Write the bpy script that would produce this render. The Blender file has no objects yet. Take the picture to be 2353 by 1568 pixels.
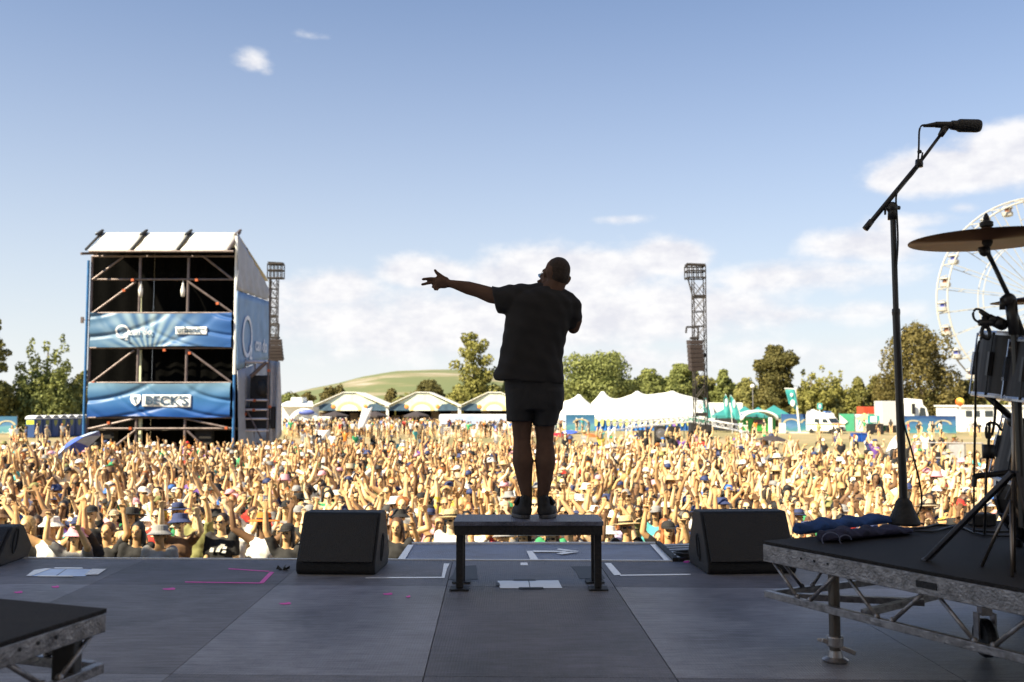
import bpy, bmesh, math, random
import numpy as np
from mathutils import Matrix, Vector, Euler
R = math.radians
rng = random.Random(7)
SC = bpy.context.scene
COL = SC.collection

# ------------------------------------------------------------------ camera
CAM_H = 1.2            # metres above the stage deck (z = 0); the field lies at GZ
F = 950.0              # focal length in pixels of a 1024 wide frame
PITCH = math.atan(63 / F)
GZ = -2.35
cd = bpy.data.cameras.new('camera')
cd.lens = F * 36 / 1024
cd.sensor_width = 36
cd.clip_start = 0.05
cd.clip_end = 6000
cd.dof.use_dof = True
cd.dof.focus_distance = 6.4
cd.dof.aperture_fstop = 2.8
cam = bpy.data.objects.new('camera', cd)
cam.location = (0, 0, CAM_H)
cam.rotation_euler = (R(90) + PITCH, 0, 0)
COL.objects.link(cam)
SC.camera = cam

def ray(u, v):
    """direction through a point of the 1024x682 frame"""
    a, b = (u - 512) / F, (341.25 - v) / F
    cp, sp = math.cos(PITCH), math.sin(PITCH)
    return Vector((a, cp - b * sp, sp + b * cp))
def P(x, y, Y):
    """x, y measured on the 2353 px wide view of the photograph, Y = metres ahead"""
    d = ray(x * 1024 / 2353, y * 1024 / 2353)
    return Vector((0, 0, CAM_H)) + d * (Y / d.y)
def G(x, y, z=0.0):
    """the point at height z seen there"""
    d = ray(x * 1024 / 2353, y * 1024 / 2353)
    return Vector((0, 0, CAM_H)) + d * ((z - CAM_H) / d.z)
def XY(x, Y, z=GZ):
    """on the field, x on the view, Y metres ahead"""
    p = P(x, 929, Y)
    return Vector((p.x, Y, z))
def ZZ(y, Y):
    return P(1176, y, Y).z

# ------------------------------------------------------------------ light
SUN = Vector((-0.60, -0.46, 0.655)).normalized()
sd = bpy.data.lights.new('sun', 'SUN')
sd.energy = 5.0
sd.angle = R(0.5)
sd.color = (1.0, 0.86, 0.60)
sun = bpy.data.objects.new('sun', sd)
sun.rotation_euler = (-SUN).to_track_quat('-Z', 'Y').to_euler()
COL.objects.link(sun)
vs = SC.view_settings
vs.view_transform = 'Standard'
vs.look = 'None'
vs.gamma = 1.0
vs.exposure = 1.38
SC.cycles.max_bounces = 8
SC.cycles.use_denoising = True

W = bpy.data.worlds.new('World')
SC.world = W
W.use_nodes = True
nt = W.node_tree
nt.nodes.clear()
def N(t, k, **kw):
    n = t.nodes.new(k)
    for a, b in kw.items():
        if a == 'i':
            for kk, vv in b.items():
                n.inputs[kk].default_value = vv
        else:
            setattr(n, a, b)
    return n
def LK(t, a, b): t.links.new(a, b)
def math_(t, op, a, b=None, clamp=False):
    n = t.nodes.new('ShaderNodeMath'); n.operation = op; n.use_clamp = clamp
    for k, s in enumerate((a, b)):
        if s is None: continue
        if hasattr(s, 'default_value') or hasattr(s, 'is_output'): t.links.new(s, n.inputs[k])
        else: n.inputs[k].default_value = s
    return n.outputs[0]
sky = N(nt, 'ShaderNodeTexSky', sky_type='NISHITA', sun_disc=False)
sky.sun_elevation = math.asin(SUN.z)
sky.sun_rotation = math.atan2(SUN.x, SUN.y)
sky.altitude = 100
sky.air_density = 1.0
sky.dust_density = 1.2
sky.ozone_density = 1.6
SKY_STRENGTH = 0.063
tc = N(nt, 'ShaderNodeTexCoord')
sep = N(nt, 'ShaderNodeSeparateXYZ')
LK(nt, tc.outputs['Generated'], sep.inputs[0])
az = math_(nt, 'ARCTAN2', sep.outputs[0], sep.outputs[1])
el = math_(nt, 'ARCSINE', sep.outputs[2])
comb = N(nt, 'ShaderNodeCombineXYZ')
LK(nt, az, comb.inputs[0]); LK(nt, math_(nt, 'MULTIPLY', el, 1.7), comb.inputs[1])
nz = N(nt, 'ShaderNodeTexNoise', i={'Scale': 9.0, 'Detail': 8.0, 'Roughness': 0.58, 'Distortion': 0.25})
LK(nt, comb.outputs[0], nz.inputs['Vector'])
nz2 = N(nt, 'ShaderNodeTexNoise', i={'Scale': 24.0, 'Detail': 9.0, 'Roughness': 0.6})
LK(nt, comb.outputs[0], nz2.inputs['Vector'])
# clouds standing in given directions: x, y on the view, half sizes, density
CL = [(585, 140, 44, 30, .66), (612, 165, 26, 16, .5), (715, 82, 62, 13, .48), (680, 95, 30, 8, .35), (1410, 506, 75, 15, .62),
      (2210, 388, 170, 46, 1.25), (2340, 350, 130, 54, 1.35), (2070, 408, 70, 34, 1.1), (2218, 478, 42, 15, .62),
      (2080, 512, 120, 24, .72), (1290, 632, 210, 62, 1.25), (1540, 592, 95, 42, 1.1), (980, 630, 120, 38, 1.05),
      (770, 665, 140, 50, .92), (1400, 720, 400, 85, 1.0), (980, 740, 400, 90, .9), (2010, 560, 170, 42, .85),
      (1830, 640, 240, 44, .8), (1900, 720, 260, 32, .66), (60, 690, 50, 16, .45), (1600, 820, 600, 60, .6)]
acc = None
for (x, y, rx, ry, w) in CL:
    d = P(x, y, 100) - Vector((0, 0, CAM_H)); d.normalize()
    a0, e0 = math.atan2(d.x, d.y), math.asin(d.z)
    s = 2353 / 1024 * F
    ax = math_(nt, 'MULTIPLY', math_(nt, 'SUBTRACT', az, a0), s / rx)
    ey = math_(nt, 'MULTIPLY', math_(nt, 'SUBTRACT', el, e0), s / ry)
    q = math_(nt, 'ADD', math_(nt, 'MULTIPLY', ax, ax), math_(nt, 'MULTIPLY', ey, ey))
    g = math_(nt, 'MULTIPLY', math_(nt, 'EXPONENT', math_(nt, 'MULTIPLY', q, -0.75)), w)
    acc = g if acc is None else math_(nt, 'MAXIMUM', acc, g)
dn = math_(nt, 'ADD', acc, math_(nt, 'MULTIPLY', math_(nt, 'SUBTRACT', nz.outputs[0], 0.5), 1.05))
dn = math_(nt, 'ADD', dn, math_(nt, 'MULTIPLY', math_(nt, 'SUBTRACT', nz2.outputs[0], 0.5), 0.62))
mr = N(nt, 'ShaderNodeMapRange', interpolation_type='SMOOTHSTEP', i={1: 0.26, 2: 0.80, 3: 0.0, 4: 0.92})
LK(nt, dn, mr.inputs[0])
# pale air towards the horizon
hz = math_(nt, 'POWER', math_(nt, 'SUBTRACT', 1.0, math_(nt, 'MAXIMUM', sep.outputs[2], 0.0), True), 3.0)
hz = math_(nt, 'MULTIPLY', hz, 0.97)
mix1 = N(nt, 'ShaderNodeMixRGB', i={2: (6.0, 6.05, 6.0, 1)})
hs = N(nt, 'ShaderNodeMixRGB', blend_type='MULTIPLY', i={0: 1.0, 2: (.27, .60, .90, 1)}); LK(nt, sky.outputs[0], hs.inputs[1])
LK(nt, hz, mix1.inputs[0]); LK(nt, hs.outputs[0], mix1.inputs[1])
mix2 = N(nt, 'ShaderNodeMixRGB', i={2: (6.1, 5.95, 6.05, 1)})
cr = N(nt, 'ShaderNodeValToRGB'); cr.color_ramp.elements[0].position = .36; cr.color_ramp.elements[0].color = (.80, .81, .87, 1); cr.color_ramp.elements[1].position = .60
LK(nt, nz2.outputs[0], cr.inputs[0]); cm = N(nt, 'ShaderNodeMixRGB', blend_type='MULTIPLY', i={0: 1.0, 1: (6.3, 6.2, 6.2, 1)}); LK(nt, cr.outputs[0], cm.inputs[2]); LK(nt, cm.outputs[0], mix2.inputs[2])
LK(nt, mr.outputs[0], mix2.inputs[0]); LK(nt, mix1.outputs[0], mix2.inputs[1])
bg = N(nt, 'ShaderNodeBackground', i={'Strength': SKY_STRENGTH})
LK(nt, mix2.outputs[0], bg.inputs[0])
wo = N(nt, 'ShaderNodeOutputWorld')
LK(nt, bg.outputs[0], wo.inputs[0])

# ------------------------------------------------------------------ materials
MATS = {}
def mat(name, c, rough=0.6, metal=0.0, var=0.12, scale=6.0, bump=0.0, bscale=60.0, c2=None, spec=None, alpha=None, emit=None):
    if name in MATS: return MATS[name]
    m = bpy.data.materials.new(name); m.use_nodes = True
    t = m.node_tree
    b = t.nodes['Principled BSDF']
    b.inputs['Roughness'].default_value = rough
    b.inputs['Metallic'].default_value = metal
    if spec is not None: b.inputs['Specular IOR Level'].default_value = spec
    tc = N(t, 'ShaderNodeTexCoord')
    n = N(t, 'ShaderNodeTexNoise', i={'Scale': scale, 'Detail': 6.0, 'Roughness': 0.6})
    LK(t, tc.outputs['Object'], n.inputs['Vector'])
    r = N(t, 'ShaderNodeValToRGB')
    lo = [max(0, k * (1 - var)) for k in c]; hi = [min(1, k * (1 + var)) for k in (c2 or c)]
    r.color_ramp.elements[0].position = 0.35; r.color_ramp.elements[1].position = 0.65
    r.color_ramp.elements[0].color = (*lo, 1); r.color_ramp.elements[1].color = (*hi, 1)
    LK(t, n.outputs[0], r.inputs[0]); LK(t, r.outputs[0], b.inputs['Base Color'])
    if bump:
        n2 = N(t, 'ShaderNodeTexNoise', i={'Scale': bscale, 'Detail': 4.0})
        LK(t, tc.outputs['Object'], n2.inputs['Vector'])
        bp = N(t, 'ShaderNodeBump', i={'Strength': bump, 'Distance': 0.02})
        LK(t, n2.outputs[0], bp.inputs['Height']); LK(t, bp.outputs[0], b.inputs['Normal'])
    if emit:
        b.inputs['Emission Color'].default_value = (*c, 1); b.inputs['Emission Strength'].default_value = emit
    MATS[name] = m
    return m

# ------------------------------------------------------------------ mesh helper
class MB:
    def __init__(s): s.v = []; s.f = []; s.mi = []; s.cur = 0
    def add(s, vs, fs):
        o = len(s.v); s.v.extend([tuple(p) for p in vs])
        s.f.extend([tuple(i + o for i in f) for f in fs]); s.mi.extend([s.cur] * len(fs)); return s
    def box(s, c, d, M=None):
        x, y, z = d[0] / 2, d[1] / 2, d[2] / 2
        vs = [Vector((a * x, b * y, e * z)) for a in (-1, 1) for b in (-1, 1) for e in (-1, 1)]
        if M is not None: vs = [M @ p for p in vs]
        c = Vector(c)
        return s.add([p + c for p in vs], [(0, 1, 3, 2), (4, 6, 7, 5), (0, 4, 5, 1), (2, 3, 7, 6), (0, 2, 6, 4), (1, 5, 7, 3)])
    def bbox(s, lo, hi): return s.box([(a + b) / 2 for a, b in zip(lo, hi)], [b - a for a, b in zip(lo, hi)])
    def frame(s, p, q):
        p, q = Vector(p), Vector(q); d = (q - p); L = d.length; d.normalize()
        up = Vector((0, 0, 1)) if abs(d.z) < 0.95 else Vector((0, 1, 0))
        a = d.cross(up).normalized(); b = a.cross(d).normalized()
        return p, q, d, a, b, L
    def bar(s, p, q, w, h=None):
        h = h or w; p, q, d, a, b, L = s.frame(p, q)
        vs = [c + a * (i * w / 2) + b * (j * h / 2) for c in (p, q) for i, j in ((-1, -1), (1, -1), (1, 1), (-1, 1))]
        return s.add(vs, [(3, 2, 1, 0), (4, 5, 6, 7), (0, 1, 5, 4), (1, 2, 6, 5), (2, 3, 7, 6), (3, 0, 4, 7)])
    def tube(s, p, q, r, r2=None, n=10, cap=True):
        r2 = r if r2 is None else r2; p, q, d, a, b, L = s.frame(p, q)
        vs = []
        for c, rr in ((p, r), (q, r2)):
            for k in range(n):
                t = 2 * math.pi * k / n; vs.append(c + a * (rr * math.cos(t)) + b * (rr * math.sin(t)))
        fs = [(k, (k + 1) % n, n + (k + 1) % n, n + k) for k in range(n)]
        if cap: fs += [tuple(range(n - 1, -1, -1)), tuple(range(n, 2 * n))]
        return s.add(vs, fs)
    def path(s, pts, r, n=8, closed=False):
        pts = [Vector(p) for p in pts]; vs = []; m = len(pts)
        for i, p in enumerate(pts):
            if closed: d = pts[(i + 1) % m] - pts[i - 1]
            else: d = pts[min(i + 1, m - 1)] - pts[max(i - 1, 0)]
            d.normalize(); up = Vector((0, 0, 1)) if abs(d.z) < 0.9 else Vector((1, 0, 0))
            if closed: up = Vector((0.01, 1, 0.02)) if abs(d.y) < .7 else Vector((0, 0, 1))
            a = d.cross(up).normalized(); b = a.cross(d).normalized()
            rr = r[i] if isinstance(r, (list, tuple)) else r
            for k in range(n):
                t = 2 * math.pi * k / n; vs.append(p + a * (rr * math.cos(t)) + b * (rr * math.sin(t)))
        fs = []
        for i in range(m if closed else m - 1):
            j = (i + 1) % m
            fs += [(i * n + k, i * n + (k + 1) % n, j * n + (k + 1) % n, j * n + k) for k in range(n)]
        if not closed: fs += [tuple(range(n - 1, -1, -1)), tuple(range((m - 1) * n, m * n))]
        return s.add(vs, fs)
    def lathe(s, prof, M=None, n=20, c=(0, 0, 0), sy=1.0):
        """prof: (radius, height) list, turned about z"""
        vs = []; m = len(prof)
        for r, z in prof:
            for k in range(n):
                t = 2 * math.pi * k / n; vs.append(Vector((r * math.cos(t), sy * r * math.sin(t), z)))
        if M is not None: vs = [M @ p for p in vs]
        c = Vector(c); vs = [p + c for p in vs]
        fs = [(i * n + k, i * n + (k + 1) % n, (i + 1) * n + (k + 1) % n, (i + 1) * n + k) for i in range(m - 1) for k in range(n)]
        fs += [tuple(range(n - 1, -1, -1)), tuple(range((m - 1) * n, m * n))]
        return s.add(vs, fs)
    def ell(s, c, r, M=None, n=12, m=8):
        prof = [(math.sin(math.pi * i / m) + 1e-4, -math.cos(math.pi * i / m)) for i in range(m + 1)]
        D = Matrix.Diagonal(Vector(r) if not isinstance(r, (int, float)) else Vector((r, r, r)))
        D = D.to_3x3()
        return s.lathe(prof, (M.to_3x3() @ D) if M is not None else D, n, c)
    def cap(s, p, r, q, r2, n=12):
        """tapered capsule"""
        p, q, d, a, b, L = s.frame(p, q); vs = []; K = 3
        rings = [(p, r, -math.cos(math.pi / 2 * i / K), math.sin(math.pi / 2 * i / K)) for i in range(0, K + 1)]
        rings += [(q, r2, math.sin(math.pi / 2 * i / K), math.cos(math.pi / 2 * i / K)) for i in range(0, K + 1)]
        for c, rr, h, w in rings:
            w = max(w, 0.02)
            for k in range(n):
                t = 2 * math.pi * k / n; vs.append(c + d * (h * rr) + a * (w * rr * math.cos(t)) + b * (w * rr * math.sin(t)))
        m = len(rings)
        fs = [(i * n + k, i * n + (k + 1) % n, (i + 1) * n + (k + 1) % n, (i + 1) * n + k) for i in range(m - 1) for k in range(n)]
        fs += [tuple(range(n - 1, -1, -1)), tuple(range((m - 1) * n, m * n))]
        return s.add(vs, fs)
    def poly(s, pts, thick=0.0, dirv=(0, 0, 1)):
        """flat outline; thick extrudes it along dirv"""
        pts = [Vector(p) for p in pts]; n = len(pts)
        if not thick: return s.add(pts, [tuple(range(n))])
        o = Vector(dirv) * thick
        return s.add(pts + [p + o for p in pts], [tuple(range(n - 1, -1, -1)), tuple(range(n, 2 * n))] + [(k, (k + 1) % n, n + (k + 1) % n, n + k) for k in range(n)])
    def grid(s, fn, nu, nv):
        vs = [fn(i / nu, j / nv) for j in range(nv + 1) for i in range(nu + 1)]
        return s.add(vs, [(j * (nu + 1) + i, j * (nu + 1) + i + 1, (j + 1) * (nu + 1) + i + 1, (j + 1) * (nu + 1) + i) for j in range(nv) for i in range(nu)])
    def mesh(s, name, mats=(), smooth=False):
        me = bpy.data.meshes.new(name)
        me.from_pydata([tuple(p) for p in s.v], [], s.f); me.update()
        for m in (mats if isinstance(mats, (list, tuple)) else [mats]): me.materials.append(m)
        if any(s.mi): me.polygons.foreach_set('material_index', s.mi)
        if smooth: me.polygons.foreach_set('use_smooth', [True] * len(me.polygons))
        return me
    def build(s, name, m, parent=None, smooth=False, world=False, fix=True, bevel=0, solid=0):
        me = s.mesh(name, m, smooth)
        if world and parent is not None:
            me.transform(WM[parent.name].inverted())
        if fix and len(s.f) < 60000:
            bm = bmesh.new(); bm.from_mesh(me); bmesh.ops.recalc_face_normals(bm, faces=bm.faces); bm.to_mesh(me); bm.free()
        o = bpy.data.objects.new(name, me); COL.objects.link(o)
        if parent is not None: o.parent = parent
        if bevel:
            b = o.modifiers.new('bevel', 'BEVEL'); b.width = bevel; b.segments = 2; b.limit_method = 'ANGLE'
        if solid:
            b = o.modifiers.new('solid', 'SOLIDIFY'); b.thickness = solid; b.offset = 0
        return o
WM = {}
def tag(o, label=None, cat=None, group=None, kind=None):
    if label: o['label'] = label
    if cat: o['category'] = cat
    if group: o['group'] = group
    if kind: o['kind'] = kind
    return o
def thing(name, label, cat, loc=(0, 0, 0), rz=0.0, group=None):
    o = bpy.data.objects.new(name, None); COL.objects.link(o)
    o.location = loc; o.rotation_euler = (0, 0, rz); o.empty_display_size = 0.2
    WM[o.name] = Matrix.Translation(Vector(loc)) @ Matrix.Rotation(rz, 4, 'Z')
    return tag(o, label, cat, group)
def struct(o): o['kind'] = 'structure'; return o
def rebase(o, loc):
    """move the origin of a one-mesh thing to its base"""
    loc = Vector(loc); o.data.transform(Matrix.Translation(-loc)); o.location = loc; return o
def text_part(body, size, mtx, m, parent, name='lettering', extrude=0.004, bold=0.0, disp=None, world=True, align='CENTER', sx=1.0):
    """real lettering as a mesh; mtx places its x/y plane"""
    c = bpy.data.curves.new('t', 'FONT'); c.body = body; c.size = size; c.align_x = align; c.align_y = 'CENTER'
    c.extrude = extrude; c.offset = bold
    o = bpy.data.objects.new('t', c); COL.objects.link(o)
    bpy.context.view_layer.update()
    dg = bpy.context.evaluated_depsgraph_get()
    me = bpy.data.meshes.new_from_object(o.evaluated_get(dg))
    bpy.data.objects.remove(o); bpy.data.curves.remove(c)
    me.transform(mtx @ Matrix.Diagonal((sx, 1, 1, 1)))
    if disp:
        for v in me.vertices: v.co = disp(v.co)
    if world and parent is not None: me.transform(WM[parent.name].inverted())
    me.materials.clear(); me.materials.append(m); me.name = name
    o = bpy.data.objects.new(name, me); COL.objects.link(o); o.parent = parent
    return o
def copy_tree(o, parent=None, loc=None, rz=None):
    c = o.copy(); COL.objects.link(c)
    if parent is not None: c.parent = parent
    if loc is not None: c.location = loc
    if rz is not None: c.rotation_euler = (0, 0, rz)
    for ch in o.children: copy_tree(ch, c)
    return c

# shared materials
M_BLACK = mat('black_paint', (.012, .012, .014), .65, bump=.3)
M_STEEL = mat('dull_steel', (.42, .40, .40), .38, .85, var=.3, scale=14)
M_ALU = mat('scuffed_aluminium', (.27, .26, .27), .38, .75, var=.35, scale=22, bump=.25, bscale=90)
M_CHROME = mat('chrome', (.34, .36, .42), .25, 1.0, var=.1)
M_WHITE = mat('white_canvas', (.80, .80, .80), .6, var=.04, scale=.6)
M_WPAINT = mat('white_paint', (.80, .80, .78), .4, var=.06)
M_TAPE = mat('white_gaffer_tape', (.86, .86, .88), .26, var=.10, scale=40, spec=.8)
M_PINK = mat('pink_tape', (.90, .08, .50), .5, var=.12, scale=40)
M_CABLE = mat('black_rubber', (.012, .012, .014), .5)
# ================================================================== setting
def ground_material():
    m = bpy.data.materials.new('trampled_dry_grass'); m.use_nodes = True; t = m.node_tree; b = t.nodes['Principled BSDF']
    tc = N(t, 'ShaderNodeTexCoord')
    n1 = N(t, 'ShaderNodeTexNoise', i={'Scale': .06, 'Detail': 8.0, 'Roughness': .65}); LK(t, tc.outputs['Object'], n1.inputs['Vector'])
    n2 = N(t, 'ShaderNodeTexNoise', i={'Scale': 3.0, 'Detail': 8.0, 'Roughness': .7}); LK(t, tc.outputs['Object'], n2.inputs['Vector'])
    r = N(t, 'ShaderNodeValToRGB'); e = r.color_ramp.elements
    e[0].position = .36; e[0].color = (.26, .23, .10, 1); e[1].position = .60; e[1].color = (.46, .36, .21, 1)
    LK(t, n1.outputs[0], r.inputs[0])
    mx = N(t, 'ShaderNodeMixRGB', blend_type='MULTIPLY', i={0: .7}); LK(t, r.outputs[0], mx.inputs[1])
    r2 = N(t, 'ShaderNodeValToRGB'); r2.color_ramp.elements[0].position = .3; r2.color_ramp.elements[0].color = (.45, .45, .45, 1); r2.color_ramp.elements[1].position = .7
    LK(t, n2.outputs[0], r2.inputs[0]); LK(t, r2.outputs[0], mx.inputs[2]); LK(t, mx.outputs[0], b.inputs['Base Color'])
    b.inputs['Roughness'].default_value = .95
    bp = N(t, 'ShaderNodeBump', i={'Strength': .6, 'Distance': .08}); LK(t, n2.outputs[0], bp.inputs['Height']); LK(t, bp.outputs[0], b.inputs['Normal'])
    return m
g = MB(); g.grid(lambda a, b: (-3000 + 6000 * a, -400 + 4400 * b, GZ), 12, 12)
o = g.build('ground', ground_material()); struct(o)

def hill_material():
    m = bpy.data.materials.new('hill_grass'); m.use_nodes = True; t = m.node_tree; b = t.nodes['Principled BSDF']
    tc = N(t, 'ShaderNodeTexCoord'); mp = N(t, 'ShaderNodeMapping'); mp.inputs['Scale'].default_value = (.006, .02, .09)
    mp.inputs['Rotation'].default_value = (0, R(-7), 0)
    LK(t, tc.outputs['Object'], mp.inputs[0])
    n1 = N(t, 'ShaderNodeTexNoise', i={'Scale': 1.6, 'Detail': 7.0, 'Roughness': .6}); LK(t, mp.outputs[0], n1.inputs['Vector'])
    r = N(t, 'ShaderNodeValToRGB'); e = r.color_ramp.elements
    e[0].position = .40; e[0].color = (.12, .145, .065, 1); e[1].position = .66; e[1].color = (.36, .32, .27, 1)
    k = e.new(.50); k.color = (.13, .15, .065, 1); k = e.new(.55); k.color = (.21, .19, .11, 1)
    LK(t, n1.outputs[0], r.inputs[0]); LK(t, r.outputs[0], b.inputs['Base Color']); b.inputs['Roughness'].default_value = .95
    return m
HY = 620
ridge = [(380, 929), (640, 918), (700, 905), (780, 884), (860, 864), (930, 853), (1000, 850), (1060, 851), (1150, 864), (1250, 880), (1400, 893), (1700, 905), (2100, 915), (2500, 929)]
def hill_z(X):
    pts = [(P(x, y, HY).x, P(x, y, HY).z) for x, y in ridge]
    if X <= pts[0][0]: return GZ
    if X >= pts[-1][0]: return GZ
    for (x0, z0), (x1, z1) in zip(pts, pts[1:]):
        if x0 <= X <= x1:
            t = (X - x0) / (x1 - x0); t = t * t * (3 - 2 * t) * .35 + t * .65; return z0 + (z1 - z0) * t
hx0, hx1 = P(380, 929, HY).x, P(2500, 929, HY).x
def hf(a, b):
    X = hx0 + (hx1 - hx0) * a; s = math.sin(min(b, .55) / .55 * math.pi / 2) if b < .55 else math.cos((b - .55) / .45 * math.pi / 2)
    z = GZ - .5 + (hill_z(X) - GZ + .5) * s + .5 * math.sin(X * .11 + b * 9) * s * .4
    return (X, HY - 170 + 310 * b, z)
g = MB(); g.grid(hf, 90, 24); o = g.build('hill', hill_material(), smooth=True); struct(o)

# ---- stage
YAW = R(-1.6)
MS = Matrix.Rotation(YAW, 4, 'Z')
def deck_material(name, c, rough=.42):
    m = bpy.data.materials.new(name); m.use_nodes = True; t = m.node_tree; b = t.nodes['Principled BSDF']; b.inputs['Specular IOR Level'].default_value = .16
    tc = N(t, 'ShaderNodeTexCoord')
    n1 = N(t, 'ShaderNodeTexNoise', i={'Scale': 1.3, 'Detail': 9.0, 'Roughness': .7, 'Distortion': .4}); LK(t, tc.outputs['Object'], n1.inputs['Vector'])
    mp = N(t, 'ShaderNodeMapping'); mp.inputs['Scale'].default_value = (3, 26, 1); LK(t, tc.outputs['Object'], mp.inputs[0])
    n3 = N(t, 'ShaderNodeTexNoise', i={'Scale': 1.5, 'Detail': 6.0, 'Roughness': .7}); LK(t, mp.outputs[0], n3.inputs['Vector'])
    ad = math_(t, 'ADD', math_(t, 'MULTIPLY', n1.outputs[0], .55), math_(t, 'MULTIPLY', n3.outputs[0], .45))
    r = N(t, 'ShaderNodeValToRGB'); e = r.color_ramp.elements
    e[0].position = .36; e[0].color = (*[k * .42 for k in c], 1); e[1].position = .64; e[1].color = (*[k * 1.5 for k in c], 1)
    gn = N(t, 'ShaderNodeTexNoise', i={'Scale': 160.0, 'Detail': 2.0}); LK(t, tc.outputs['Object'], gn.inputs['Vector']); ad2 = math_(t, 'ADD', ad, math_(t, 'MULTIPLY', math_(t, 'SUBTRACT', gn.outputs[0], .5), .42)); LK(t, ad2, r.inputs[0]); LK(t, r.outputs[0], b.inputs['Base Color'])
    rr = N(t, 'ShaderNodeMapRange', i={1: .3, 2: .7, 3: rough - .1, 4: rough + .14}); LK(t, ad, rr.inputs[0]); LK(t, rr.outputs[0], b.inputs['Roughness'])
    w = N(t, 'ShaderNodeTexWave', wave_type='BANDS', bands_direction='X', i={'Scale': 22.0, 'Distortion': .6, 'Detail': 1.0}); LK(t, tc.outputs['Object'], w.inputs['Vector'])
    n2 = N(t, 'ShaderNodeTexNoise', i={'Scale': 300.0, 'Detail': 3.0}); LK(t, tc.outputs['Object'], n2.inputs['Vector'])
    h = math_(t, 'ADD', math_(t, 'MULTIPLY', w.outputs[0], .5), n2.outputs[0])
    bp = N(t, 'ShaderNodeBump', i={'Strength': .55, 'Distance': .004}); LK(t, h, bp.inputs['Height']); LK(t, bp.outputs[0], b.inputs['Normal'])
    return m
D_A = deck_material('deck_grey', (.205, .205, .228), .48); D_B = deck_material('deck_worn', (.27, .275, .315), .42)
D_C = deck_material('deck_dark', (.165, .165, .19), .5); D_E = deck_material('deck_runway', (.26, .285, .37), .42)
EY = 7.40   # deck front edge in the stage frame
def SL(a, b, z=0.0): return MS @ Vector((a, b, z))
g = MB(); g.poly([SL(-16, EY, -.02), SL(16, EY, -.02), SL(16, -14, -.02), SL(-16, -14, -.02)], -.16)
o = g.build('stage_deck', D_A); struct(o)
# deck boards: 1 m by 2 m sheets with dark seams
rowsY = [(EY - .02, 6.36), (6.36, 4.28), (4.28, 2.2), (2.2, .1)]
colX = [-9.0, -7.75, -6.5, -5.2, -3.95, -2.68, -1.43, -.30, .81, 2.06, 3.3, 4.6, 5.8, 7, 8.2]
def SB_(a, b, z): return Vector((a * math.cos(YAW) - b * .021, a * math.sin(YAW) + b, z))
k = 0
for ri, (ya, yb) in enumerate(rowsY):
    for ci, (xa, xb) in enumerate(zip(colX, colX[1:])):
        m = {0: [D_A, D_A, D_C][(ci * 7) % 3]}.get(ri, [D_A, D_B, D_A, D_C, D_B][(ci * 3 + ri * 2) % 5])
        if ri in (1, 2) and xa == -.30: m = D_C
        if ri == 1 and xa in (-1.43, .81): m = D_B
        g = MB(); q = .003 if xa in (-.30, .81) else .0016
        g.poly([SB_(xa + q, yb + q, -.018), SB_(xb - q, yb + q, -.018), SB_(xb - q, ya - q, -.018), SB_(xa + q, ya - q, -.018)], .018)
        struct(g.build('stage_deck_board', m)); k += 1
g = MB(); a, b_ = SL(-12, EY + .012, -.03), SL(12, EY + .012, -.03)
g.bar(a, b_, .022, .07); struct(g.build('stage_edge_trim', mat('edge_trim', (.88, .89, .92), .28, .2)))
g = MB(); g.poly([SL(-12, EY + .03, -.25), SL(12, EY + .03, -.25), SL(12, EY + .03, GZ), SL(-12, EY + .03, GZ)], .02, (0, -1, 0))
struct(g.build('stage_front_cladding', M_BLACK))
# runway in front of the deck
e0, e1 = G(915, 1289), G(1542, 1291); f0, f1 = G(946, 1249.5), G(1506, 1249.5)
f0.y = f1.y = (f0.y + f1.y) / 2; e0.y = e1.y = EY + .04
g = MB(); g.poly([e0, e1, f1 + Vector((.25, 0, 0)) * 0, f0], -.15); g.v = [(x, y, z - .006) for x, y, z in g.v]
struct(g.build('stage_runway', D_E))
g = MB(); g.bar(f0 + Vector((0, .012, -.01)), f1 + Vector((0, .012, -.01)), .025, .04); struct(g.build('runway_edge_trim', MATS['edge_trim']))
g = MB(); g.bbox((f0.x, EY + .1, GZ), (f1.x, f0.y - .05, -.18)); struct(g.build('runway_base', M_BLACK))
# unseen roof put in to shade the deck, pale back wall for bounce light
RZ = 7.6
g = MB(); g.bbox((-17, -14, RZ), (17, 7.4, RZ + .5)); 
m = bpy.data.materials.new('translucent_fill_roof'); m.use_nodes = True; _t = m.node_tree  # made translucent so sunlight comes through as soft overhead fill
_n = N(_t, 'ShaderNodeTexNoise', i={'Scale': .4}); _r = N(_t, 'ShaderNodeValToRGB'); _r.color_ramp.elements[0].color = (.125, .12, .125, 1); _r.color_ramp.elements[1].color = (.15, .145, .15, 1); LK(_t, _n.outputs[0], _r.inputs[0])
_a = N(_t, 'ShaderNodeBsdfTranslucent'); LK(_t, _r.outputs[0], _a.inputs[0]); _b = N(_t, 'ShaderNodeBsdfDiffuse', i={'Color': (.4, .38, .36, 1)}); _m = N(_t, 'ShaderNodeAddShader'); LK(_t, _a.outputs[0], _m.inputs[0]); LK(_t, _b.outputs[0], _m.inputs[1]); LK(_t, _m.outputs[0], _t.nodes['Material Output'].inputs[0])
g.v = []; g.f = []; g.mi = []; g.poly([(-17, -14, RZ), (17, -14, RZ), (17, 7.4, RZ), (-17, 7.4, RZ)])
struct(g.build('stage_roof', m))
g = MB()
for k in range(9): g.bar((-17 + 4.25 * k, -14, RZ - .35), (-17 + 4.25 * k, 7.2, RZ - .35), .25, .5)
struct(g.build('stage_roof_trusses', M_STEEL))
g = MB(); g.bbox((-17, -14, GZ), (17, -13.6, RZ)); struct(g.build('stage_back_wall', mat('bounce_backdrop', (.42, .38, .35), .9)))  # unseen wall kept pale to bounce light into the stage
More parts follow.
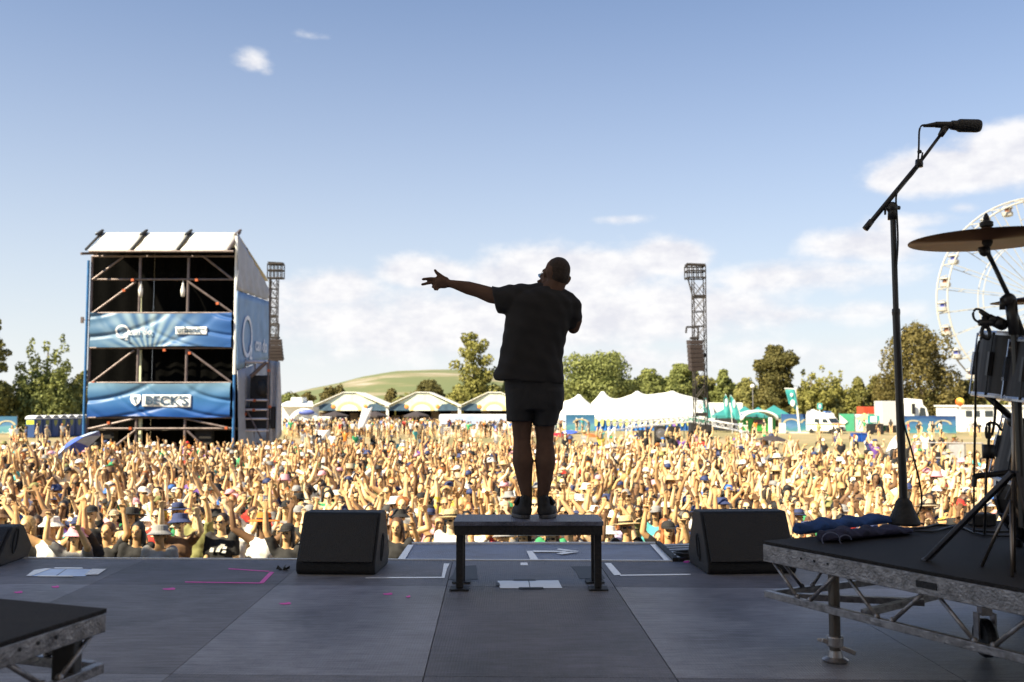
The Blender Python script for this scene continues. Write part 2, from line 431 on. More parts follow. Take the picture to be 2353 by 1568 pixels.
for x in (-15.8, 15.8):
    for y in (6.8, -.5, -8):
        g = MB(); g.bar((x, y, GZ), (x, y, RZ), .4); struct(g.build('stage_roof_column', M_STEEL))

# ---- tape, papers and marks lying on the deck
def flat(name, quads, m, label, cat, z=.0015, group=None, thick=.0012):
    """each quad is a list of view points lying on the deck"""
    g = MB()
    pts0 = [G(x, y) for x, y in quads[0]]
    base = sum(pts0, Vector()) / len(pts0); base.z = z
    for q in quads:
        g.poly([G(x, y) + Vector((0, 0, z)) for x, y in q], thick)
    o = g.build(name, m); rebase(o, base); return tag(o, label, cat, group)
def strip(x0, y0, x1, y1, w):
    return [(x0, y0 - w), (x1, y1 - w), (x1, y1 + w), (x0, y0 + w)]
flat('floor_tape', [[(937, 1253), (950, 1253), (930, 1287), (913, 1287)]], M_TAPE, 'wide white tape along the left side of the runway', 'tape', group='white tape on the stage floor')
flat('floor_tape', [[(1494, 1252), (1508, 1252), (1546, 1289), (1527, 1289)]], M_TAPE, 'wide white tape slanting along the right side of the runway', 'tape', group='white tape on the stage floor')
flat('floor_tape', [[(1210, 1267), (1223, 1267), (1238, 1287), (1219, 1288)], [(1224, 1266), (1300, 1267), (1300, 1269.4), (1226, 1269.4)],
     [(1284, 1261.5), (1332, 1267.6), (1300, 1266.8), (1278, 1263.6)], [(1300, 1269), (1332, 1268.6), (1292, 1275), (1278, 1272.6)]], M_TAPE, 'white tape arrow on the runway pointing to the right', 'tape', group='white tape on the stage floor')
flat('floor_tape', [[(1196, 1294), (1212, 1294), (1213, 1300), (1196, 1300)]], M_TAPE, 'short white tape tab at the middle of the deck edge', 'tape', group='white tape on the stage floor')
flat('floor_tape', [strip(840, 1328.6, 1022, 1328.2, 1.3), [(1020, 1296), (1033, 1296), (1027, 1308), (1022, 1327), (1015, 1327)]], M_TAPE, 'white L of tape left of the bench, its short arm up to the deck edge', 'tape', group='white tape on the stage floor')
flat('floor_tape', [strip(1425, 1323.2, 1587, 1321, 1.2), [(1389, 1295), (1404, 1295), (1428, 1322), (1411, 1323)]], M_TAPE, 'white L of tape right of the bench with a slanting arm', 'tape', group='white tape on the stage floor')
flat('floor_tape', [strip(525, 1308, 618, 1314, .9), [(620, 1315), (630, 1316), (606, 1341), (594, 1342)], strip(425, 1338.5, 600, 1341, 1.0)], M_PINK, 'pink tape corner mark, three strips open to the left', 'tape', group='pink tape on the stage floor')
for (x, y, w, lab) in [(388, 1354.5, 15, 'small pink tape scrap below the pink corner mark'), (42, 1362, 10, 'small pink scrap near the far left riser corner'),
                       (127, 1349.5, 9, 'tiny pink scrap just below the pale blue papers'), (655, 1388, 14, 'pink tape tick lying in front of the left floor monitor'),
                       (891, 1366, 11, 'pink tape arrow scrap right of the left floor monitor'), (938, 1372, 5, 'pink dot of tape left of the bench'),
                       (1577, 1292, 7, 'pink scrap at the deck edge beside the right floor monitor')]:
    flat('tape_scrap', [[(x - w, y - .8), (x - w * .2, y - 1.2), (x + w * .6, y - 3), (x + w, y - 1.2), (x + w * .9, y + 1.5), (x, y + 2.2), (x - w * .8, y + 1.5)]], M_PINK, lab, 'tape', group='pink tape on the stage floor')
M_PAPER = mat('paper', (.84, .86, .92), .28, spec=.8, var=.05, scale=8); M_PAPER2 = mat('blue_white_paper', (.42, .58, .92), .28, spec=.8, var=.10, scale=8)
def papers(label, sheets, tapes, m, loc):
    t = thing('taped_papers', label, 'papers', loc, group='set lists taped to the deck')
    for q in sheets:
        g = MB(); g.poly([G(x, y) + Vector((0, 0, .002)) for x, y in q], .0012); g.build('paper_sheet', m, t, world=True)
    for q, mm in tapes:
        g = MB(); g.poly([G(x, y) + Vector((0, 0, .0045)) for x, y in q], .0012); g.build('tape_strip', mm, t, world=True)
    return t
M_BT = mat('black_gaffer_tape', (.02, .02, .022), .55)
papers('white set list papers taped to the deck in front of the bench', [[(1143, 1336), (1214, 1335.5), (1217, 1353), (1149, 1353)], [(1216, 1335.5), (1283, 1335), (1292, 1352.6), (1219, 1353)]],
       [([(1180, 1332.6), (1230, 1332.6), (1231, 1336), (1180, 1336)], M_BT), ([(1192, 1351.6), (1248, 1351.4), (1249, 1354.6), (1192, 1354.8)], M_BT), ([(1139, 1341), (1147, 1341), (1149, 1348), (1140, 1348)], M_BT)], M_PAPER, G(1217, 1345))
papers('pale blue papers with white tape on the left of the deck', [[(100, 1308.5), (152, 1308.5), (126, 1325.5), (68, 1325)], [(154, 1308.5), (212, 1309.5), (196, 1325.6), (129, 1325.5)]],
       [([(78, 1312), (104, 1308), (118, 1308.6), (70, 1326), (60, 1325)], M_TAPE), ([(212, 1309), (244, 1309.4), (226, 1322), (194, 1323)], M_TAPE), ([(125, 1306), (190, 1306), (190, 1309), (125, 1308.6)], M_TAPE), ([(86, 1324.4), (168, 1325), (168, 1327), (86, 1326.6)], M_TAPE)], M_PAPER2, G(150, 1317))
g = MB(); c = G(650, 1310)
for k in range(5):
    a = k * 1.3; g.add([c, c + Vector((.05 * math.cos(a), .05 * math.sin(a), .03)), c + Vector((.05 * math.cos(a + .5), .05 * math.sin(a + .5), .005))], [(0, 1, 2)])
o = g.build('dry_leaf', mat('dark_leaf', (.03, .028, .02), .8), solid=.002); rebase(o, c); tag(o, 'small dark curled leaf on the deck left of the floor monitor', 'leaf')

# ---- bench
bl = G(1063, 1331); br = G(1362, 1329)
yb = (bl.y + br.y) / 2; zt = .445; BENCH_Z = zt
t = thing('step_bench', 'black step bench the performer stands on, at the deck front', 'bench', (.1, yb + .2, 0))
xl, xr = bl.x, br.x
BX0, BX1 = G(1042, 1199, zt).x, G(1387, 1199, zt).x
BYN = G(1200, 1199, zt).y; BYF = BYN + .40
g = MB(); g.bbox((BX0, BYN, zt - .028), (BX1, BYF, zt)); g.build('bench_top', deck_material('bench_top_ply', (.13, .14, .19), .4), t, world=True, bevel=.004)
M_BENCH = mat('bench_black', (.014, .014, .016), .6, bump=.4)
g = MB()
g.bbox((BX0 + .006, BYN + .008, zt - .088), (BX1 - .006, BYN + .05, zt - .029)); g.bbox((BX0 + .006, BYF - .05, zt - .088), (BX1 - .006, BYF - .008, zt - .029))
g.bbox((BX0 + .007, BYN + .051, zt - .087), (BX0 + .05, BYF - .051, zt - .029)); g.bbox((BX1 - .05, BYN + .051, zt - .087), (BX1 - .007, BYF - .051, zt - .029))
g.build('bench_frame', M_BENCH, t, world=True)
for x in (xl, xr):
    for y in (BYN + .075, BYF - .075):
        g = MB(); g.bbox((x - .023, y - .023, .012), (x + .023, y + .023, zt - .03)); g.build('leg', M_BENCH, t, world=True, bevel=.005)
        g = MB(); g.bbox((x - .062, y - .062, 0.004), (x + .062, y + .062, .0115)); g.build('foot_plate', M_BENCH, t, world=True)
for q, lab in (([(1047, 1303), (1094, 1300), (1098, 1332), (1030, 1333), (1041, 1322)], 'black gaffer tape patch under the left bench legs'), ([(1312, 1303), (1372, 1302), (1390, 1330), (1332, 1331), (1322, 1312)], 'black gaffer tape patch under the right bench legs')):
    flat('tape_patch', [q], M_BT, lab, 'tape', group='black tape patches under the bench')

# ---- floor monitors
M_CAB = mat('monitor_cabinet', (.008, .008, .010), .6, bump=.6, bscale=180)
def grille_mat():
    m = mat('perforated_grille', (.009, .009, .011), .5); t = m.node_tree; b = t.nodes['Principled BSDF']
    tc = N(t, 'ShaderNodeTexCoord'); v = N(t, 'ShaderNodeTexVoronoi', i={'Scale': 110.0}); LK(t, tc.outputs['Object'], v.inputs['Vector'])
    bp = N(t, 'ShaderNodeBump', i={'Strength': 1.0, 'Distance': .004}); LK(t, v.outputs['Distance'], bp.inputs['Height']); LK(t, bp.outputs[0], b.inputs['Normal']); return m
M_GR = grille_mat()
def wedge(label, loc, rz, w, h):
    t = thing('floor_monitor', label, 'speaker', loc, rz, 'floor monitors at the front of the stage')
    prof = [(.02, 0), (.5, 0), (.56, .08), (.40, h - .01), (.37, h), (.20, h), (.0, .075), (0, .03)]
    g = MB(); g.poly([(-w / 2, y, z) for y, z in prof], w, (1, 0, 0)); g.build('cabinet', M_CAB, t, bevel=.012)
    p0, p1 = Vector((0, -.004, .085)), Vector((0, .186, h - .02)); d = (p1 - p0).normalized(); n = Vector((0, -d.z, d.y))
    g = MB(); q = [p0 + Vector((s * (w / 2 - .02), 0, 0)) for s in (-1, 1)] + [p1 + Vector((s * (w / 2 - .02), 0, 0)) for s in (1, -1)]
    g.poly([a + n * .004 for a in q], .012, n); g.build('grille', M_GR, t, bevel=.004)
    for s in (-1, 1):
        g = MB(); M = Matrix.Rotation(R(90), 4, 'Y') @ Matrix.Rotation(R(40), 4, 'Z')
        g.path([(s * (w / 2 + .002), .25 + .035 * math.cos(a) - .0 + .03 * math.sin(a), .16 + .09 * math.sin(a)) for a in [2 * math.pi * k / 16 for k in range(16)]], .007, 6, True)
        g.build('handle_rim', M_CAB, t)
    return t
p = G(770, 1322); wedge('black floor monitor left of the bench', (p.x, p.y, 0), R(-3), .565, .415)
p = G(1725, 1322); wedge('black floor monitor right of the bench beside the tall riser', (p.x + .02, p.y + .02, 0), R(4), .64, .42)
p = G(-30, 1284); wedge('black floor monitor cut off by the left edge of the stage', (p.x - .02, p.y - .42, 0), R(4), .66, .27)

# ---- perforated ramp right of the runway with cable loops
a0, a1, a2, a3 = G(1512, 1251), G(1585, 1249), G(1606, 1286), G(1552, 1290)
ce = (a0 + a1 + a2 + a3) / 4
t = thing('perforated_plate', 'perforated metal plate with black edges right of the runway', 'metal plate', (ce.x, ce.y, 0))
def holes(p0, p1, p2, p3):
    g = MB(); g.poly([p0, p1, p2, p3], -.03); return g
holes(a0, a1, a2, a3).build('plate', M_ALU, t, world=True)
g = MB()
for i in range(1, 11):
    for j in range(1, 7):
        u, v = i / 11, j / 7; c = (a0 * (1 - u) + a1 * u) * (1 - v) + (a3 * (1 - u) + a2 * u) * v
        g.lathe([(.014, .001), (.014, .003)], c=c, n=8)
g.build('punched_holes', M_BLACK, t, world=True)
g = MB(); g.bar(a0 + Vector((0, 0, .01)), a3 + Vector((0, 0, .01)), .04, .03); g.bar(a3 + Vector((.02, 0, .011)), a2 + Vector((0, 0, .011)), .04, .03); g.build('plate_edge', M_BLACK, t, world=True)
g = MB(); c = G(1592, 1284)
g.path([c + Vector((.10 * math.cos(k * .35) * (1 + .01 * k), .10 * math.sin(k * .35), .02 + .0006 * k)) for k in range(54)], .008, 6)
o = g.build('coiled_cable', M_CABLE, smooth=True); rebase(o, (c.x, c.y, 0)); tag(o, 'black cable coil beside the right floor monitor', 'cable')

# ================================================================== risers
def truss_edge(par, p, q, zt, drop=.19, rail=.085, n=9, phase=0):
    """front rail, bottom chord and zigzag struts between plan points p, q"""
    p, q = Vector(p), Vector(q)
    g = MB(); z0 = zt - rail / 2 - .004
    g.bar((p.x, p.y, z0), (q.x, q.y, z0), .035, rail)
    g.build('rail', M_ALU, par, world=True, bevel=.003)
    g = MB(); g.bar((p.x, p.y, zt - drop - .06), (q.x, q.y, zt - drop - .06), .032, .034); g.build('bottom_chord', M_ALU, par, world=True, bevel=.003)
    g = MB(); L = (q - p).length; m = max(2, int(L / .42))
    za, zb = zt - rail - .004, zt - drop - .043
    for k in range(m):
        a = p + (q - p) * ((k + .12) / m); b = p + (q - p) * ((k + .45) / m); c = p + (q - p) * ((k + .62) / m); d = p + (q - p) * ((k + .95) / m)
        g.tube((a.x, a.y, za), (b.x, b.y, zb), .009); g.tube((c.x, c.y, zb), (d.x, d.y, za), .009)
        for e in (b, c): g.ell((e.x, e.y, zb + .004), .014, n=8, m=5)
    g.build('strut_lattice', M_ALU, par, world=True, smooth=True)
    dr = (q - p).normalized(); nn = Vector((dr.y, -dr.x, 0))
    if nn.dot(Vector((0, -1, 0))) < 0: nn = -nn
    for s in (.11, .145, .18, .64, .685):
        c = p + (q - p) * s + nn * .0185; g = MB(); g.tube((c.x, c.y, z0 + .008), (c.x + nn.x * .002, c.y + nn.y * .002, z0 + .008), .006, n=10); g.build('bolt_hole', M_BLACK, par, world=True)
    c = p + (q - p) * .405 + nn * .0185; g = MB()
    g.bar((c.x - dr.x * .05, c.y - dr.y * .05, z0), (c.x + dr.x * .05, c.y + dr.y * .05, z0), .006, .028)
    g.build('handle_slot', M_BLACK, par, world=True)
def clamp_leg(par, x, y, ztop, ang=0):
    g = MB(); g.tube((x, y, .02), (x, y, ztop), .026, n=16); g.build('leg', mat('leg_tube', (.16, .14, .12), .4, .8), par, world=True, smooth=False)
    g = MB(); g.lathe([(.055, .0), (.06, .008), (.035, .02), (.03, .05)], c=(x, y, .003)); g.build('leg_foot', M_STEEL, par, world=True)
    g = MB(); g.lathe([(.034, .07), (.038, .075), (.038, .115), (.034, .12)], c=(x, y, 0)); g.bar((x - .06, y, .10), (x + .085, y - .03, .045), .014, .02); g.bar((x, y, .095), (x - .07, y + .04, .09), .012, .016); g.build('leg_clamp', M_STEEL, par, world=True, bevel=.003)
RT = .50
A = G(1752, 1249, RT); A.z = 0
dn = Vector((.46, -.887, 0)).normalized(); dr_ = Vector((.887, .46, 0)).normalized()
M_RTOP = deck_material('riser_top', (.028, .026, .027), .75)
t = thing('drum_riser', 'tall right riser with aluminium lattice edge carrying the drum kit', 'riser', A + dn * 1.0 + dr_ * 1.0, group='stage risers')
B = A + dn * 2.4; C_ = B + dr_ * 2.6; D_ = A + dr_ * 2.6
g = MB(); g.poly([A + Vector((0, 0, RT)), B + Vector((0, 0, RT)), C_ + Vector((0, 0, RT)), D_ + Vector((0, 0, RT))], -.014 + .0); g.v = [(x, y, z + .012) for x, y, z in g.v]
g.build('riser_top', M_RTOP, t, world=True)
truss_edge(t, A + dr_ * .02, B + dr_ * .02, RT)
truss_edge(t, A + dr_ * .05 + dn * .02, D_ + dn * .02, RT)
q = A + dn * .62 + dr_ * .10; lx_ = (1905 - 1176.5) * 1024 / 2353 / F; A_ = A + dr_ * .075; s_ = (A_.x - lx_ * A_.y) / (lx_ * dn.y - dn.x); lg = A_ + dn * s_; clamp_leg(t, lg.x, lg.y, RT - .02)
q = A + dn * .1 + dr_ * 1.9; clamp_leg(t, q.x, q.y, RT - .02)
# under-frame struts and caster
g = MB(); q1 = A + dn * .55 + dr_ * .1; q2 = A + dn * .42 + dr_ * 1.2
g.bar((q1.x, q1.y, RT - .25), (q2.x, q2.y, RT - .22), .035, .03); q3 = A + dn * .12 + dr_ * .1; q4 = A + dn * .55 + dr_ * .5
g.bar((q3.x, q3.y, RT - .25), (q4.x, q4.y, RT - .24), .035, .03); g.build('cross_brace', M_ALU, t, world=True)
w = G(2266, 1512); g = MB(); M = Matrix.Rotation(R(90), 4, 'Y')
g.lathe([(.03, -.028), (.08, -.026), (.09, -.012), (.09, .012), (.08, .026), (.03, .028)], M, 24, (w.x, w.y, .093)); ca = g.build('caster_wheel', M_CABLE, t, world=True, smooth=False)
g = MB(); g.bar((w.x, w.y, .20), (w.x, w.y, RT - .02), .05, .05); g.bar((w.x - .04, w.y, .09), (w.x - .04, w.y, .21), .008, .05); g.bar((w.x + .04, w.y, .09), (w.x + .04, w.y, .21), .008, .05); g.build('caster_post', M_STEEL, t, world=True)

A2 = G(245, 1407, RT); A2.z = 0
E2 = G(0, 1487, RT); E2.z = 0
d2 = (E2 - A2).normalized()         # front rail running to the lower left
n2 = Vector((-d2.y, d2.x, 0));
if n2.y < 0: n2 = -n2
Bk = G(0, 1384, RT); Bk.z = 0
bk = (Bk - A2).normalized()
t = thing('side_riser', 'low left riser with scuffed lattice edge in the bottom left corner', 'riser', A2 + d2 * .8, group='stage risers')
g = MB(); L2 = 2.2
pts = [A2, A2 + d2 * L2, A2 + d2 * L2 + bk * 1.6, A2 + bk * 2.4]
g.poly([a + Vector((0, 0, RT - .002)) for a in pts], .014); g.build('riser_top', M_RTOP, t, world=True)
truss_edge(t, A2 - d2 * .0 + bk * .02, A2 + d2 * L2 + bk * .02, RT, drop=.125, rail=.062)
truss_edge(t, A2 + bk * .05, A2 + bk * 2.3, RT, drop=.125, rail=.06)
q = G(212, 1400, RT); lx = A2 + d2 * .12 + bk * .06
g = MB(); g.box((lx.x, lx.y, .235), (.075, .06, .46)); g.build('leg', mat('black_leg', (.03, .03, .03), .5), t, world=True, bevel=.006)
g = MB(); g.box((lx.x, lx.y, .025), (.13, .11, .03)); g.build('leg_foot', M_STEEL, t, world=True, bevel=.004)

# ---- towels on the riser
def towel(label, pts, hgt, m, dep):
    c = sum(pts, Vector()) / len(pts); c.z = RT + .013
    g = MB(); a, b = pts[0], pts[1]; w = (b - a); L = w.length; w.normalize(); n = Vector((-w.y, w.x, 0))
    def f(i, j):
        th = 2 * math.pi * j; k = .5 + .5 * math.cos(th)
        x = i * L; fold = .010 * math.sin(i * 23 + j * 9) + .006 * math.sin(i * 51)
        end = min(1, 5 * min(i, 1 - i) + .55)
        r = a + w * x + n * (dep * .5 * math.cos(th) * end * (1 + .12 * math.sin(i * 9)))
        return Vector((r.x, r.y, RT + .014 + (hgt * .5 * (1 + math.sin(th)) * end + (fold if math.sin(th) > -.2 else 0)) * (1 - .3 * i)))
    g.grid(f, 40, 24)
    e = len(g.v) // 25
    for i in (0, 40): g.f.append(tuple(j * 41 + i for j in range(24))); g.mi.append(0)
    o = g.build('towel', m, smooth=True); rebase(o, c); return tag(o, label, 'towel', 'towels on the drum riser')
M_TB = mat('blue_terry', (.025, .08, .26), .9, var=.35, scale=12, bump=.9, bscale=140)
M_TN = mat('navy_terry', (.035, .035, .08), .9, var=.3, scale=12, bump=.9, bscale=140)
a = G(1835, 1235, RT); b = G(2075, 1215, RT)
towel('rolled blue towel on the riser, nearest the floor monitor', [a, G(2050, 1205, RT)], .066, M_TB, .14)
tw = towel('dark navy towel with a pale printed swirl lying in front of the blue one', [G(1888, 1252, RT), G(2085, 1232, RT)], .06, M_TN, .13)
g = MB(); M_SW = mat('towel_print', (.16, .18, .28), .9)
for c, r in ((G(1935, 1238, RT + .03), .030), (G(1902, 1238, RT + .03), .045)):
    g.path([c + Vector((r * math.cos(k * .3), -.048, r * .8 * math.sin(k * .3))) for k in range(0, 16)], .003, 5)
g.v = [(x - tw.location.x, y - tw.location.y, z - tw.location.z) for x, y, z in g.v]
g.build('printed_swirl', M_SW, tw)
# ================================================================== mic stand, microphone, cables
MY = 5.5
def Q(x, y, Y=MY): return P(x, y, Y)
base = G(2078, 1206, RT + .012); BYY = base.y
def Q5(x, y): return P(x, y, BYY)
t = thing('microphone_stand', 'tall black microphone stand with angled boom on the right riser', 'mic stand', base)
g = MB(); g.lathe([(.085, 0), (.088, .012), (.078, .04), (.052, .10), (.044, .13), (.026, .15)], c=base, n=28); g.build('base', M_BLACK, t, world=True, smooth=False)
M_STAND = mat('stand_tube', (.02, .02, .022), .35)
g = MB(); g.tube(base + Vector((0, 0, .12)), Q5(2059, 720), .024, .021, 14); g.build('lower_tube', M_STAND, t, world=True)
g = MB(); g.tube(Q5(2059, 722), Q5(2052, 500), .0165, .0165, 12); g.lathe([(.022, -.02), (.024, 0), (.022, .02)], c=Q5(2059, 718), n=12); g.build('upper_tube', M_STAND, t, world=True)
g = MB(); c = Q5(2050, 478); g.ell(c, (.034, .03, .036)); g.tube(Q5(2051, 505), Q5(2050, 470), .028, .024, 12); g.tube(c + Vector((-.035, 0, .0)), c + Vector((.045, 0, .0)), .012, .012, 8)
g.tube(Q5(2034, 480), Q5(2034, 494), .008, .006, 8); g.build('swivel_clutch', M_STAND, t, world=True, smooth=True)
g = MB(); g.tube(Q5(1988, 527), Q5(2108, 382), .0145, .0145, 12); g.tube(Q5(1988, 527), Q5(2003, 508), .019, .018, 12); g.lathe([(.021, -.02), (.023, 0), (.02, .025)], c=Q5(2112, 377), n=12)
g.tube(Q5(2104, 387), Q5(2163, 308), .0095, .0095, 10); g.tube(Q5(2116, 372), Q5(2120, 351), .006, .005, 8); g.ell(Q5(2100 + 13, 349), (.014, .01, .012)); g.build('boom', M_STAND, t, world=True, smooth=True)
g = MB(); g.tube(Q5(2161, 312), Q5(2172, 294), .017, .022, 12); g.ell(Q5(2170, 296), .022); g.build('clip', M_STAND, t, world=True, smooth=True)
mo = Q5(2180, 290); t = thing('microphone', 'black broadcast microphone pointing right on the tall boom', 'microphone', mo)
g = MB(); g.tube(Q5(2122, 290), Q5(2150, 287), .008, .016, 14); g.tube(Q5(2150, 287), Q5(2186, 288), .018, .021, 16); g.tube(Q5(2186, 288), Q5(2200, 289), .027, .030, 18); g.build('body', mat('mic_body', (.02, .02, .02), .4), t, world=True, smooth=False)
ax = (Q5(2252, 290) - Q5(2200, 289)).normalized(); Mx = Vector((0, 0, 1)).rotation_difference(ax).to_matrix().to_4x4()
L = (Q5(2252, 290) - Q5(2198, 289)).length
g = MB(); g.lathe([(.030, 0), (.0375, .012), (.0385, .02), (.0385, L - .018), (.034, L - .004), (.02, L)], Mx, 24, Q5(2199, 289)); g.build('head_grille', M_GR, t, world=True, smooth=True)
pts = [Q5(*q) for q in ((2124, 290), (2114, 292), (2109, 305), (2108, 340), (2106, 372), (2101, 392), (2086, 412), (2066, 428), (2056, 455), (2058, 500), (2060, 560), (2056, 640), (2060, 740), (2066, 840), (2068, 930), (2074, 975), (2090, 1030), (2110, 1110), (2114, 1160), (2100, 1195), (2120, 1204))]
pts = [p_ + Vector((0, -.02, 0)) for p_ in pts]
sm = []
for i in range(len(pts) - 1):
    for k in range(4):
        s = k / 4; p0, p1, p2, p3 = pts[max(i - 1, 0)], pts[i], pts[i + 1], pts[min(i + 2, len(pts) - 1)]
        sm.append(.5 * ((2 * p1) + (p2 - p0) * s + (2 * p0 - 5 * p1 + 4 * p2 - p3) * s * s + (3 * p1 - p0 - 3 * p2 + p3) * s ** 3))
def spline(pts, n=4):
    out = []
    for i in range(len(pts) - 1):
        for k in range(n):
            s = k / n; p0, p1, p2, p3 = pts[max(i - 1, 0)], pts[i], pts[i + 1], pts[min(i + 2, len(pts) - 1)]
            out.append(.5 * ((2 * p1) + (p2 - p0) * s + (2 * p0 - 5 * p1 + 4 * p2 - p3) * s * s + (3 * p1 - p0 - 3 * p2 + p3) * s ** 3))
    return out + [pts[-1]]
g = MB(); g.path(spline(pts), .0055, 7); o = g.build('microphone_cable', M_CABLE, smooth=True); rebase(o, base); tag(o, 'thin black cable running down the tall microphone stand', 'cable', 'cables on the drum riser')

# ================================================================== drum kit
KY = 3.9
CT = P(2268, 540, KY)
def cymbal(label, c, r, tilt, roll, name='cymbal'):
    M = Matrix.Rotation(roll, 4, 'Y') @ Matrix.Rotation(tilt, 4, 'X')
    t = thing(name, label, 'cymbal', c, group='cymbals of the drum kit')
    prof = [(r, 0.0), (r * .8, .008), (r * .55, .016), (r * .28, .023), (r * .2, .028), (r * .14, .042), (r * .05, .05), (.006, .051)]
    prof2 = prof + [(a, b - .003) for a, b in reversed(prof)]
    g = MB(); vs = g.lathe(prof2, M, 56)
    m = mat('bronze', (.13, .06, .032), .5, .35, var=.25, scale=3)
    g.build('bow', m, t, smooth=True)
    g = MB(); g.lathe([(.022, .052), (.026, .056), (.026, .072), (.02, .0761), (.017, .0762), (.0169, .0763)], M, 14); g.build('felt', M_BLACK, t); g = MB(); g.lathe([(.017, .077), (.012, .08), (.012, .092), (.004, .11)], M, 12); g.build('wing_nut', M_BLACK, t); g = MB(); g.lathe([(.02, -.004), (.022, -.014), (.014, -.03)], M, 12)
    g.build('cup_washer', M_BLACK, t); return t
cymbal('large bronze cymbal seen edge-on above the drums', CT - Vector((0, 0, .02)), .305, R(0), R(-.5))
c2 = P(2420, 690, KY + .1); cymbal('smaller bronze cymbal entering from the right edge', c2, .24, R(2), R(-2))
SB = G(2330, 1262, RT + .012)
J = P(2322, 700, KY)
t = thing('cymbal_stand', 'black cymbal stand with boom arm and tripod legs on the right riser', 'cymbal stand', (J.x + .02, KY, RT + .012))
sx = P(2336, 930, KY).x
g = MB(); g.tube((sx + .01, KY, RT + .2), P(2331, 760, KY), .017, .015, 12); g.build('column', M_STAND, t, world=True)
g = MB(); g.tube(P(2331, 770, KY), P(2322, 690, KY), .021, .024, 12); g.ell(P(2318, 690, KY), (.03, .025, .03)); g.tube(P(2303, 688, KY), P(2322, 688, KY), .014, .014, 8); g.tube(P(2303, 685, KY), P(2303, 712, KY), .010, .012, 8); g.build('tilter', M_STAND, t, world=True, smooth=True)
g = MB(); g.tube(P(2352, 770, KY), P(2322, 690, KY), .010, .010, 10); g.tube(P(2322, 690, KY), P(2279, 600, KY), .010, .009, 10); g.path(spline([P(2279, 600, KY), P(2272, 586, KY), P(2270, 572, KY), P(2268, 545, KY), P(2267, 498, KY)]), .010, 8)
g.ell(P(2262, 578, KY), (.022, .016, .022)); g.tube(P(2250, 575, KY), P(2262, 572, KY), .012, .01, 8); g.build('boom_arm', M_STAND, t, world=True, smooth=True)
foot = G(2128, 1288, RT + .014)
for p_, q_ in ((foot, P(2328, 1085, KY)), (G(2400, 1330, RT + .014), P(2340, 1085, KY)), (G(2460, 1205, RT + .014), P(2340, 1088, KY))):
    g = MB(); g.bar(p_, q_, .032, .020); g.ell(p_, (.02, .02, .012)); g.build('leg', mat('leg_black_chrome', (.06, .06, .07), .3, .9), t, world=True, bevel=.004)
def drum(label, c, r, h, M, cat='drum'):
    t = thing('tom_drum', label, cat, c, group='drums on the right riser'); WM[t.name] = Matrix.Translation(c)
    g = MB(); n = 40
    g.lathe([(r * .985, -h / 2 + .004), (r * .985, h / 2 - .004)], M, n); g.build('shell', mat('drum_shell', (.016, .014, .015), .5, .0, var=.3, scale=3), t, smooth=False)
    for s in (-1, 1):
        z = s * (h / 2 - .012)
        g = MB(); g.lathe([(r * 1.0, z - .009), (r * 1.03, z - .009), (r * 1.035, z), (r * 1.03, z + .009), (r * 1.0, z + .009)], M, n); g.build('hoop', M_CHROME, t)
    g = MB(); g.lathe([(r * .97, h / 2 - .002), (.001, h / 2 - .001)], M, n); g.build('drumhead', mat('drumhead', (.5, .5, .5), .5), t)
    for k in range(8):
        a = 2 * math.pi * (k + .5) / 8; d = Vector((math.cos(a), math.sin(a), 0)); g = MB()
        g.tube(M @ (d * r * 1.05 + Vector((0, 0, -h / 2 + .01))), M @ (d * r * 1.05 + Vector((0, 0, h / 2 - .01))), .004, n=6)
        g.bar(M @ (d * (r * 1.04) + Vector((0, 0, -.05))), M @ (d * (r * 1.04) + Vector((0, 0, .05))), .018, .018); g.build('lug', M_CHROME if k % 2 else M_STAND, t)
    return t
TY = 3.95
Mt = Matrix.Rotation(R(-7.5), 4, 'Y').inverted() @ Matrix.Rotation(R(2), 4, 'X')
Mt = Matrix.Rotation(R(8), 4, 'Y') @ Matrix.Rotation(R(3), 4, 'X')
drum('dark rack tom with chrome hoops below the small clip-on microphone', P(2343, 848, TY + .15), .172, .29, Mt)
Mt2 = Matrix.Rotation(R(12), 4, 'Y') @ Matrix.Rotation(R(6), 4, 'X')
drum('dark drum low behind the cymbal stand, mostly cut by the right edge', P(2400, 1050, TY + .3), .19, .30, Mt2)
drum('black tom close behind the cymbal stand column, cut by the right edge', P(2425, 862, TY - .05), .175, .27, Mt)
Mb = Matrix.Rotation(R(90), 4, 'X') @ Matrix.Rotation(R(12), 4, 'Y')
c_ = P(2470, 1140, 4.35); c_.z = RT + .013 + .29; drum('dark bass drum lying on its side at the right edge of the riser', c_, .275, .36, Mb)
# tom arm
g = MB(); g.tube(P(2262, 905, TY + .2), P(2330, 965, TY + .2), .014, .014, 10); g.ell(P(2330, 968, TY + .2), (.03, .03, .03)); g.tube(P(2330, 970, TY + .2), P(2342, 1180, TY + .2), .016, .018, 10); g.tube(P(2342, 1180, TY + .2), G(2342, 1255, RT + .013), .016, .018, 10)
o = g.build('tom_stand', M_STAND, smooth=True); b_ = G(2342, 1255, RT + .013); rebase(o, b_); tag(o, 'dark angled arm and post carrying the rack tom', 'drum stand')
g = MB(); p_ = G(2352, 1215, RT + .013); g.tube((sx - .005, KY + .06, RT + .013), P(2330, 790, KY + .06), .009, .009, 10); g.lathe([(.013, -.02), (.02, 0), (.013, .02)], c=P(2332, 805, KY + .06), n=10); g.tube(P(2318, 800, KY + .06), P(2346, 799, KY + .06), .008, .008, 8)
for a in (0, 2.1, 4.2): g.tube((sx - .005, KY + .06, RT + .3), (sx - .005 + .14 * math.cos(a), KY + .06 + .14 * math.sin(a), RT + .013), .007, .007, 8)
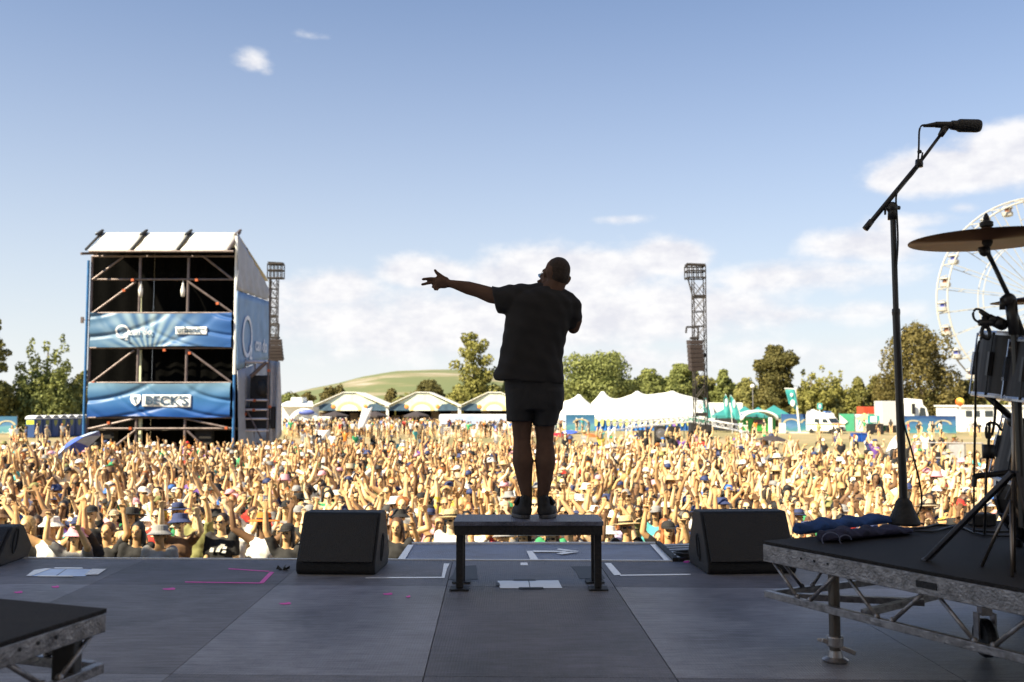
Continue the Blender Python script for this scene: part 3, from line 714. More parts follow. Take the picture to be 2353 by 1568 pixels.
o = g.build('hardware_stand', mat('bare_rod', (.26, .22, .19), .3, .9), smooth=True); rebase(o, (sx, KY, RT)); tag(o, 'thin bare metal rod stand close by the right edge', 'drum stand')
# kick pedal / clamp clutter at the far right
g = MB()
for x0, y0, x1, y1, r in ((2240, 1095, 2330, 1085, .014), (2240, 1092, 2238, 1120, .012), (2292, 1140, 2318, 1100, .008), (2312, 1150, 2332, 1106, .008), (2330, 1190, 2351, 1150, .006), (2322, 1215, 2340, 1170, .010)):
    g.tube(P(x0, y0, KY + .25), P(x1, y1, KY + .25), r, r, 8)
o = g.build('pedal_assembly', M_STAND, bevel=.004); rebase(o, G(2320, 1250, RT)); tag(o, 'black pedal and bracket assembly low at the right edge', 'drum pedal')
# clip-on drum microphone
mc = P(2280, 735, TY - .02); t = thing('drum_microphone', 'small black microphone clipped over the rack tom', 'microphone', mc)
def T(x, y): return P(x, y, TY - .02)
g = MB(); a, b = T(2252, 714), T(2272, 730); g.tube(a, b, .009, .014, 12); g.tube(b, T(2288, 739), .017, .019, 12); g.tube(T(2286, 738), T(2302, 746), .024, .025, 16); g.ell(T(2302, 746), .025); g.build('capsule', MATS['mic_body'], t, world=True, smooth=True)
g = MB(); g.tube(T(2250, 742), T(2285, 742), .014, .016, 10); g.tube(T(2262, 728), T(2263, 756), .011, .013, 10); g.path(spline([T(2262, 745), T(2256, 762), T(2260, 774), T(2272, 778), T(2274, 764), T(2268, 750)]), .0085, 8); g.build('clip', M_STAND, t, world=True, smooth=True)
g = MB(); g.path(spline([T(2254, 713), T(2242, 711), T(2236, 722), T(2240, 735), T(2252, 742)]), .005, 7); g.path(spline([T(2262, 770), T(2250, 785), P(2243, 830, TY), P(2242, 900, TY), P(2240, 1000, TY + .1), P(2238, 1100, TY + .2), P(2238, 1195, TY + .3), G(2238, 1222, RT + .02)]), .005, 7)
o = g.build('drum_microphone_cable', M_CABLE, smooth=True); rebase(o, G(2238, 1222, RT)); tag(o, 'black cable looping from the drum microphone down to the riser', 'cable', 'cables on the drum riser')
g = MB(); g.path(spline([P(x, y, TY + .12) for x, y in ((2287, 920), (2286, 960), (2279, 1000), (2268, 1006), (2266, 985), (2272, 973), (2290, 975), (2302, 990))] ), .006, 7)
g.path(spline([P(2274, 975, TY + .12), P(2271, 1030, TY + .12), P(2266, 1100, TY + .15), P(2264, 1180, TY + .2), G(2262, 1228, RT + .02)]), .006, 7); g.box(P(2271, 1038, TY + .12), (.04, .03, .06))
o = g.build('drum_cable', M_CABLE, smooth=True); rebase(o, G(2262, 1228, RT)); tag(o, 'doubled black cable with a square clip hanging below the rack tom', 'cable', 'cables on the drum riser')
g = MB(); g.path(spline([G(x, y, RT + .018) for x, y in ((2010, 1216), (2110, 1214), (2160, 1206), (2220, 1216), (2290, 1222), (2400, 1215))]), .006, 7); g.path(spline([G(x, y, RT + .02) for x, y in ((2085, 1218), (2140, 1222), (2200, 1210), (2260, 1230), (2380, 1232))]), .006, 7)
o = g.build('floor_cable', M_CABLE, smooth=True); rebase(o, G(2110, 1214, RT)); tag(o, 'black cables lying along the far edge of the drum riser', 'cable', 'cables on the drum riser')
g = MB(); c = G(2255, 1214, RT); g.box((c.x, c.y, RT + .05), (.13, .1, .07)); o = g.build('stage_box', M_BLACK, bevel=.01); rebase(o, (c.x, c.y, RT + .013)); tag(o, 'small black box at the far edge of the drum riser', 'stage box')
# ================================================================== front-of-house tower
TYD = 46.0
def tp(x, y, dy=0.0): return P(x, y, TYD + dy)
XL = P(207, 780, TYD).x; XR = P(541, 780, TYD).x
posts = [XL + (XR - XL) * k / 3 for k in range(4)]
DEP = 6.4
t = thing('scaffold_tower', 'tall scaffold tower with white awning roof and two blue banners in the crowd', 'tower', ((XL + XR) / 2, TYD + DEP / 2, GZ)); TW = t
def zt_(y): return ZZ(y, TYD)
M_SCAF = mat('scaffold_tube', (.15, .12, .12), .5, .5, var=.3, scale=3)
M_SHADE = mat('interior_shade', (.004, .004, .004), 1.0, spec=.0)  # near-black that carries the shade of the deep tower interior
M_ORANGE = mat('orange_coupler', (.45, .10, .03), .5)
levels = [643, 720, 800, 880, 960]
for i, x in enumerate(posts):
    for d in (0, DEP):
        g = MB(); g.tube((x, TYD + d, GZ), (x, TYD + d, zt_(590) - d * .12), .07 if d == 0 else .05, n=8); g.build('post', M_SCAF, t, world=True)
for y in levels + [590, 985]:
    g = MB(); z = zt_(y); g.tube((XL, TYD - .06, z), (XR, TYD - .06, z), .05, n=8); g.build('ledger', M_SCAF, t, world=True)
for (x0, y0, x1, y1) in [(213, 643, 285, 590), (213, 720, 312, 648), (535, 643, 468, 590), (430, 646, 533, 718), (210, 880, 308, 806), (430, 804, 533, 880), (208, 985, 310, 962), (428, 963, 530, 985), (262, 1028, 312, 988), (430, 990, 470, 1028)]:
    g = MB(); g.tube(tp(x0, y0, -.1), tp(x1, y1, -.1), .055, n=8); g.build('diagonal_brace', M_SCAF, t, world=True)
g = MB()
for (x, y) in ((305, 644), (452, 644), (285, 668), (500, 698), (215, 880), (436, 812), (300, 985), (250, 972), (520, 984), (378, 805)):
    g.box(tp(x, y, -.14), (.13, .12, .12))
g.build('orange_couplers', M_ORANGE, t, world=True)
for (x, y0, y1) in ((322, 655, 720), (321, 805, 878), (322, 962, 1025)):
    g = MB(); g.bar(tp(x + 1, y0, .25), tp(x, y1, .25), .14, .1); g.build('pale_cable_duct', mat('duct', (.72, .76, .52), .6), t, world=True)
for x, y in ((323, 668), (420, 668)):
    g = MB(); g.lathe([(.09, 0), (.12, .3), (.05, .6), (.02, .8)], c=tp(x, y + 14, -.0), n=8); g.build('hanging_cloth', M_WPAINT, t, world=True, smooth=True)
# decks, and a black sheet added to stand in for the shade inside
for y in (720, 880, 985):
    g = MB(); g.bbox((XL + .1, TYD + .2, zt_(y) - .1), (XR - .1, TYD + DEP - .2, zt_(y))); g.build('platform', mat('platform_ply', (.06, .05, .04), .8), t, world=True)
g = MB()
for i in range(3):
    g.grid(lambda a, b, i=i: (posts[i] - (.75 if i == 0 else 0) + (posts[i + 1] - posts[i] + (.75 if i == 0 else 0)) * a, TYD + 1.8 + .04 * math.sin(a * 19 + i), zt_(1120) + (zt_(556) - zt_(1120)) * b), 24, 2)
g.build('shade_sheet', M_SHADE, t, world=True, solid=.02)
for (x, y, w, h) in ((250, 1012, .7, 1.6), (470, 1000, .8, .9)):
    g = MB(); p_ = tp(x, y, .6); g.box(p_, (w, .5, h)); g.build('equipment_case', mat('dark_case', (.014, .013, .013), .9), t, world=True)
# roof awnings
zr, zl = zt_(534), zt_(583)
M_AWN = mat('awning_sheet', (.66, .66, .64), .6, var=.06, scale=2)
AX = [P(219, 700, TYD).x, P(322, 700, TYD).x, P(426, 700, TYD).x, P(541, 700, TYD).x]
for i in range(3):
    x0, x1 = AX[i] + .05, AX[i + 1] - .12; s = -.02
    g = MB(); g.grid(lambda a, b: (x0 + (x1 - x0) * a + s * b, TYD + .5 - 1.45 * b, zr + (zl - zr) * b + .10 * math.sin(math.pi * a) * 0 - .08 * math.sin(math.pi * b)), 6, 6); g.build('awning', M_AWN, t, world=True, solid=.05, smooth=True)
for i in range(4):
    g = MB(); x0 = AX[i]; g.bar((x0, TYD + .6, zr + .12), (x0 - .10, TYD - 1.0, zl + .02), .07, .10); g.bar((x0 + .05, TYD + .5, zr + .2), (x0 - .1, TYD + .1, zr - .1), .12, .08); g.build('roof_truss', M_BLACK if i < 3 else M_SCAF, t, world=True)
g = MB(); g.tube((AX[0] + .05, TYD - .95, zl - .05), (XR + .1, TYD - .95, zl - .05), .06, n=8); g.bar((XL - .15, TYD - .9, zl - .15), (XL + .3, TYD - .2, zl - .02), .12); g.build('roof_rail', M_SCAF, t, world=True)
# sloping roof sheet to the back
zb = zt_(534) - 1.55
g = MB(); g.poly([(XL - .1, TYD + .5, zr + .02), (XR - .15, TYD + .5, zr + .02), (XR - .15, TYD + DEP + .2, zb), (XL - .1, TYD + DEP + .2, zb)], .05); g.build('roof_sheet', M_AWN, t, world=True)
# blue edge pipes left and right, bracket
M_BPIPE = mat('blue_plastic', (.02, .12, .32), .5, var=.2)
for x, yt in ((XL - .12, 600), (XR + .02, 862)):
    g = MB(); g.tube((x, TYD - .15, GZ), (x, TYD - .15, zt_(yt)), .065, n=8); g.build('blue_edge_pipe', M_BPIPE, t, world=True)
g = MB(); g.tube((XR + .02, TYD - .15, zt_(861)), (XR + .02, TYD - .15, zt_(545)), .08, n=8); g.build('pale_edge_pipe', M_WPAINT, t, world=True)
g = MB(); g.tube(tp(188, 735, 0), tp(208, 736, 0), .03); g.box(tp(189, 736), (.12, .1, .3)); g.build('side_bracket', M_SCAF, t, world=True)
# side cladding: grey sheet above, blue printed sheet below, grey skirt
XS = XR + .16
def sy(x, y):   # point on the side plane X = XS
    d = ray(x * 1024 / 2353, y * 1024 / 2353); return Vector((0, 0, CAM_H)) + d * (XS / d.x)
def side(name, q, m, ny=10, amp=.06):
    q = [sy(*c) for c in q]
    g = MB(); g.grid(lambda a, b: (q[0].lerp(q[1], a)).lerp(q[3].lerp(q[2], a), b) + Vector((amp * math.sin(a * 31 + 2 * math.sin(b * 4)) * (.3 + b * .7), 0, 0)), 40, ny)
    return g.build(name, m, t, world=True, solid=.02, smooth=True)
side('side_sheet', [(545, 536), (617, 662), (617, 692), (546, 668)], mat('grey_sheet', (.33, .36, .44), .7, var=.1, scale=1.5))
M_SB = mat('blue_sheet', (.16, .29, .52), .6, var=.15, scale=.8)
side('side_banner', [(546, 669), (617, 693), (617, 826), (545, 850)], M_SB, amp=.02)
side('side_skirt', [(545, 852), (612, 828), (616, 1000), (545, 1110)], MATS['grey_sheet'], amp=.1)
g = MB(); cO = sy(566, 774); r0 = 1.05
for k in range(32):
    a, b = 2 * math.pi * k / 32, 2 * math.pi * (k + 1) / 32
    pts = [cO + Vector((.06, math.cos(q) * r * .82, math.sin(q) * r)) for q, r in ((a, r0), (b, r0), (b, r0 - .2), (a, r0 - .2))]; g.poly(pts)
g.build('side_logo_ring', mat('pale_print', (.62, .70, .86), .6), t, world=True, solid=.02)
Mxs = Matrix(((0, 0, 1, 0), (1, 0, 0, 0), (0, 1, 0, 0), (0, 0, 0, 1)))
text_part('2', 1.0, Matrix.Translation(sy(574, 812) + Vector((.06, 0, 0))) @ Mxs, MATS['pale_print'], t, bold=.03)
text_part('can do', 1.0, Matrix.Translation(sy(598, 795) + Vector((.06, 0, 0))) @ Mxs, MATS['pale_print'], t, sx=.85, bold=.02)
# banners: sagging printed cloth
def wr(a, b, sd):
    """folds hanging from the upper corners; a along, b down"""
    z = 0
    for cx, cy, k, amp in ((1.02, -.15, 13, 1), (-.02, -.1, 15, .8), (.62, -.6, 11, .5)):
        d = math.hypot((a - cx) * 1.6, (b - cy) * .9); z += amp * math.sin(d * k + sd * 2 + 1.5 * math.sin(a * 4 + sd)) * math.exp(-d * .6)
    z += .5 * math.sin(a * 9 + b * 3 + sd)
    return z * .03 + .085 * (max(0, math.sin(math.hypot((a - 1.1) * 1.9, b + .35) * 13 + sd)) ** 5 * (.4 + a * .6) + max(0, math.sin(math.hypot((a + .12) * 1.7, b + .5) * 11 + sd)) ** 5 * (1.1 - a))
def print_mat(name, kind):
    m = bpy.data.materials.new(name); m.use_nodes = True; tt = m.node_tree; b = tt.nodes['Principled BSDF']; b.inputs['Roughness'].default_value = .46; b.inputs['Specular IOR Level'].default_value = .35
    uv = N(tt, 'ShaderNodeTexCoord'); sp = N(tt, 'ShaderNodeSeparateXYZ'); LK(tt, uv.outputs['Generated'], sp.inputs[0])
    r = N(tt, 'ShaderNodeValToRGB'); e = r.color_ramp.elements
    if kind == 0:   # rays fanning from below the middle, blue to the right
        dx = math_(tt, 'SUBTRACT', sp.outputs[0], .42); dz = math_(tt, 'MULTIPLY', math_(tt, 'ADD', sp.outputs[2], .35), .28)
        an = math_(tt, 'ARCTAN2', dx, dz); s = math_(tt, 'SINE', math_(tt, 'MULTIPLY', an, 26.0)); s = math_(tt, 'MULTIPLY', math_(tt, 'ADD', s, 1.0), .5)
        fd = math_(tt, 'SUBTRACT', 1.0, math_(tt, 'MULTIPLY', math_(tt, 'ABSOLUTE', dx), 2.6), True); s = math_(tt, 'MULTIPLY', s, fd)
        e[0].position = .0; e[0].color = (.06, .14, .25, 1); e[1].position = 1; e[1].color = (.016, .08, .28, 1); k = e.new(.55); k.color = (.06, .15, .32, 1)
        LK(tt, sp.outputs[0], r.inputs[0]); mx = N(tt, 'ShaderNodeMixRGB', i={2: (.30, .42, .50, 1)}); LK(tt, s, mx.inputs[0]); LK(tt, r.outputs[0], mx.inputs[1]); LK(tt, mx.outputs[0], b.inputs['Base Color'])
    else:
        e[0].position = .05; e[0].color = (.008, .065, .28, 1); e[1].position = .95; e[1].color = (.10, .20, .30, 1); k = e.new(.5); k.color = (.03, .13, .33, 1)
        LK(tt, sp.outputs[2], r.inputs[0]); LK(tt, r.outputs[0], b.inputs['Base Color'])
    return m
M_LOGO = mat('white_print', (.78, .80, .82), .5); M_LOGO_D = mat('dark_print', (.10, .16, .24), .5)
def banner(y0, y1, sd, kind):
    z1, z0 = zt_(y0), zt_(y1); x0, x1 = XL + .1, XR - .12; yy = TYD - .32
    def f(a, b):
        sag = .16 * math.sin(math.pi * a) * (1 - b) * .5 + .12 * math.sin(math.pi * a * 2 + sd) * b * .4
        return Vector((x0 + (x1 - x0) * a, yy + wr(a, b, sd), z1 + (z0 - z1) * b - sag * .7))
    o = MB(); o.grid(f, 150, 40); o = o.build('banner', print_mat('banner_print_%d' % kind, kind), t, world=True, smooth=True, fix=False)
    def disp(co, off=.03):
        a = (co.x - x0) / (x1 - x0); b = (co.z - z1) / (z0 - z1); p_ = f(a, b); return Vector((co.x, p_.y - off, co.z - (.16 * math.sin(math.pi * a) * (1 - b) * .5 + .12 * math.sin(math.pi * a * 2 + sd) * b * .4) * .7))
    return o, disp, yy
def onb(x, y, yy): p_ = P(x, y, yy); return Matrix.Translation(p_) @ Matrix.Rotation(R(90), 4, 'X')
o, dsp, yy = banner(720, 798, .7, 0)
def plate(x0, y0, x1, y1, yy, dsp, m, off=.05, name='print_panel'):
    a, b = P(x0, y0, yy), P(x1, y1, yy); g = MB()
    g.grid(lambda i, j: dsp(Vector((a.x + (b.x - a.x) * i, yy, a.z + (b.z - a.z) * j)), off), 24, 10); return g.build(name, m, t, world=True, solid=.006, smooth=True)
g = MB(); c = P(282, 761, yy); ro = .33
ring = [[dsp(c + Vector((math.cos(2 * math.pi * k / 40) * r, 0, math.sin(2 * math.pi * k / 40) * r)), .09) for r in (ro, ro - .085)] for k in range(40)]
for k in range(40): g.poly([ring[k][0], ring[(k + 1) % 40][0], ring[(k + 1) % 40][1], ring[k][1]])
g.build('logo_ring', M_LOGO, t, world=True, solid=.006)
text_part('2', .34, onb(292, 776, yy), M_LOGO, t, disp=lambda c: dsp(c, .09), bold=.012)
text_part('can do', .42, onb(324, 763, yy), M_LOGO, t, disp=lambda c: dsp(c, .09), bold=.012)
plate(404, 751, 476, 769, yy, dsp, M_LOGO)
text_part('urbanite', .40, onb(440, 759, yy), M_LOGO_D, t, disp=lambda c: dsp(c, .10), bold=.012)
o, dsp, yy = banner(880, 958, 2.6, 1)
plate(328, 906, 440, 935, yy, dsp, M_LOGO)
text_part("BECK'S", .60, onb(384, 921, yy), M_LOGO_D, t, disp=lambda c: dsp(c, .10), bold=.02, sx=1.12)
g = MB(); c = P(312, 919, yy)
g.poly([dsp(c + Vector((a * .26, 0, b * .30)), .06) for a, b in ((-.9, .9), (.9, .9), (1, .2), (.7, -.5), (0, -1), (-.7, -.5), (-1, .2))]); g.build('shield_emblem', M_LOGO, t, world=True, solid=.006)
g = MB(); kp = [(-.35, .45), (-.1, .55), (.35, .5), (.1, .1), (.25, -.5), (0, -.62), (-.12, -.1), (-.4, .1)]
g.poly([dsp(c + Vector((a * .26, 0, b * .30)), .09) for a, b in kp]); g.build('shield_key', MATS['dark_print'], t, world=True, solid=.006)

# side stair scaffold with netting
t = thing('scaffold_stair', 'open scaffold stair with grey netting right of the tower', 'scaffold', (XR + 1.5, TYD + 1.5, GZ))
def st(x, y, d=1.2): return P(x, y, TYD + d)
for x in (563, 617):
    for d in (1.2, 3.0):
        g = MB(); p_ = st(x, 830, d if d < 2 else 1.2); g.tube((p_.x, TYD + d, GZ), (p_.x, TYD + d, ZZ(826, TYD + 1.2)), .055, n=8); g.build('post', M_SCAF, t, world=True)
for y in (920, 942, 963, 990, 1024, 832):
    g = MB(); g.tube(st(563, y), st(617, y), .055 if y > 840 else .08, n=8); g.build('rung', mat('pale_tube', (.66, .6, .62), .4, .5), t, world=True)
g = MB(); g.tube(st(568, 945), st(607, 1020), .05, n=8); g.build('diagonal_brace', M_SCAF, t, world=True); g = MB(); g.tube(st(576, 866), st(612, 832), .10, n=8); g.build('diagonal_brace', M_SCAF, t, world=True)
g = MB()
for (x, y) in ((585, 921), (583, 943), (563, 952), (618, 852), (620, 935)): g.box(st(x, y, 1.1), (.12, .12, .12))
g.build('orange_coupler', M_ORANGE, t, world=True)
g = MB(); n0 = [st(612, 828, 1.6), st(644, 832, 1.6), st(646, 1000, 1.6), st(618, 1040, 1.6)]
g.grid(lambda a, b: n0[0].lerp(n0[1], a).lerp(n0[3].lerp(n0[2], a), b) + Vector((0, .15 * math.sin(a * 12 + b * 3), 0)), 16, 12)
net = g.build('netting', mat('grey_netting', (.42, .42, .45), .8, var=.1), t, world=True, smooth=True, solid=.02)
g = MB(); g.box(st(603, 900, 1.8), (1.1, .6, 1.6)); g.box(st(598, 960, 1.8), (1.6, .7, 1.1)); g.ell(st(603, 893, 1.4), (.35, .2, .4)); g.build('followspot', M_BLACK, t, world=True, bevel=.05)

# ================================================================== delay towers
def mast(label, x, y0, y1, D, wpx, cagetop, cagew, group, lean=0):
    s = D / F * 1024 / 2353; w = wpx * s
    b = XY(x, D); t = thing('lattice_tower', label, 'tower', b, group=group)
    zt, zc = ZZ(y0, D), ZZ(cagetop, D)
    zz = [GZ]; 
    while zz[-1] < zc - w * 1.2: zz.append(zz[-1] + w * 1.25)
    g = MB()
    for a in (-1, 1):
        for c in (-1, 1): g.tube((b.x + a * w / 2, D + c * w / 2, GZ), (b.x + a * w / 2, D + c * w / 2, zc), .036, n=6)
    g.build('chord', M_DSTEEL, t, world=True)
    g = MB()
    for i, (za, zb) in enumerate(zip(zz, zz[1:])):
        for c in (-1, 1):
            s_ = 1 if i % 2 else -1
            g.tube((b.x - s_ * w / 2, D + c * w / 2, za), (b.x + s_ * w / 2, D + c * w / 2, zb), .022, n=5)
            g.tube((b.x + s_ * w / 2, D + c * w / 2, za), (b.x - s_ * w / 2, D + c * w / 2, zb), .022, n=5)
            g.tube((b.x + c * w / 2, D - s_ * w / 2, za), (b.x + c * w / 2, D + s_ * w / 2, zb), .022, n=5)
            g.tube((b.x - w / 2, D + c * w / 2, za), (b.x + w / 2, D + c * w / 2, za), .03, n=5)
        if i % 4 == 3: g.bbox((b.x - w / 2, D - w / 2, za - .12), (b.x + w / 2, D - w / 2 + .1, za + .12))
    g.build('lattice', M_DSTEEL, t, world=True)
    cw = cagew * s; cx = b.x + lean * s; g = MB()
    for a in (-1, -.5, 0, .5, 1):
        for c in (-1, 1): g.tube((cx + a * cw / 2, D + c * w * .6, zc), (cx + a * cw / 2, D + c * w * .6, zt - .1), .04, n=5)
    for z in (zc, zt - .1, (zc + zt) / 2):
        for c in (-1, 1): g.tube((cx - cw / 2, D + c * w * .6, z), (cx + cw / 2, D + c * w * .6, z), .05, n=5)
        for a in (-1, 1): g.tube((cx + a * cw / 2, D - w * .6, z), (cx + a * cw / 2, D + w * .6, z), .05, n=5)
    g.poly([(cx - cw / 2, D - w * .6, zt), (cx + cw / 2, D - w * .6, zt - .05), (cx + cw / 2, D + w * .6, zt - .05), (cx - cw / 2, D + w * .6, zt)], .06)
    g.tube((cx - cw * .4, D, zc), (b.x - w * .4, D, zc - 1.6), .05, n=5)
    g.build('head_cage', M_DSTEEL, t, world=True); return t
M_DSTEEL = mat('dark_lattice_steel', (.035, .03, .03), .6, .4, var=.3)
GT = 'delay towers in the crowd'
mast('grey lattice delay tower standing right of the performer', 1609, 609, 1030, 62, 27, 640, 42, GT, -8)
mast('grey lattice delay tower rising behind the scaffold tower', 625, 605, 1030, 66, 17, 640, 34, GT, 4)
def line_array(label, x, y0, y1, w, D, ytop, tilt):
    s = D / F * 1024 / 2353; z1, z0 = ZZ(y0, D), ZZ(y1, D); X = P(x, y0, D).x
    t = thing('line_array', label, 'speakers', (X, D, z0), 0, 'line arrays hung on the delay towers')
    n = 7; h = (z1 - z0) / n
    for k in range(n):
        zc = z1 - h * (k + .5); g = MB(); W_ = w * s; M = Matrix.Rotation(R(tilt + k * 1.2), 4, 'X') @ Matrix.Rotation(R(8), 4, 'Z')
        g.box((X + k * .02, D + .02 * k * k * .2, zc), (W_, .7, h * .93), M); o = g.build('speaker_box', mat('array_box', (.035, .025, .025), .6), t, world=True, bevel=.02)
    g = MB(); g.box((X, D, z1 + .12), (w * s * .6, .6, .14)); g.tube((X + .2, D, z1), (X + .25, D, ZZ(ytop, D)), .06); g.bar((X + .25, D, ZZ(ytop, D)), (X - .5, D, ZZ(ytop, D)), .12); g.bar((X - .5, D, ZZ(ytop, D)), (X - .55, D, ZZ(ytop + 14, D)), .1); g.build('rigging_bar', M_DSTEEL, t, world=True)
line_array('dark line array hanging from the delay tower right of the performer', 1596, 782, 852, 31, 60.6, 752, 4)
line_array('dark line array hanging beside the scaffold tower', 632, 780, 829, 30, 64.5, 745, 2)

# ================================================================== far row: hoardings, toilets, tents
def hoarding_mat(name, base, band):
    m = bpy.data.materials.new(name); m.use_nodes = True; tt = m.node_tree; b = tt.nodes['Principled BSDF']; b.inputs['Roughness'].default_value = .6
    tc = N(tt, 'ShaderNodeTexCoord'); n = N(tt, 'ShaderNodeTexNoise', i={'Scale': 1.6, 'Detail': 3.0, 'Distortion': 1.2}); mp = N(tt, 'ShaderNodeMapping'); mp.inputs['Scale'].default_value = (.35, 1, .9)
    LK(tt, tc.outputs['Object'], mp.inputs[0]); LK(tt, mp.outputs[0], n.inputs['Vector'])
    sp = N(tt, 'ShaderNodeSeparateXYZ'); LK(tt, tc.outputs['Generated'], sp.inputs[0])
    s = math_(tt, 'ADD', math_(tt, 'MULTIPLY', sp.outputs[2], .75), math_(tt, 'MULTIPLY', n.outputs[0], .5))
    r = N(tt, 'ShaderNodeValToRGB'); e = r.color_ramp.elements; e[0].position = .22; e[0].color = (.55, .55, .42, 1); e[1].position = .98; e[1].color = (*base, 1)
    for p_, c in ((.30, (.06, .24, .30)), (.46, band), (.62, (.05, .16, .32))): k = e.new(p_); k.color = (*c, 1)
    LK(tt, s, r.inputs[0]); LK(tt, r.outputs[0], b.inputs['Base Color']); return m
M_HB = hoarding_mat('hoarding_blue', (.015, .05, .17), (.035, .17, .28)); M_HT = hoarding_mat('hoarding_teal', (.02, .11, .22), (.11, .28, .35))
def hoarding(label, x0, x1, D, h, m, deco=True, D1=None, group='printed banners along the far fence'):
    a, b = XY(x0, D), XY(x1, D1 or D); t = thing('fence_banner', label, 'fence banner', (a + b) / 2, group=group)
    n = max(1, round((b - a).length / 3.4))
    g = MB(); g.bbox
    g.poly([a + Vector((0, 0, .1)), b + Vector((0, 0, .1)), b + Vector((0, 0, h)), a + Vector((0, 0, h))], .05, (0, 1, 0)); g.build('printed_sheet', m, t, world=True)
    g = MB()
    for k in range(n + 1): p_ = a.lerp(b, k / n); g.tube(p_ + Vector((0, .1, 0)), p_ + Vector((0, .1, h + .1)), .035, n=6)
    g.build('fence_posts', M_STEEL, t, world=True)
    if deco:
        d = (b - a).normalized()
        for k in range(n):
            g = MB()
            c = a.lerp(b, (k + .55) / n) + Vector((0, -.03, h * .52))
            g.poly([c + d * (1.05 * math.cos(q) * r) + Vector((0, 0, .55 * math.sin(q) * r)) for r, qs in ((1, range(0, 11)), (.72, range(10, -1, -1))) for q in [math.pi * i / 10 for i in qs]], .01, (0, -1, 0)); g.build('printed_arch', mat('cream_print', (.45, .40, .27), .6), t, world=True)
    return t
hoarding('blue printed fence banner at the far left behind the crowd', -60, 40, 112, 2.1, M_HT)
hoarding('blue printed fence banner between the toilets and the scaffold tower', 148, 206, 112, 2.3, M_HB)
hoarding('pale blue printed banner left of the yellow-scalloped marquee wall', 1225, 1366, 122, 2.2, M_HT)
hoarding('dark blue printed banner left of the tall teal flag', 1795, 1836, 119, 2.3, hoarding_mat('hoarding_night', (.03, .08, .24), (.10, .22, .42)))
hoarding('blue printed banner between the tall teal flag and the white van', 1838, 1872, 119, 2.3, M_HB)
hoarding('long blue printed banner in front of the lorry, right side', 2060, 2196, 113, 2.15, M_HB)
M_GRN = mat('green_sheet', (.06, .34, .20), .6, var=.1, scale=1)
for (x0, x1, lab) in ((1928, 1962, 'green fence sheet right behind the white van'), (1996, 2058, 'green fence sheet with a white arrow left of the long blue banner')):
    t = hoarding(lab, x0, x1, 121, 2.3, M_GRN, False, group='green sheets along the far fence')
    a, b = XY(x0, 121), XY(x1, 121); g = MB(); w = (b.x - a.x); c = (a.x + b.x) / 2; z = GZ + 1.2
    if x0 > 1950: g.poly([(c - w * .40, 120.9, z), (c - .1, 120.9, z + .9), (c - .1, 120.9, z + .4), (c + w * .3, 120.9, z + .4), (c + w * .3, 120.9, z - .4), (c - .1, 120.9, z - .4), (c - .1, 120.9, z - .9)], .03, (0, -1, 0))
    else: g.poly([(c - w * .5, 120.9, z + 1.0), (c + w * .05, 120.9, z + .1), (c - w * .5, 120.9, z - .6)], .03, (0, -1, 0))
    g.build('white_arrow', M_WPAINT, t, world=True)
t = hoarding('white fence sheet with a teal mark between the green sheets', 1963, 1995, 121.2, 2.25, M_WPAINT, False, group='green sheets along the far fence')
text_part('7', 1.7, Matrix.Translation(XY(1972, 121.0) + Vector((0, -.05, 1.2))) @ Matrix.Rotation(R(90), 4, 'X'), mat('teal_print', (.05, .45, .42), .6), t)
# green-white arrow board standing on black trailer
M_TEAL = mat('teal_cloth', (.04, .30, .31), .55, var=.1, scale=1.2)
a = XY(2003, 112); t = thing('arrow_board', 'black box trailer with a teal arrow board on top, by the blue bins', 'trailer', a)
g = MB(); g.box(a + Vector((.3, 0, .7)), (1.7, 1.0, 1.1)); g.build('black_box', M_BLACK, t, world=True, bevel=.05)
g = MB(); g.box(a + Vector((.1, -.2, 1.75)), (1.4, .08, .9)); g.build('board', M_TEAL, t, world=True)
g = MB(); g.poly([a + Vector(q) for q in ((-.3, -.27, 2.1), (.45, -.27, 2.1), (.45, -.27, 1.42), (-.3, -.27, 1.42))], .02, (0, -1, 0)); g.build('board_panel', M_WPAINT, t, world=True)
for s in (-.3, .9): g = MB(); g.lathe([(.2, -.06), (.26, -.04), (.26, .04), (.2, .06)], Matrix.Rotation(R(90), 4, 'X'), 14, a + Vector((s, -.55, .26))); g.build('wheel', M_CABLE, t, world=True)

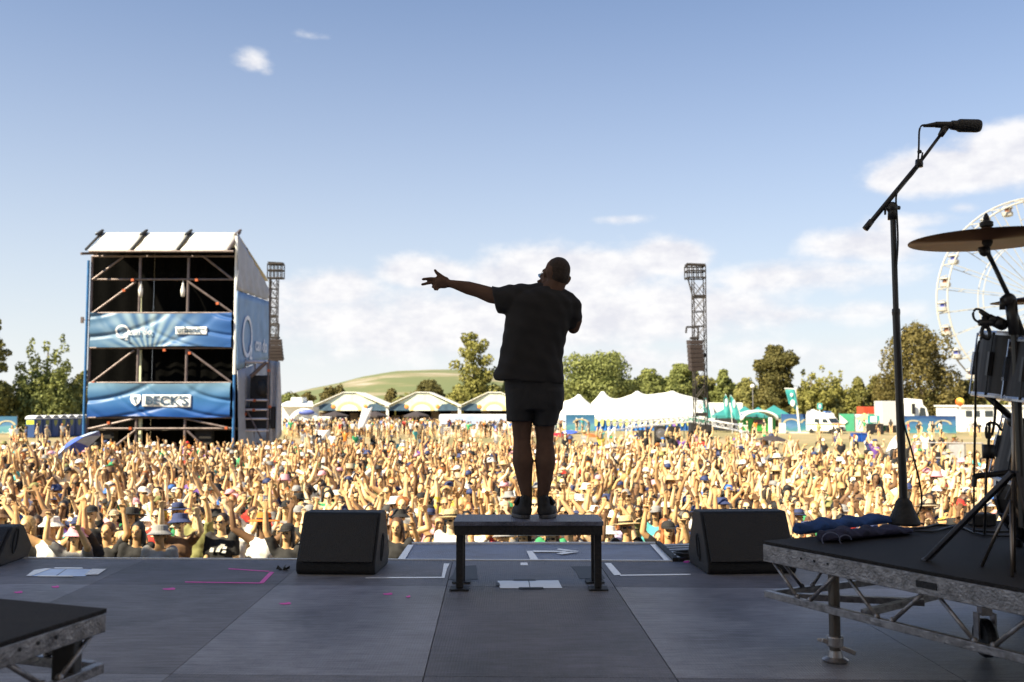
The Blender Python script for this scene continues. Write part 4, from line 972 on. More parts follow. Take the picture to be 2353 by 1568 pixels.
# portable toilets: nine in a row running away from us
M_TOI = mat('toilet_blue', (.012, .045, .16), .5, var=.15); M_TR = mat('toilet_roof', (.72, .74, .80), .5); M_VENT = mat('olive_print', (.22, .24, .07), .6); M_YG = mat('lime_sign', (.50, .62, .04), .6)
def toilet(label, loc, rz, first):
    t = thing('portable_toilet', label, 'toilet', loc, rz, 'row of blue portable toilets'); w, d, h = 1.1, 1.15, 2.05
    g = MB(); g.bbox((-w / 2, -d / 2, .05), (w / 2, d / 2, h)); g.build('cabin', M_TOI, t, bevel=.03)
    g = MB(); g.grid(lambda a, b: (-w / 2 - .05 + (w + .1) * a, -d / 2 - .08 + (d + .16) * b, h + .02 + .28 * math.sin(math.pi * a) ** .7), 10, 1); g.bbox((-w / 2 - .05, -d / 2 - .08, h - .06), (w / 2 + .05, d / 2 + .08, h + .02)); g.build('roof', M_TR, t, fix=False, smooth=True)
    g = MB(); g.bbox((-.40, -d / 2 - .035, .12), (.40, -d / 2 - .004, h - .12)); g.build('door', mat('toilet_door', (.016, .055, .20), .5), t, bevel=.01)
    g = MB(); g.poly([(-.26, -d / 2 - .045, h - .2), (.26, -d / 2 - .045, h - .2), (.22, -d / 2 - .045, h - .6), (0, -d / 2 - .045, h - .9), (-.22, -d / 2 - .045, h - .6)], .008, (0, -1, 0)); g.build('door_print', M_VENT, t)
    if first:
        g = MB(); g.bbox((-w / 2 - .035, -.5, h - .62), (-w / 2 - .004, .45, h - .2)); g.build('side_sign', M_YG, t)
    return t
p0 = XY(62, 100); rz = R(79)
dirn = Vector((math.cos(rz + 0), math.sin(rz + 0), 0))
words_ = ['nearest portable toilet of the blue row, with a lime sign on its side', 'second portable toilet from the lime sign', 'third portable toilet from the lime sign', 'fourth portable toilet from the lime sign', 'middle portable toilet of the blue row', 'fifth portable toilet counted from the rear', 'portable toilet third from the far end of the blue row', 'portable toilet last but one in the blue row', 'portable toilet at the far end of the blue row']
words_[5] = 'portable toilet fourth from the far end of the blue row'
for k in range(9):
    toilet(words_[k], XY(80, 100) + Vector((.34, 1.16, 0)).normalized() * 1.18 * k * 1.0, R(74), k == 0)

# gable beer tents with printed fronts
M_TENT = mat('tent_canvas', (.78, .79, .76), .55, var=.05, scale=.7); M_TPR = mat('tent_navy_print', (.05, .10, .16), .6, var=.2, scale=2); M_TGOLD = mat('tent_gold_print', (.72, .60, .28), .6); M_TTEAL = mat('tent_teal_print', (.18, .42, .46), .6); M_TFLO = mat('tent_orange_print', (.75, .28, .06), .6)
def gable(label, x0, x1, xp, D):
    a, b = XY(x0, D), XY(x1, D); pk = ZZ(903, D); ev = ZZ(936, D); px = XY(xp, D).x; dd = 9.0
    t = thing('beer_tent', label, 'tent', (a + b) / 2, group='gabled beer tents in the distance')
    g = MB(); ox = .5
    for s, q in ((0, a), (1, b)):
        e = Vector((q.x + (-.4 if s == 0 else .4), 0, 0))
        g.poly([(e.x, D - .6, ev), (px - (.9 if s == 0 else -.9), D - .2, pk), (px - (.9 if s == 0 else -.9), D + dd, pk), (e.x, D + dd, ev)], .12)
    g.poly([(px - .9, D - .2, pk), (px + .9, D - .2, pk), (px + .9, D + dd, pk), (px - .9, D + dd, pk)], .12); g.build('roof', M_TENT, t, world=True)
    zf = ev - .5; yf = D - .02
    g = MB(); g.poly([(a.x, yf, zf), (b.x, yf, zf), (b.x, yf, ev - .05), (px + .8, yf, pk - .1), (px - .8, yf, pk - .1), (a.x, yf, ev - .05)], .05, (0, 1, 0)); g.build('front_panel', mat('tent_pale_print', (.62, .68, .56), .6, var=.12, scale=1.5), t, world=True)
    w = b.x - a.x; h = pk - ev
    for s, q in ((1, a), (-1, b)):
        g = MB(); g.poly([(q.x + s * .1, yf - .03, zf), (q.x + s * w * .30, yf - .03, zf), (q.x + s * w * .24, yf - .03, zf + h * .45), (q.x + s * w * .14, yf - .03, zf + h * .5), (q.x + s * .1, yf - .03, zf + .35)], .02, (0, -1, 0)); g.build('navy_print', M_TPR, t, world=True)
    g = MB(); g.poly([(px + w * .17 * math.cos(q), yf - .05, zf + h * .62 * math.sin(q)) for q in [math.pi * i / 14 for i in range(15)]], .02, (0, -1, 0)); g.build('gold_arch_print', M_TGOLD, t, world=True)
    g = MB(); g.poly([(px + w * .12 * math.cos(q), yf - .075, zf + h * .42 * math.sin(q)) for q in [math.pi * i / 14 for i in range(15)]], .02, (0, -1, 0)); g.build('pale_arch_print', M_TENT, t, world=True)
    for s in (-1, 1): g = MB(); g.ell((px + s * w * .22, yf - .06, zf + h * .28), (.30, .05, .30), n=12, m=6); g.build('orange_flower_print', M_TFLO, t, world=True)
    for q in (a, b):
        g = MB(); g.bar((q.x, D, GZ), (q.x, D, ev), .18); g.build('post', M_WPAINT, t, world=True)
    g = MB(); g.poly([(a.x, D + dd, GZ), (b.x, D + dd, GZ), (b.x, D + dd, ev), (a.x, D + dd, ev)], .05); g.build('back_wall', M_WPAINT, t, world=True)
    g = MB(); r2 = random.Random(int(x0))
    for k in range(7): X = a.x + w * (k + .5) / 7; hh = 1.6 + r2.random() * 1.2; g.bbox((X - .6, D + 3, GZ + .1), (X + .6, D + 4, GZ + hh))
    g.build('bar_fridges', mat('tent_inside', (.10, .07, .05), .8, var=.5, scale=1), t, world=True)
gable('gabled beer tent nearest the scaffold tower', 722, 889, 803, 136)
gable('middle one of the three gabled beer tents', 892, 1054, 970, 136)
gable('gabled beer tent partly hidden behind the performer', 1058, 1215, 1136, 136)
# pale pavilion and inflatable at the left
a = XY(685, 132); t = thing('pavilion', 'low white pavilion with flat roof right beside the scaffold tower', 'pavilion', a)
g = MB(); g.poly([(a.x - 2.4, 130, ZZ(936, 130)), (a.x + 2.6, 130, ZZ(936, 130)), (a.x + 1.8, 133, ZZ(926, 133)), (a.x - 1.8, 133, ZZ(926, 133))], .25); g.bbox((a.x - .8, 131, ZZ(928, 132)), (a.x + .8, 134, ZZ(914, 132))); g.build('roof', M_TENT, t, world=True, bevel=.12)
g = MB(); g.bbox((a.x - 2.1, 131.2, GZ), (a.x + 2.3, 135, ZZ(936, 130))); g.build('wall', M_WPAINT, t, world=True)
a = XY(700, 124); t = thing('inflatable_arch', 'white and blue rounded inflatable left of the dark parasols', 'inflatable', a)
g = MB(); g.path([(a.x + 1.9 * math.cos(q), 124, GZ + .3 + 2.3 * math.sin(q) * .98) for q in [math.pi * i / 20 for i in range(21)]], .45, 12); g.build('tube', M_TENT, t, world=True, smooth=True)
g = MB(); g.ell((a.x + .3, 123.6, ZZ(948, 124)), (1.1, .4, .38)); g.build('blue_print', mat('violet_blue', (.10, .14, .45), .5), t, world=True, smooth=True)
g = MB(); g.bbox((a.x - 1.8, 123.8, GZ), (a.x + 3.4, 125, GZ + 1.9)); g.build('counter', M_WPAINT, t, world=True, bevel=.1)
# parasols
M_PAR = mat('dark_parasol', (.05, .04, .042), .7)
def parasol(label, x, y, D, r, m, group, h=None, name='parasol', rise=.6):
    b = XY(x, D); z = h if h else ZZ(y, D); t = thing(name, label, 'parasol', b, group=group)
    g = MB(); n = 8
    vs = [(b.x, D, z)] + [(b.x + r * math.cos(2 * math.pi * k / n + .3), D + r * math.sin(2 * math.pi * k / n + .3), z - rise) for k in range(n)] + [(b.x + r * math.cos(2 * math.pi * k / n + .3), D + r * math.sin(2 * math.pi * k / n + .3), z - rise - .22) for k in range(n)]
    g.add(vs, [(0, 1 + k, 1 + (k + 1) % n) for k in range(n)] + [(1 + k, 1 + n + k, 1 + n + (k + 1) % n, 1 + (k + 1) % n) for k in range(n)]); g.build('canopy', m, t, world=True, solid=.03)
    g = MB(); g.tube(b, (b.x, D, z), .05); g.build('pole', M_WPAINT, t, world=True); return t
parasol('dark parasol in front of the gabled tent nearest the scaffold tower', 770, 945, 128, 1.8, M_PAR, 'dark parasols at the beer tents')
parasol('dark parasol between the first two gabled beer tents', 862, 945, 128, 1.75, M_PAR, 'dark parasols at the beer tents')
parasol('dark parasol in front of the middle gabled beer tent', 957, 945, 128, 1.7, M_PAR, 'dark parasols at the beer tents')
parasol('pale yellow parasol between the white van and the teal arrow board', 1986, 950, 119, .95, mat('yellow_parasol', (.70, .62, .22), .6), None)
# bar with long fascia
a, b = XY(1010, 112), XY(1300, 112); t = thing('bar_stand', 'long white bar stand with a pale blue fascia left of the performer', 'bar stand', (a + b) / 2)
zf0, zf1 = ZZ(975, 112), ZZ(955, 112)
g = MB(); g.bbox((a.x, 111.9, zf0), (b.x, 112.1, zf1)); g.build('fascia', mat('pale_blue_fascia', (.42, .52, .74), .6, var=.25, scale=.3), t, world=True)
g = MB(); g.bbox((a.x, 112, zf1 - .02), (b.x, 116, zf1 + .1)); g.build('roof', M_WPAINT, t, world=True)
for k in range(9):
    X = a.x + (b.x - a.x) * k / 8; g = MB(); g.bar((X, 112.2, GZ), (X, 112.2, zf1), .12); g.build('post', M_WPAINT, t, world=True)
g = MB(); g.bbox((a.x, 112.4, GZ), (b.x, 113, GZ + 1.1)); g.build('counter', M_WPAINT, t, world=True)
g = MB(); g.bbox((a.x, 115.6, GZ + .2), (b.x, 115.9, zf1 - .1)); g.build('back_wall', mat('bar_back', (.13, .08, .07), .8, var=.5, scale=.8), t, world=True)
for k, lab in enumerate(('low white barrier before the bar stand, left half', 'low white barrier before the bar stand, right half')):
    a = XY(1020 + 130 * k, 104); b = XY(1146 + 130 * k, 104); g = MB()
    g.bar(a + Vector((0, 0, 1.0)), b + Vector((0, 0, 1.0)), .06); g.bar(a + Vector((0, 0, .3)), b + Vector((0, 0, .3)), .06)
    for i in range(40): p_ = a.lerp(b, i / 39); g.tube(p_, p_ + Vector((0, 0, 1.0)), .02, n=5)
    o = g.build('crowd_barrier', M_WPAINT); rebase(o, (a + b) / 2); tag(o, lab, 'barrier')

# marquee with peaks
def marquee(label, prof, base_y, D, depth, peaks, skirt=None):
    """prof: (x, y) roof outline along the front; peaks: (x, ytop, halfwidth)"""
    b0 = XY(prof[0][0], D); b1 = XY(prof[-1][0], D); t = thing('marquee', label, 'marquee', (b0 + b1) / 2)
    ze = ZZ(base_y, D)
    def top(X):
        pts = [(P(x, y, D + depth * .5).x * D / (D + depth * .5), ZZ(y, D + depth * .5)) for x, y in prof]
        if X <= pts[0][0]: return pts[0][1]
        for (xa, za), (xb, zb_) in zip(pts, pts[1:]):
            if X <= xb: return za + (zb_ - za) * (X - xa) / (xb - xa)
        return pts[-1][1]
    pk = [(XY(x, D).x, ZZ(y, D + depth * .35), w) for x, y, w in peaks]
    def f(a, b):
        X = b0.x + (b1.x - b0.x) * a; Y = D + depth * b; k = (D + depth * b) / D
        s = math.sin(min(b * 2, 1) * math.pi / 2) if b <= .5 else math.cos((b - .5) * math.pi)
        z = ze + (top(X) - ze) * max(s, 0) ** .75
        for px, pz, w in pk:
            d = math.hypot((X - px) / w, (b - .35) * depth / w); e = math.exp(-d * 1.5) if d > .12 else math.exp(-.18)
            z = max(z, z + (pz - z) * e ** 1.0 * .99) if pz > z else z
        return (X * (1 + (k - 1) * .6), Y, z)
    g = MB(); g.grid(f, 150, 40); g.build('roof', M_TENT, t, world=True, smooth=True, fix=False)
    n = 22; g = MB(); L = b1.x - b0.x
    g.grid(lambda a, b: (b0.x + L * a, D - .02, ze + .02 - b * (.30 + .22 * abs(math.sin(a * n * math.pi / 2)))), 176, 1); g.build('valance', M_TENT, t, world=True, solid=.02)
    g = MB(); g.poly([(b0.x, D + depth, GZ), (b1.x, D + depth, GZ), (b1.x, D + depth, ze), (b0.x, D + depth, ze)], .05); g.build('back_wall', M_TENT, t, world=True)
    if skirt:
        s0, s1 = XY(skirt[0], D).x, XY(skirt[1], D).x
        g = MB(); g.grid(lambda a, b: (s0 + (s1 - s0) * a, D + .15 + .12 * math.sin(a * 140), GZ + (ze - GZ) * b), 160, 1); g.build('blue_wall', mat('circus_blue', (.015, .14, .46), .6, var=.25, scale=1.5), t, world=True, smooth=True)
        g = MB(); m = skirt[2]
        for k in range(m):
            c = s0 + (s1 - s0) * (k + .35) / m; w = (s1 - s0) / m * .28
            g.poly([(c + w * math.cos(q), D - .06, ze - .45 + (-.72 * math.sin(q) if math.sin(q) > 0 else -.30 * math.sin(q))) for q in [2 * math.pi * i / 16 for i in range(16)]], .02, (0, -1, 0))
        g.build('yellow_scallops', mat('pale_yellow', (.66, .68, .22), .6), t, world=True)
    return t
marquee('white peaked side marquee just right of the performer', [(1230, 928), (1285, 925), (1330, 922), (1362, 935)], 958, 134, 9, [(1332, 903, 1.6)])
marquee('big white peaked marquee with a blue yellow-scalloped wall', [(1362, 938), (1400, 930), (1446, 914), (1500, 908), (1545, 902), (1600, 913), (1642, 928)], 960, 127, 14, [(1388, 893, 1.9), (1469, 896, 1.5), (1551, 897, 1.5)], (1364, 1590, 16))
a = XY(1665, 131); t = thing('white_marquee', 'plain white tent roof behind the teal feather flags', 'marquee', a)
g = MB(); g.bbox((a.x - 1.7, 131, GZ), (a.x + 2.6, 135, ZZ(926, 131))); g.build('tent_body', M_TENT, t, world=True, bevel=.2)

# feather flags
def feather(label, x, y0, y1, D, bend):
    b = XY(x, D); zt, zb = ZZ(y0, D), ZZ(y1, D); t = thing('feather_flag', label, 'flag', b, group='teal feather flags')
    def spine(s): return Vector((b.x + bend * s ** 3, D, GZ + (zt - GZ) * s))
    g = MB(); g.path([spine(i / 14) for i in range(15)], .04, 6); g.build('pole', M_WPAINT, t, world=True)
    g = MB(); w = .85; s0 = (zb - GZ) / (zt - GZ)
    def f(a, c):
        s = s0 + (1 - s0) * c; p_ = spine(s); e = math.sin(math.pi * min(1, c * .62 + .38)) ** .6 if c > .19 else .75 + c
        return p_ + Vector((-w * a * max(e, .05), .08 * math.sin(a * 5 + c * 6), -.25 * a * c))
    g.grid(f, 6, 16); fl = g.build('cloth', M_TEAL, t, world=True, smooth=True, solid=.02)
    g = MB(); c = spine(s0 + (1 - s0) * .55); g.ell(c + Vector((-w * .5, -.12, .3)), (.16, .03, .5), n=10, m=8); g.build('pale_print', M_WPAINT, t, world=True)
feather('teal feather flag at the right end of the big white marquee', 1636, 911, 962, 117, -.9)
feather('teal feather flag left one of the close pair', 1682, 906, 962, 117, -.8)
feather('teal feather flag right one of the close pair, leaning left', 1703, 908, 966, 116, -1.3)
a = XY(1836, 117); t = thing('tall_flag', 'tall teal rectangular flag on a white pole', 'flag', a)
g = MB(); g.bar(a, (a.x - .45, 117, ZZ(892, 117)), .16); g.bar((a.x - .45, 117, ZZ(894, 117)), (a.x - 1.75, 117, ZZ(893, 117)), .12); g.box(a + Vector((-.3, 0, .05)), (2.6, 1.2, .08)); g.build('pole', M_WPAINT, t, world=True)
g = MB(); g.grid(lambda i, j: (a.x - .5 - 1.15 * i + .35 * j * 1, 117 - .08 - .10 * math.sin(i * 5 + j * 4), ZZ(896, 117) - j * (2.7 - 1.0 * i) ), 8, 14); g.build('cloth', M_TEAL, t, world=True, smooth=True, solid=.02)
g = MB(); g.ell((a.x - .95, 116.75, ZZ(908, 117)), (.18, .03, .22), n=10); g.ell((a.x - .85, 116.75, ZZ(927, 117)), (.28, .03, .42), n=10); g.build('white_print', M_WPAINT, t, world=True)

# teal canopies
def canopy(label, x0, x1, y0, y1, D, m, group, zbase=None):
    a, b = XY(x0, D), XY(x1, D); w = b.x - a.x; t = thing('pop_up_tent', label, 'pop-up tent', (a + b) / 2, group=group); z0, z1 = ZZ(y1, D), ZZ(y0, D); c = (a.x + b.x) / 2
    g = MB(); d = w * .5
    g.add([(a.x, D - d, z0), (b.x, D - d, z0), (b.x, D + d, z0), (a.x, D + d, z0), (c, D, z1), (a.x, D - d, z0 - .35), (b.x, D - d, z0 - .35), (b.x, D + d, z0 - .35), (a.x, D + d, z0 - .35)], [(0, 1, 4), (1, 2, 4), (2, 3, 4), (3, 0, 4), (0, 1, 6, 5), (1, 2, 7, 6), (2, 3, 8, 7), (3, 0, 5, 8)]); g.build('canopy', m, t, world=True, solid=.03)
    for X in (a.x, b.x):
        for Y in (D - d, D + d): g = MB(); g.tube((X, Y, GZ), (X, Y, z0), .04, n=6); g.build('leg', M_BLACK, t, world=True)
    return t
M_TEAL2 = mat('teal_canvas', (.035, .22, .23), .6, var=.08)
GC = 'teal pop-up tents'
canopy('teal pop-up tent left of the feather flag pair', 1640, 1690, 940, 955, 121, M_TEAL2, GC)
canopy('teal pop-up tent behind the right feather flag', 1690, 1732, 934, 952, 124, M_TEAL2, GC)
canopy('teal pop-up tent behind the left end of the green food stall', 1722, 1762, 936, 952, 124, M_TEAL2, GC)
canopy('largest teal pop-up tent with the highest peak, right of the food stall', 1748, 1808, 932, 954, 122, M_TEAL2, GC)
canopy('dark green pop-up tent at the foot of the right delay tower', 1566, 1624, 956, 964, 100, mat('dark_green_canvas', (.02, .20, .15), .6), None)
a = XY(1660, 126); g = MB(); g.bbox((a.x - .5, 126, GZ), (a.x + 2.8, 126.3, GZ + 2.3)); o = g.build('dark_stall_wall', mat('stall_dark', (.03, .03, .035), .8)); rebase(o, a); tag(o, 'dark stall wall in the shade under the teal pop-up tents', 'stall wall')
# green food stall with white arch roof
a = XY(1743, 116); t = thing('food_stall', 'green food stall with a white rounded canopy', 'food stall', a)
z1, z0 = ZZ(945, 116), ZZ(960, 116); M_SG = mat('stall_green', (.03, .28, .05), .5, var=.3, scale=1.5)
g = MB(); g.bbox((a.x - 2.0, 116.2, GZ + .2), (a.x + 2.1, 118.6, z0 - .1)); g.build('body', M_SG, t, world=True, bevel=.08)
g = MB(); g.grid(lambda i, j: (a.x - 2.2 + 4.4 * i, 115.2 + 3.6 * j, z0 - .25 + (z1 - z0 + .25) * math.sin(math.pi * i) ** .5), 24, 2); g.build('canopy', M_WPAINT, t, world=True, smooth=True, solid=.22, fix=False)
g = MB(); g.bbox((a.x - .6, 116.05, GZ + 1.1), (a.x + .8, 116.19, z0 - .25)); g.build('serving_hatch', mat('hatch_dark', (.06, .03, .03), .6), t, world=True)
g = MB(); g.bar((a.x + 1.3, 115.6, GZ), (a.x + 1.3, 115.6, z0), .45, .4); g.build('pillar', M_WPAINT, t, world=True, bevel=.1)
a = XY(1797, 114); g = MB(); g.poly([(a.x - .42, 114, GZ + .05), (a.x + .40, 114, GZ + .05), (a.x + .38, 114, GZ + 1.25), (a.x - .38, 114, GZ + 1.28)], .12, (0, 1, 0)); g.bar((a.x - .5, 114.1, GZ + .1), (a.x - .5, 114.9, GZ), .05)
o = g.build('white_board', M_WPAINT, bevel=.02); rebase(o, a); tag(o, 'blank white board right of the green food stall', 'board')

# white rescue van seen from its right front
def van(label, x, D, rz):
    a = XY(x, D); t = thing('rescue_van', label, 'van', a, rz); t.scale = (.86, .86, .86)
    L, W_, H = 5.4, 2.0, 2.75     # nose towards +x
    side = [(-2.7, .35), (2.55, .35), (2.7, .55), (2.68, 1.0), (2.5, 1.22), (1.75, 1.42), (1.15, 2.15), (.9, 2.3), (.75, 2.75), (.3, 2.95), (-2.4, 2.95), (-2.68, 2.6)]
    g = MB(); g.poly([(x_, -W_ / 2, z) for x_, z in side], W_, (0, 1, 0)); g.build('body', M_WPAINT, t, bevel=.10)
    M_GL = mat('dark_glass', (.03, .04, .05), .12)
    g = MB(); g.poly([(1.70, -.85, 1.5), (1.70, .85, 1.5), (1.18, .8, 2.12), (1.18, -.8, 2.12)], .03, (.78, 0, .62)); g.build('windscreen', M_GL, t)
    for s in (-1, 1):
        g = MB(); y = s * (W_ / 2 + .004); g.poly([(1.45, y, 1.5), (1.05, y, 2.05), (.35, y, 2.05), (.35, y, 1.5)], .015, (0, s, 0)); g.build('side_window', M_GL, t); g = MB(); g.poly([(-.2, y, 1.5), (-.2, y, 2.05), (-1.1, y, 2.05), (-1.1, y, 1.5)], .015, (0, s, 0)); g.build('side_window', M_GL, t)
        g = MB(); g.poly([(2.4, y, 1.18), (2.4, y, 1.34), (-2.6, y, 1.34), (-2.6, y, 1.18)], .01, (0, s, 0)); g.build('orange_stripe', mat('signal_orange', (.80, .22, .02), .5), t)
        for x_ in (-1.7, 1.75):
            g = MB(); g.lathe([(.2, -.1), (.33, -.08), (.33, .08), (.2, .1)], Matrix.Rotation(R(90), 4, 'X'), 18, (x_, s * (W_ / 2 - .06), .33)); w_ = g.build('wheel', M_CABLE, t)
        g = MB(); g.bbox((2.66, s * .55 - .15, .72), (2.73, s * .55 + .15, .95)); g.build('headlight', M_CHROME, t, bevel=.02)
    g = MB(); g.poly([(2.52, -.92, 1.235), (2.52, .92, 1.235), (1.82, .9, 1.415), (1.82, -.9, 1.415)], .015, (.2, 0, 1)); g.build('orange_bonnet', MATS['signal_orange'], t)
    g = MB(); g.bbox((2.70, -.38, .6), (2.74, .38, 1.0)); g.bbox((2.68, -.95, .35), (2.78, .95, .55)); g.build('grille', M_BLACK, t)
    g = MB(); g.bbox((.2, -.6, 2.96), (.55, .6, 3.1)); g.build('light_bar', mat('lamp_blue', (.1, .25, .7), .3), t); return t
van('white rescue van with orange stripe and bonnet', 1896, 115.5, R(-60))
a = XY(1883, 116); t = thing('teal_sign', 'small square teal sign on a pole behind the white van', 'sign', a)
g = MB(); g.bar(a, (a.x, 116, ZZ(940, 116)), .1); g.build('pole', M_WPAINT, t, world=True); g = MB(); g.box((a.x, 115.9, ZZ(934, 116)), (.6, .1, .75)); g.build('panel', M_TEAL, t, world=True, bevel=.03)
g = MB(); g.ell((a.x, 115.84, ZZ(934, 116)), (.15, .03, .22)); g.build('pale_print', M_WPAINT, t, world=True)
parasol('white parasol just left of the teal sign behind the van', 1868, 941, 119, .8, M_WPAINT, None, rise=.3)
# lorry, red container, booth
a = XY(2040, 118); t = thing('lorry', 'white and grey lorry behind the long blue banner, cab to the right', 'lorry', a)
x0, x1 = XY(2026, 118).x, XY(2072, 118).x; zt = ZZ(922, 118)
g = MB(); g.bbox((x0, 118, GZ + .9), (x1, 120.5, zt)); g.build('box_body', mat('lorry_grey', (.50, .50, .52), .5, var=.06), t, world=True, bevel=.05)
c0, c1 = XY(2079, 118).x, XY(2131, 118).x; zc = ZZ(916, 118)
g = MB(); g.poly([(c0, 118, GZ + .7), (c1 + .1, 118, GZ + .7), (c1 + .15, 118, GZ + 2.2), (c1 - .1, 118, ZZ(938, 118)), (c1 - .5, 118, ZZ(931, 118)), (c0 + 2.2, 118, ZZ(919, 118)), (c0 + .3, 118, zc), (c0, 118, ZZ(928, 118))], 2.4, (0, 1, 0)); g.build('cab', M_WPAINT, t, world=True, bevel=.08)
g = MB(); g.poly([(c0 + 1.7, 117.98, GZ + 2.1), (c1 - .2, 117.98, GZ + 2.1), (c1 - .35, 117.98, ZZ(938, 118)), (c0 + 1.9, 117.98, ZZ(936, 118))], .02, (0, -1, 0)); g.build('windscreen', mat('dark_glass', (.03, .04, .05), .12), t, world=True)
g = MB(); g.bbox((c0 + .7, 117.5, GZ + 2.3), (c0 + 1.1, 117.7, GZ + 3.6)); g.build('mirror', M_BLACK, t, world=True, bevel=.04)
for X in (x0 + 1, x1 - 1, c0 + 1.3): g = MB(); g.lathe([(.3, -.15), (.5, -.12), (.5, .12), (.3, .15)], Matrix.Rotation(R(90), 4, 'X'), 18, (X, 118.2, GZ + .5)); g.build('wheel', M_CABLE, t, world=True)
a = XY(2012, 124); g = MB(); g.bbox((a.x - 1.6, 124, GZ), (a.x + 1.7, 126.4, ZZ(935, 124)))
for k in range(12): X = a.x - 1.5 + k * .28; g.bbox((X, 123.95, GZ + .1), (X + .12, 124 - .001, ZZ(936, 124) - .05))
o = g.build('red_container', mat('container_red', (.50, .07, .03), .6, var=.15)); rebase(o, a); tag(o, 'rust red steel container left of the lorry', 'container')
a = XY(2275, 125); t = thing('ticket_booth', 'white booth building at the foot of the ferris wheel', 'booth', a)
x0, x1 = XY(2197, 125).x, XY(2420, 125).x; zt = ZZ(935, 125)
g = MB(); g.bbox((x0, 125, GZ), (x1, 131, zt)); g.build('wall', M_WPAINT, t, world=True, bevel=.06)
for (xa, xb) in ((2218, 2232), (2240, 2250), (2262, 2280), (2300, 2318)):
    g = MB(); g.bbox((XY(xa, 125).x, 124.9, ZZ(958, 125)), (XY(xb, 125).x, 124.99, ZZ(944, 125))); g.build('window', mat('dark_glass', (.03, .04, .05), .12), t, world=True)
g = MB(); g.bbox((x0 - .2, 124.7, zt), (x1 + .2, 131.2, zt + .2)); g.build('roof', M_WPAINT, t, world=True)
g = MB(); g.bbox((x0, 123.0, GZ), (x1, 124.99, GZ + .5)); g.build('platform', M_WPAINT, t, world=True)
a = XY(2206, 122); t = thing('ball_sign', 'round yellow and orange ball on the corner of the white booth', 'ball sign', Vector((a.x, 122, GZ)))
g = MB(); g.tube(a, (a.x, 122, ZZ(932, 122)), .06); g.build('pole', M_WPAINT, t, world=True)
g = MB(); c = Vector((a.x, 122, ZZ(924, 122))); g.ell(c, .54, n=24, m=16); ob = g.build('ball', mat('ball_yellow', (.78, .55, .08), .5), t, world=True, smooth=True)
ob.data.materials.append(mat('ball_orange', (.80, .16, .03), .5))
for p_ in ob.data.polygons:
    cc = p_.center - (c - Vector((a.x, 122, GZ)))
    if cc.z + cc.x * 1.0 < -.1 and True: p_.material_index = 1
# blue bins
def bin_(label, x):
    a = XY(x, 89); t = thing('waste_bin', label, 'bin', a, R(8), 'blue bins on the open field'); t.scale = (.84, .84, .75)
    g = MB(); g.lathe([(.52, .06), (.62, 1.0), (.66, 1.02)], Matrix.Rotation(R(45), 4, 'Z'), 4, sy=.9); g.build('tub', mat('bin_blue', (.01, .08, .42), .45), t, bevel=.03)
    g = MB(); g.lathe([(.68, 1.03), (.66, 1.12), (.4, 1.16)], Matrix.Rotation(R(45), 4, 'Z'), 4, sy=.9); g.build('lid', mat('bin_lid', (.012, .05, .25), .45), t)
    for s in (-1, 1): g = MB(); g.lathe([(.08, -.04), (.1, 0), (.08, .04)], Matrix.Rotation(R(90), 4, 'Y'), 12, (s * .4, .4, .1)); g.build('wheel', M_CABLE, t)
bin_('blue waste bin on the open field, left one of the two', 1964); bin_('blue waste bin on the open field, right one of the two', 1981)
# lamp globe on a mast
a = XY(1730, 128); t = thing('balloon_light', 'round white balloon light on a thin mast before the trees', 'lamp', a)
g = MB(); g.tube(a, (a.x, 128, ZZ(892, 128)), .05); g.build('mast', M_STEEL, t, world=True); g = MB(); g.ell((a.x, 128, ZZ(888, 128)), (.3, .3, .28), n=16); g.build('globe', M_WPAINT, t, world=True, smooth=True)

# white goal-like truss stage with loudspeakers
t = thing('truss_frame', 'long white truss frame on posts standing above the rear crowd', 'truss', XY(1550, 66))
def tb(p_, q_, w, par, name, n=None):
    p_, q_ = Vector(p_), Vector(q_); L = (q_ - p_).length; n = n or int(L / .5); g = MB(); fr = MB().frame(p_, q_); a, b = fr[3], fr[4]
    for i in (-1, 1):
        for j in (-1, 1): g.tube(p_ + a * (i * w / 2) + b * (j * w / 2), q_ + a * (i * w / 2) + b * (j * w / 2), .03, n=6)
    for k in range(n):
        s = 1 if k % 2 else -1; u, v = p_.lerp(q_, k / n), p_.lerp(q_, (k + 1) / n)
        for j in (-1, 1): g.tube(u + a * (s * w / 2) + b * (j * w / 2), v - a * (s * w / 2) + b * (j * w / 2), .018, n=5); g.tube(u + b * (s * w / 2) + a * (j * w / 2), v - b * (s * w / 2) + a * (j * w / 2), .018, n=5)
    return g.build(name, mat('white_truss', (.74, .73, .74), .4, .2), par, world=True)
tb(P(1405, 981, 62), P(1590, 963, 75), .45, t, 'roof_beam'); tb(P(1445, 977, 75), P(1590, 964, 75), .3, t, 'roof_beam', 10); tb(P(1590, 964, 75), P(1712, 986, 62), .36, t, 'roof_beam', 14)
for (x, y, D) in ((1405, 983, 62), (1445, 979, 75), (1590, 966, 75), (1710, 988, 62)):
    p_ = P(x, y, D); tb((p_.x, D, GZ), p_, .42, t, 'post')
def pa(label, x, y, w, h, D, conev):
    c = P(x, y, D); s = D / F * 1024 / 2353; t = thing('loudspeaker', label, 'speaker', (c.x, D, GZ), group='loudspeakers under the truss frame')
    g = MB(); g.box(c, (w * s, 1.0, h * s)); g.build('cabinet', M_BLACK, t, world=True, bevel=.04); g = MB(); b_ = c.z - h * s / 2; g.bbox((c.x - .35, D - .3, GZ), (c.x + .35, D + .3, b_)); g.build('support', M_BLACK, t, world=True)
    if conev: g = MB(); g.lathe([(.34, 0), (.30, -.03), (.12, .02)], Matrix.Rotation(R(90), 4, 'X'), 18, (c.x, D - .52, c.z)); g.build('cone', M_ALU, t, world=True)
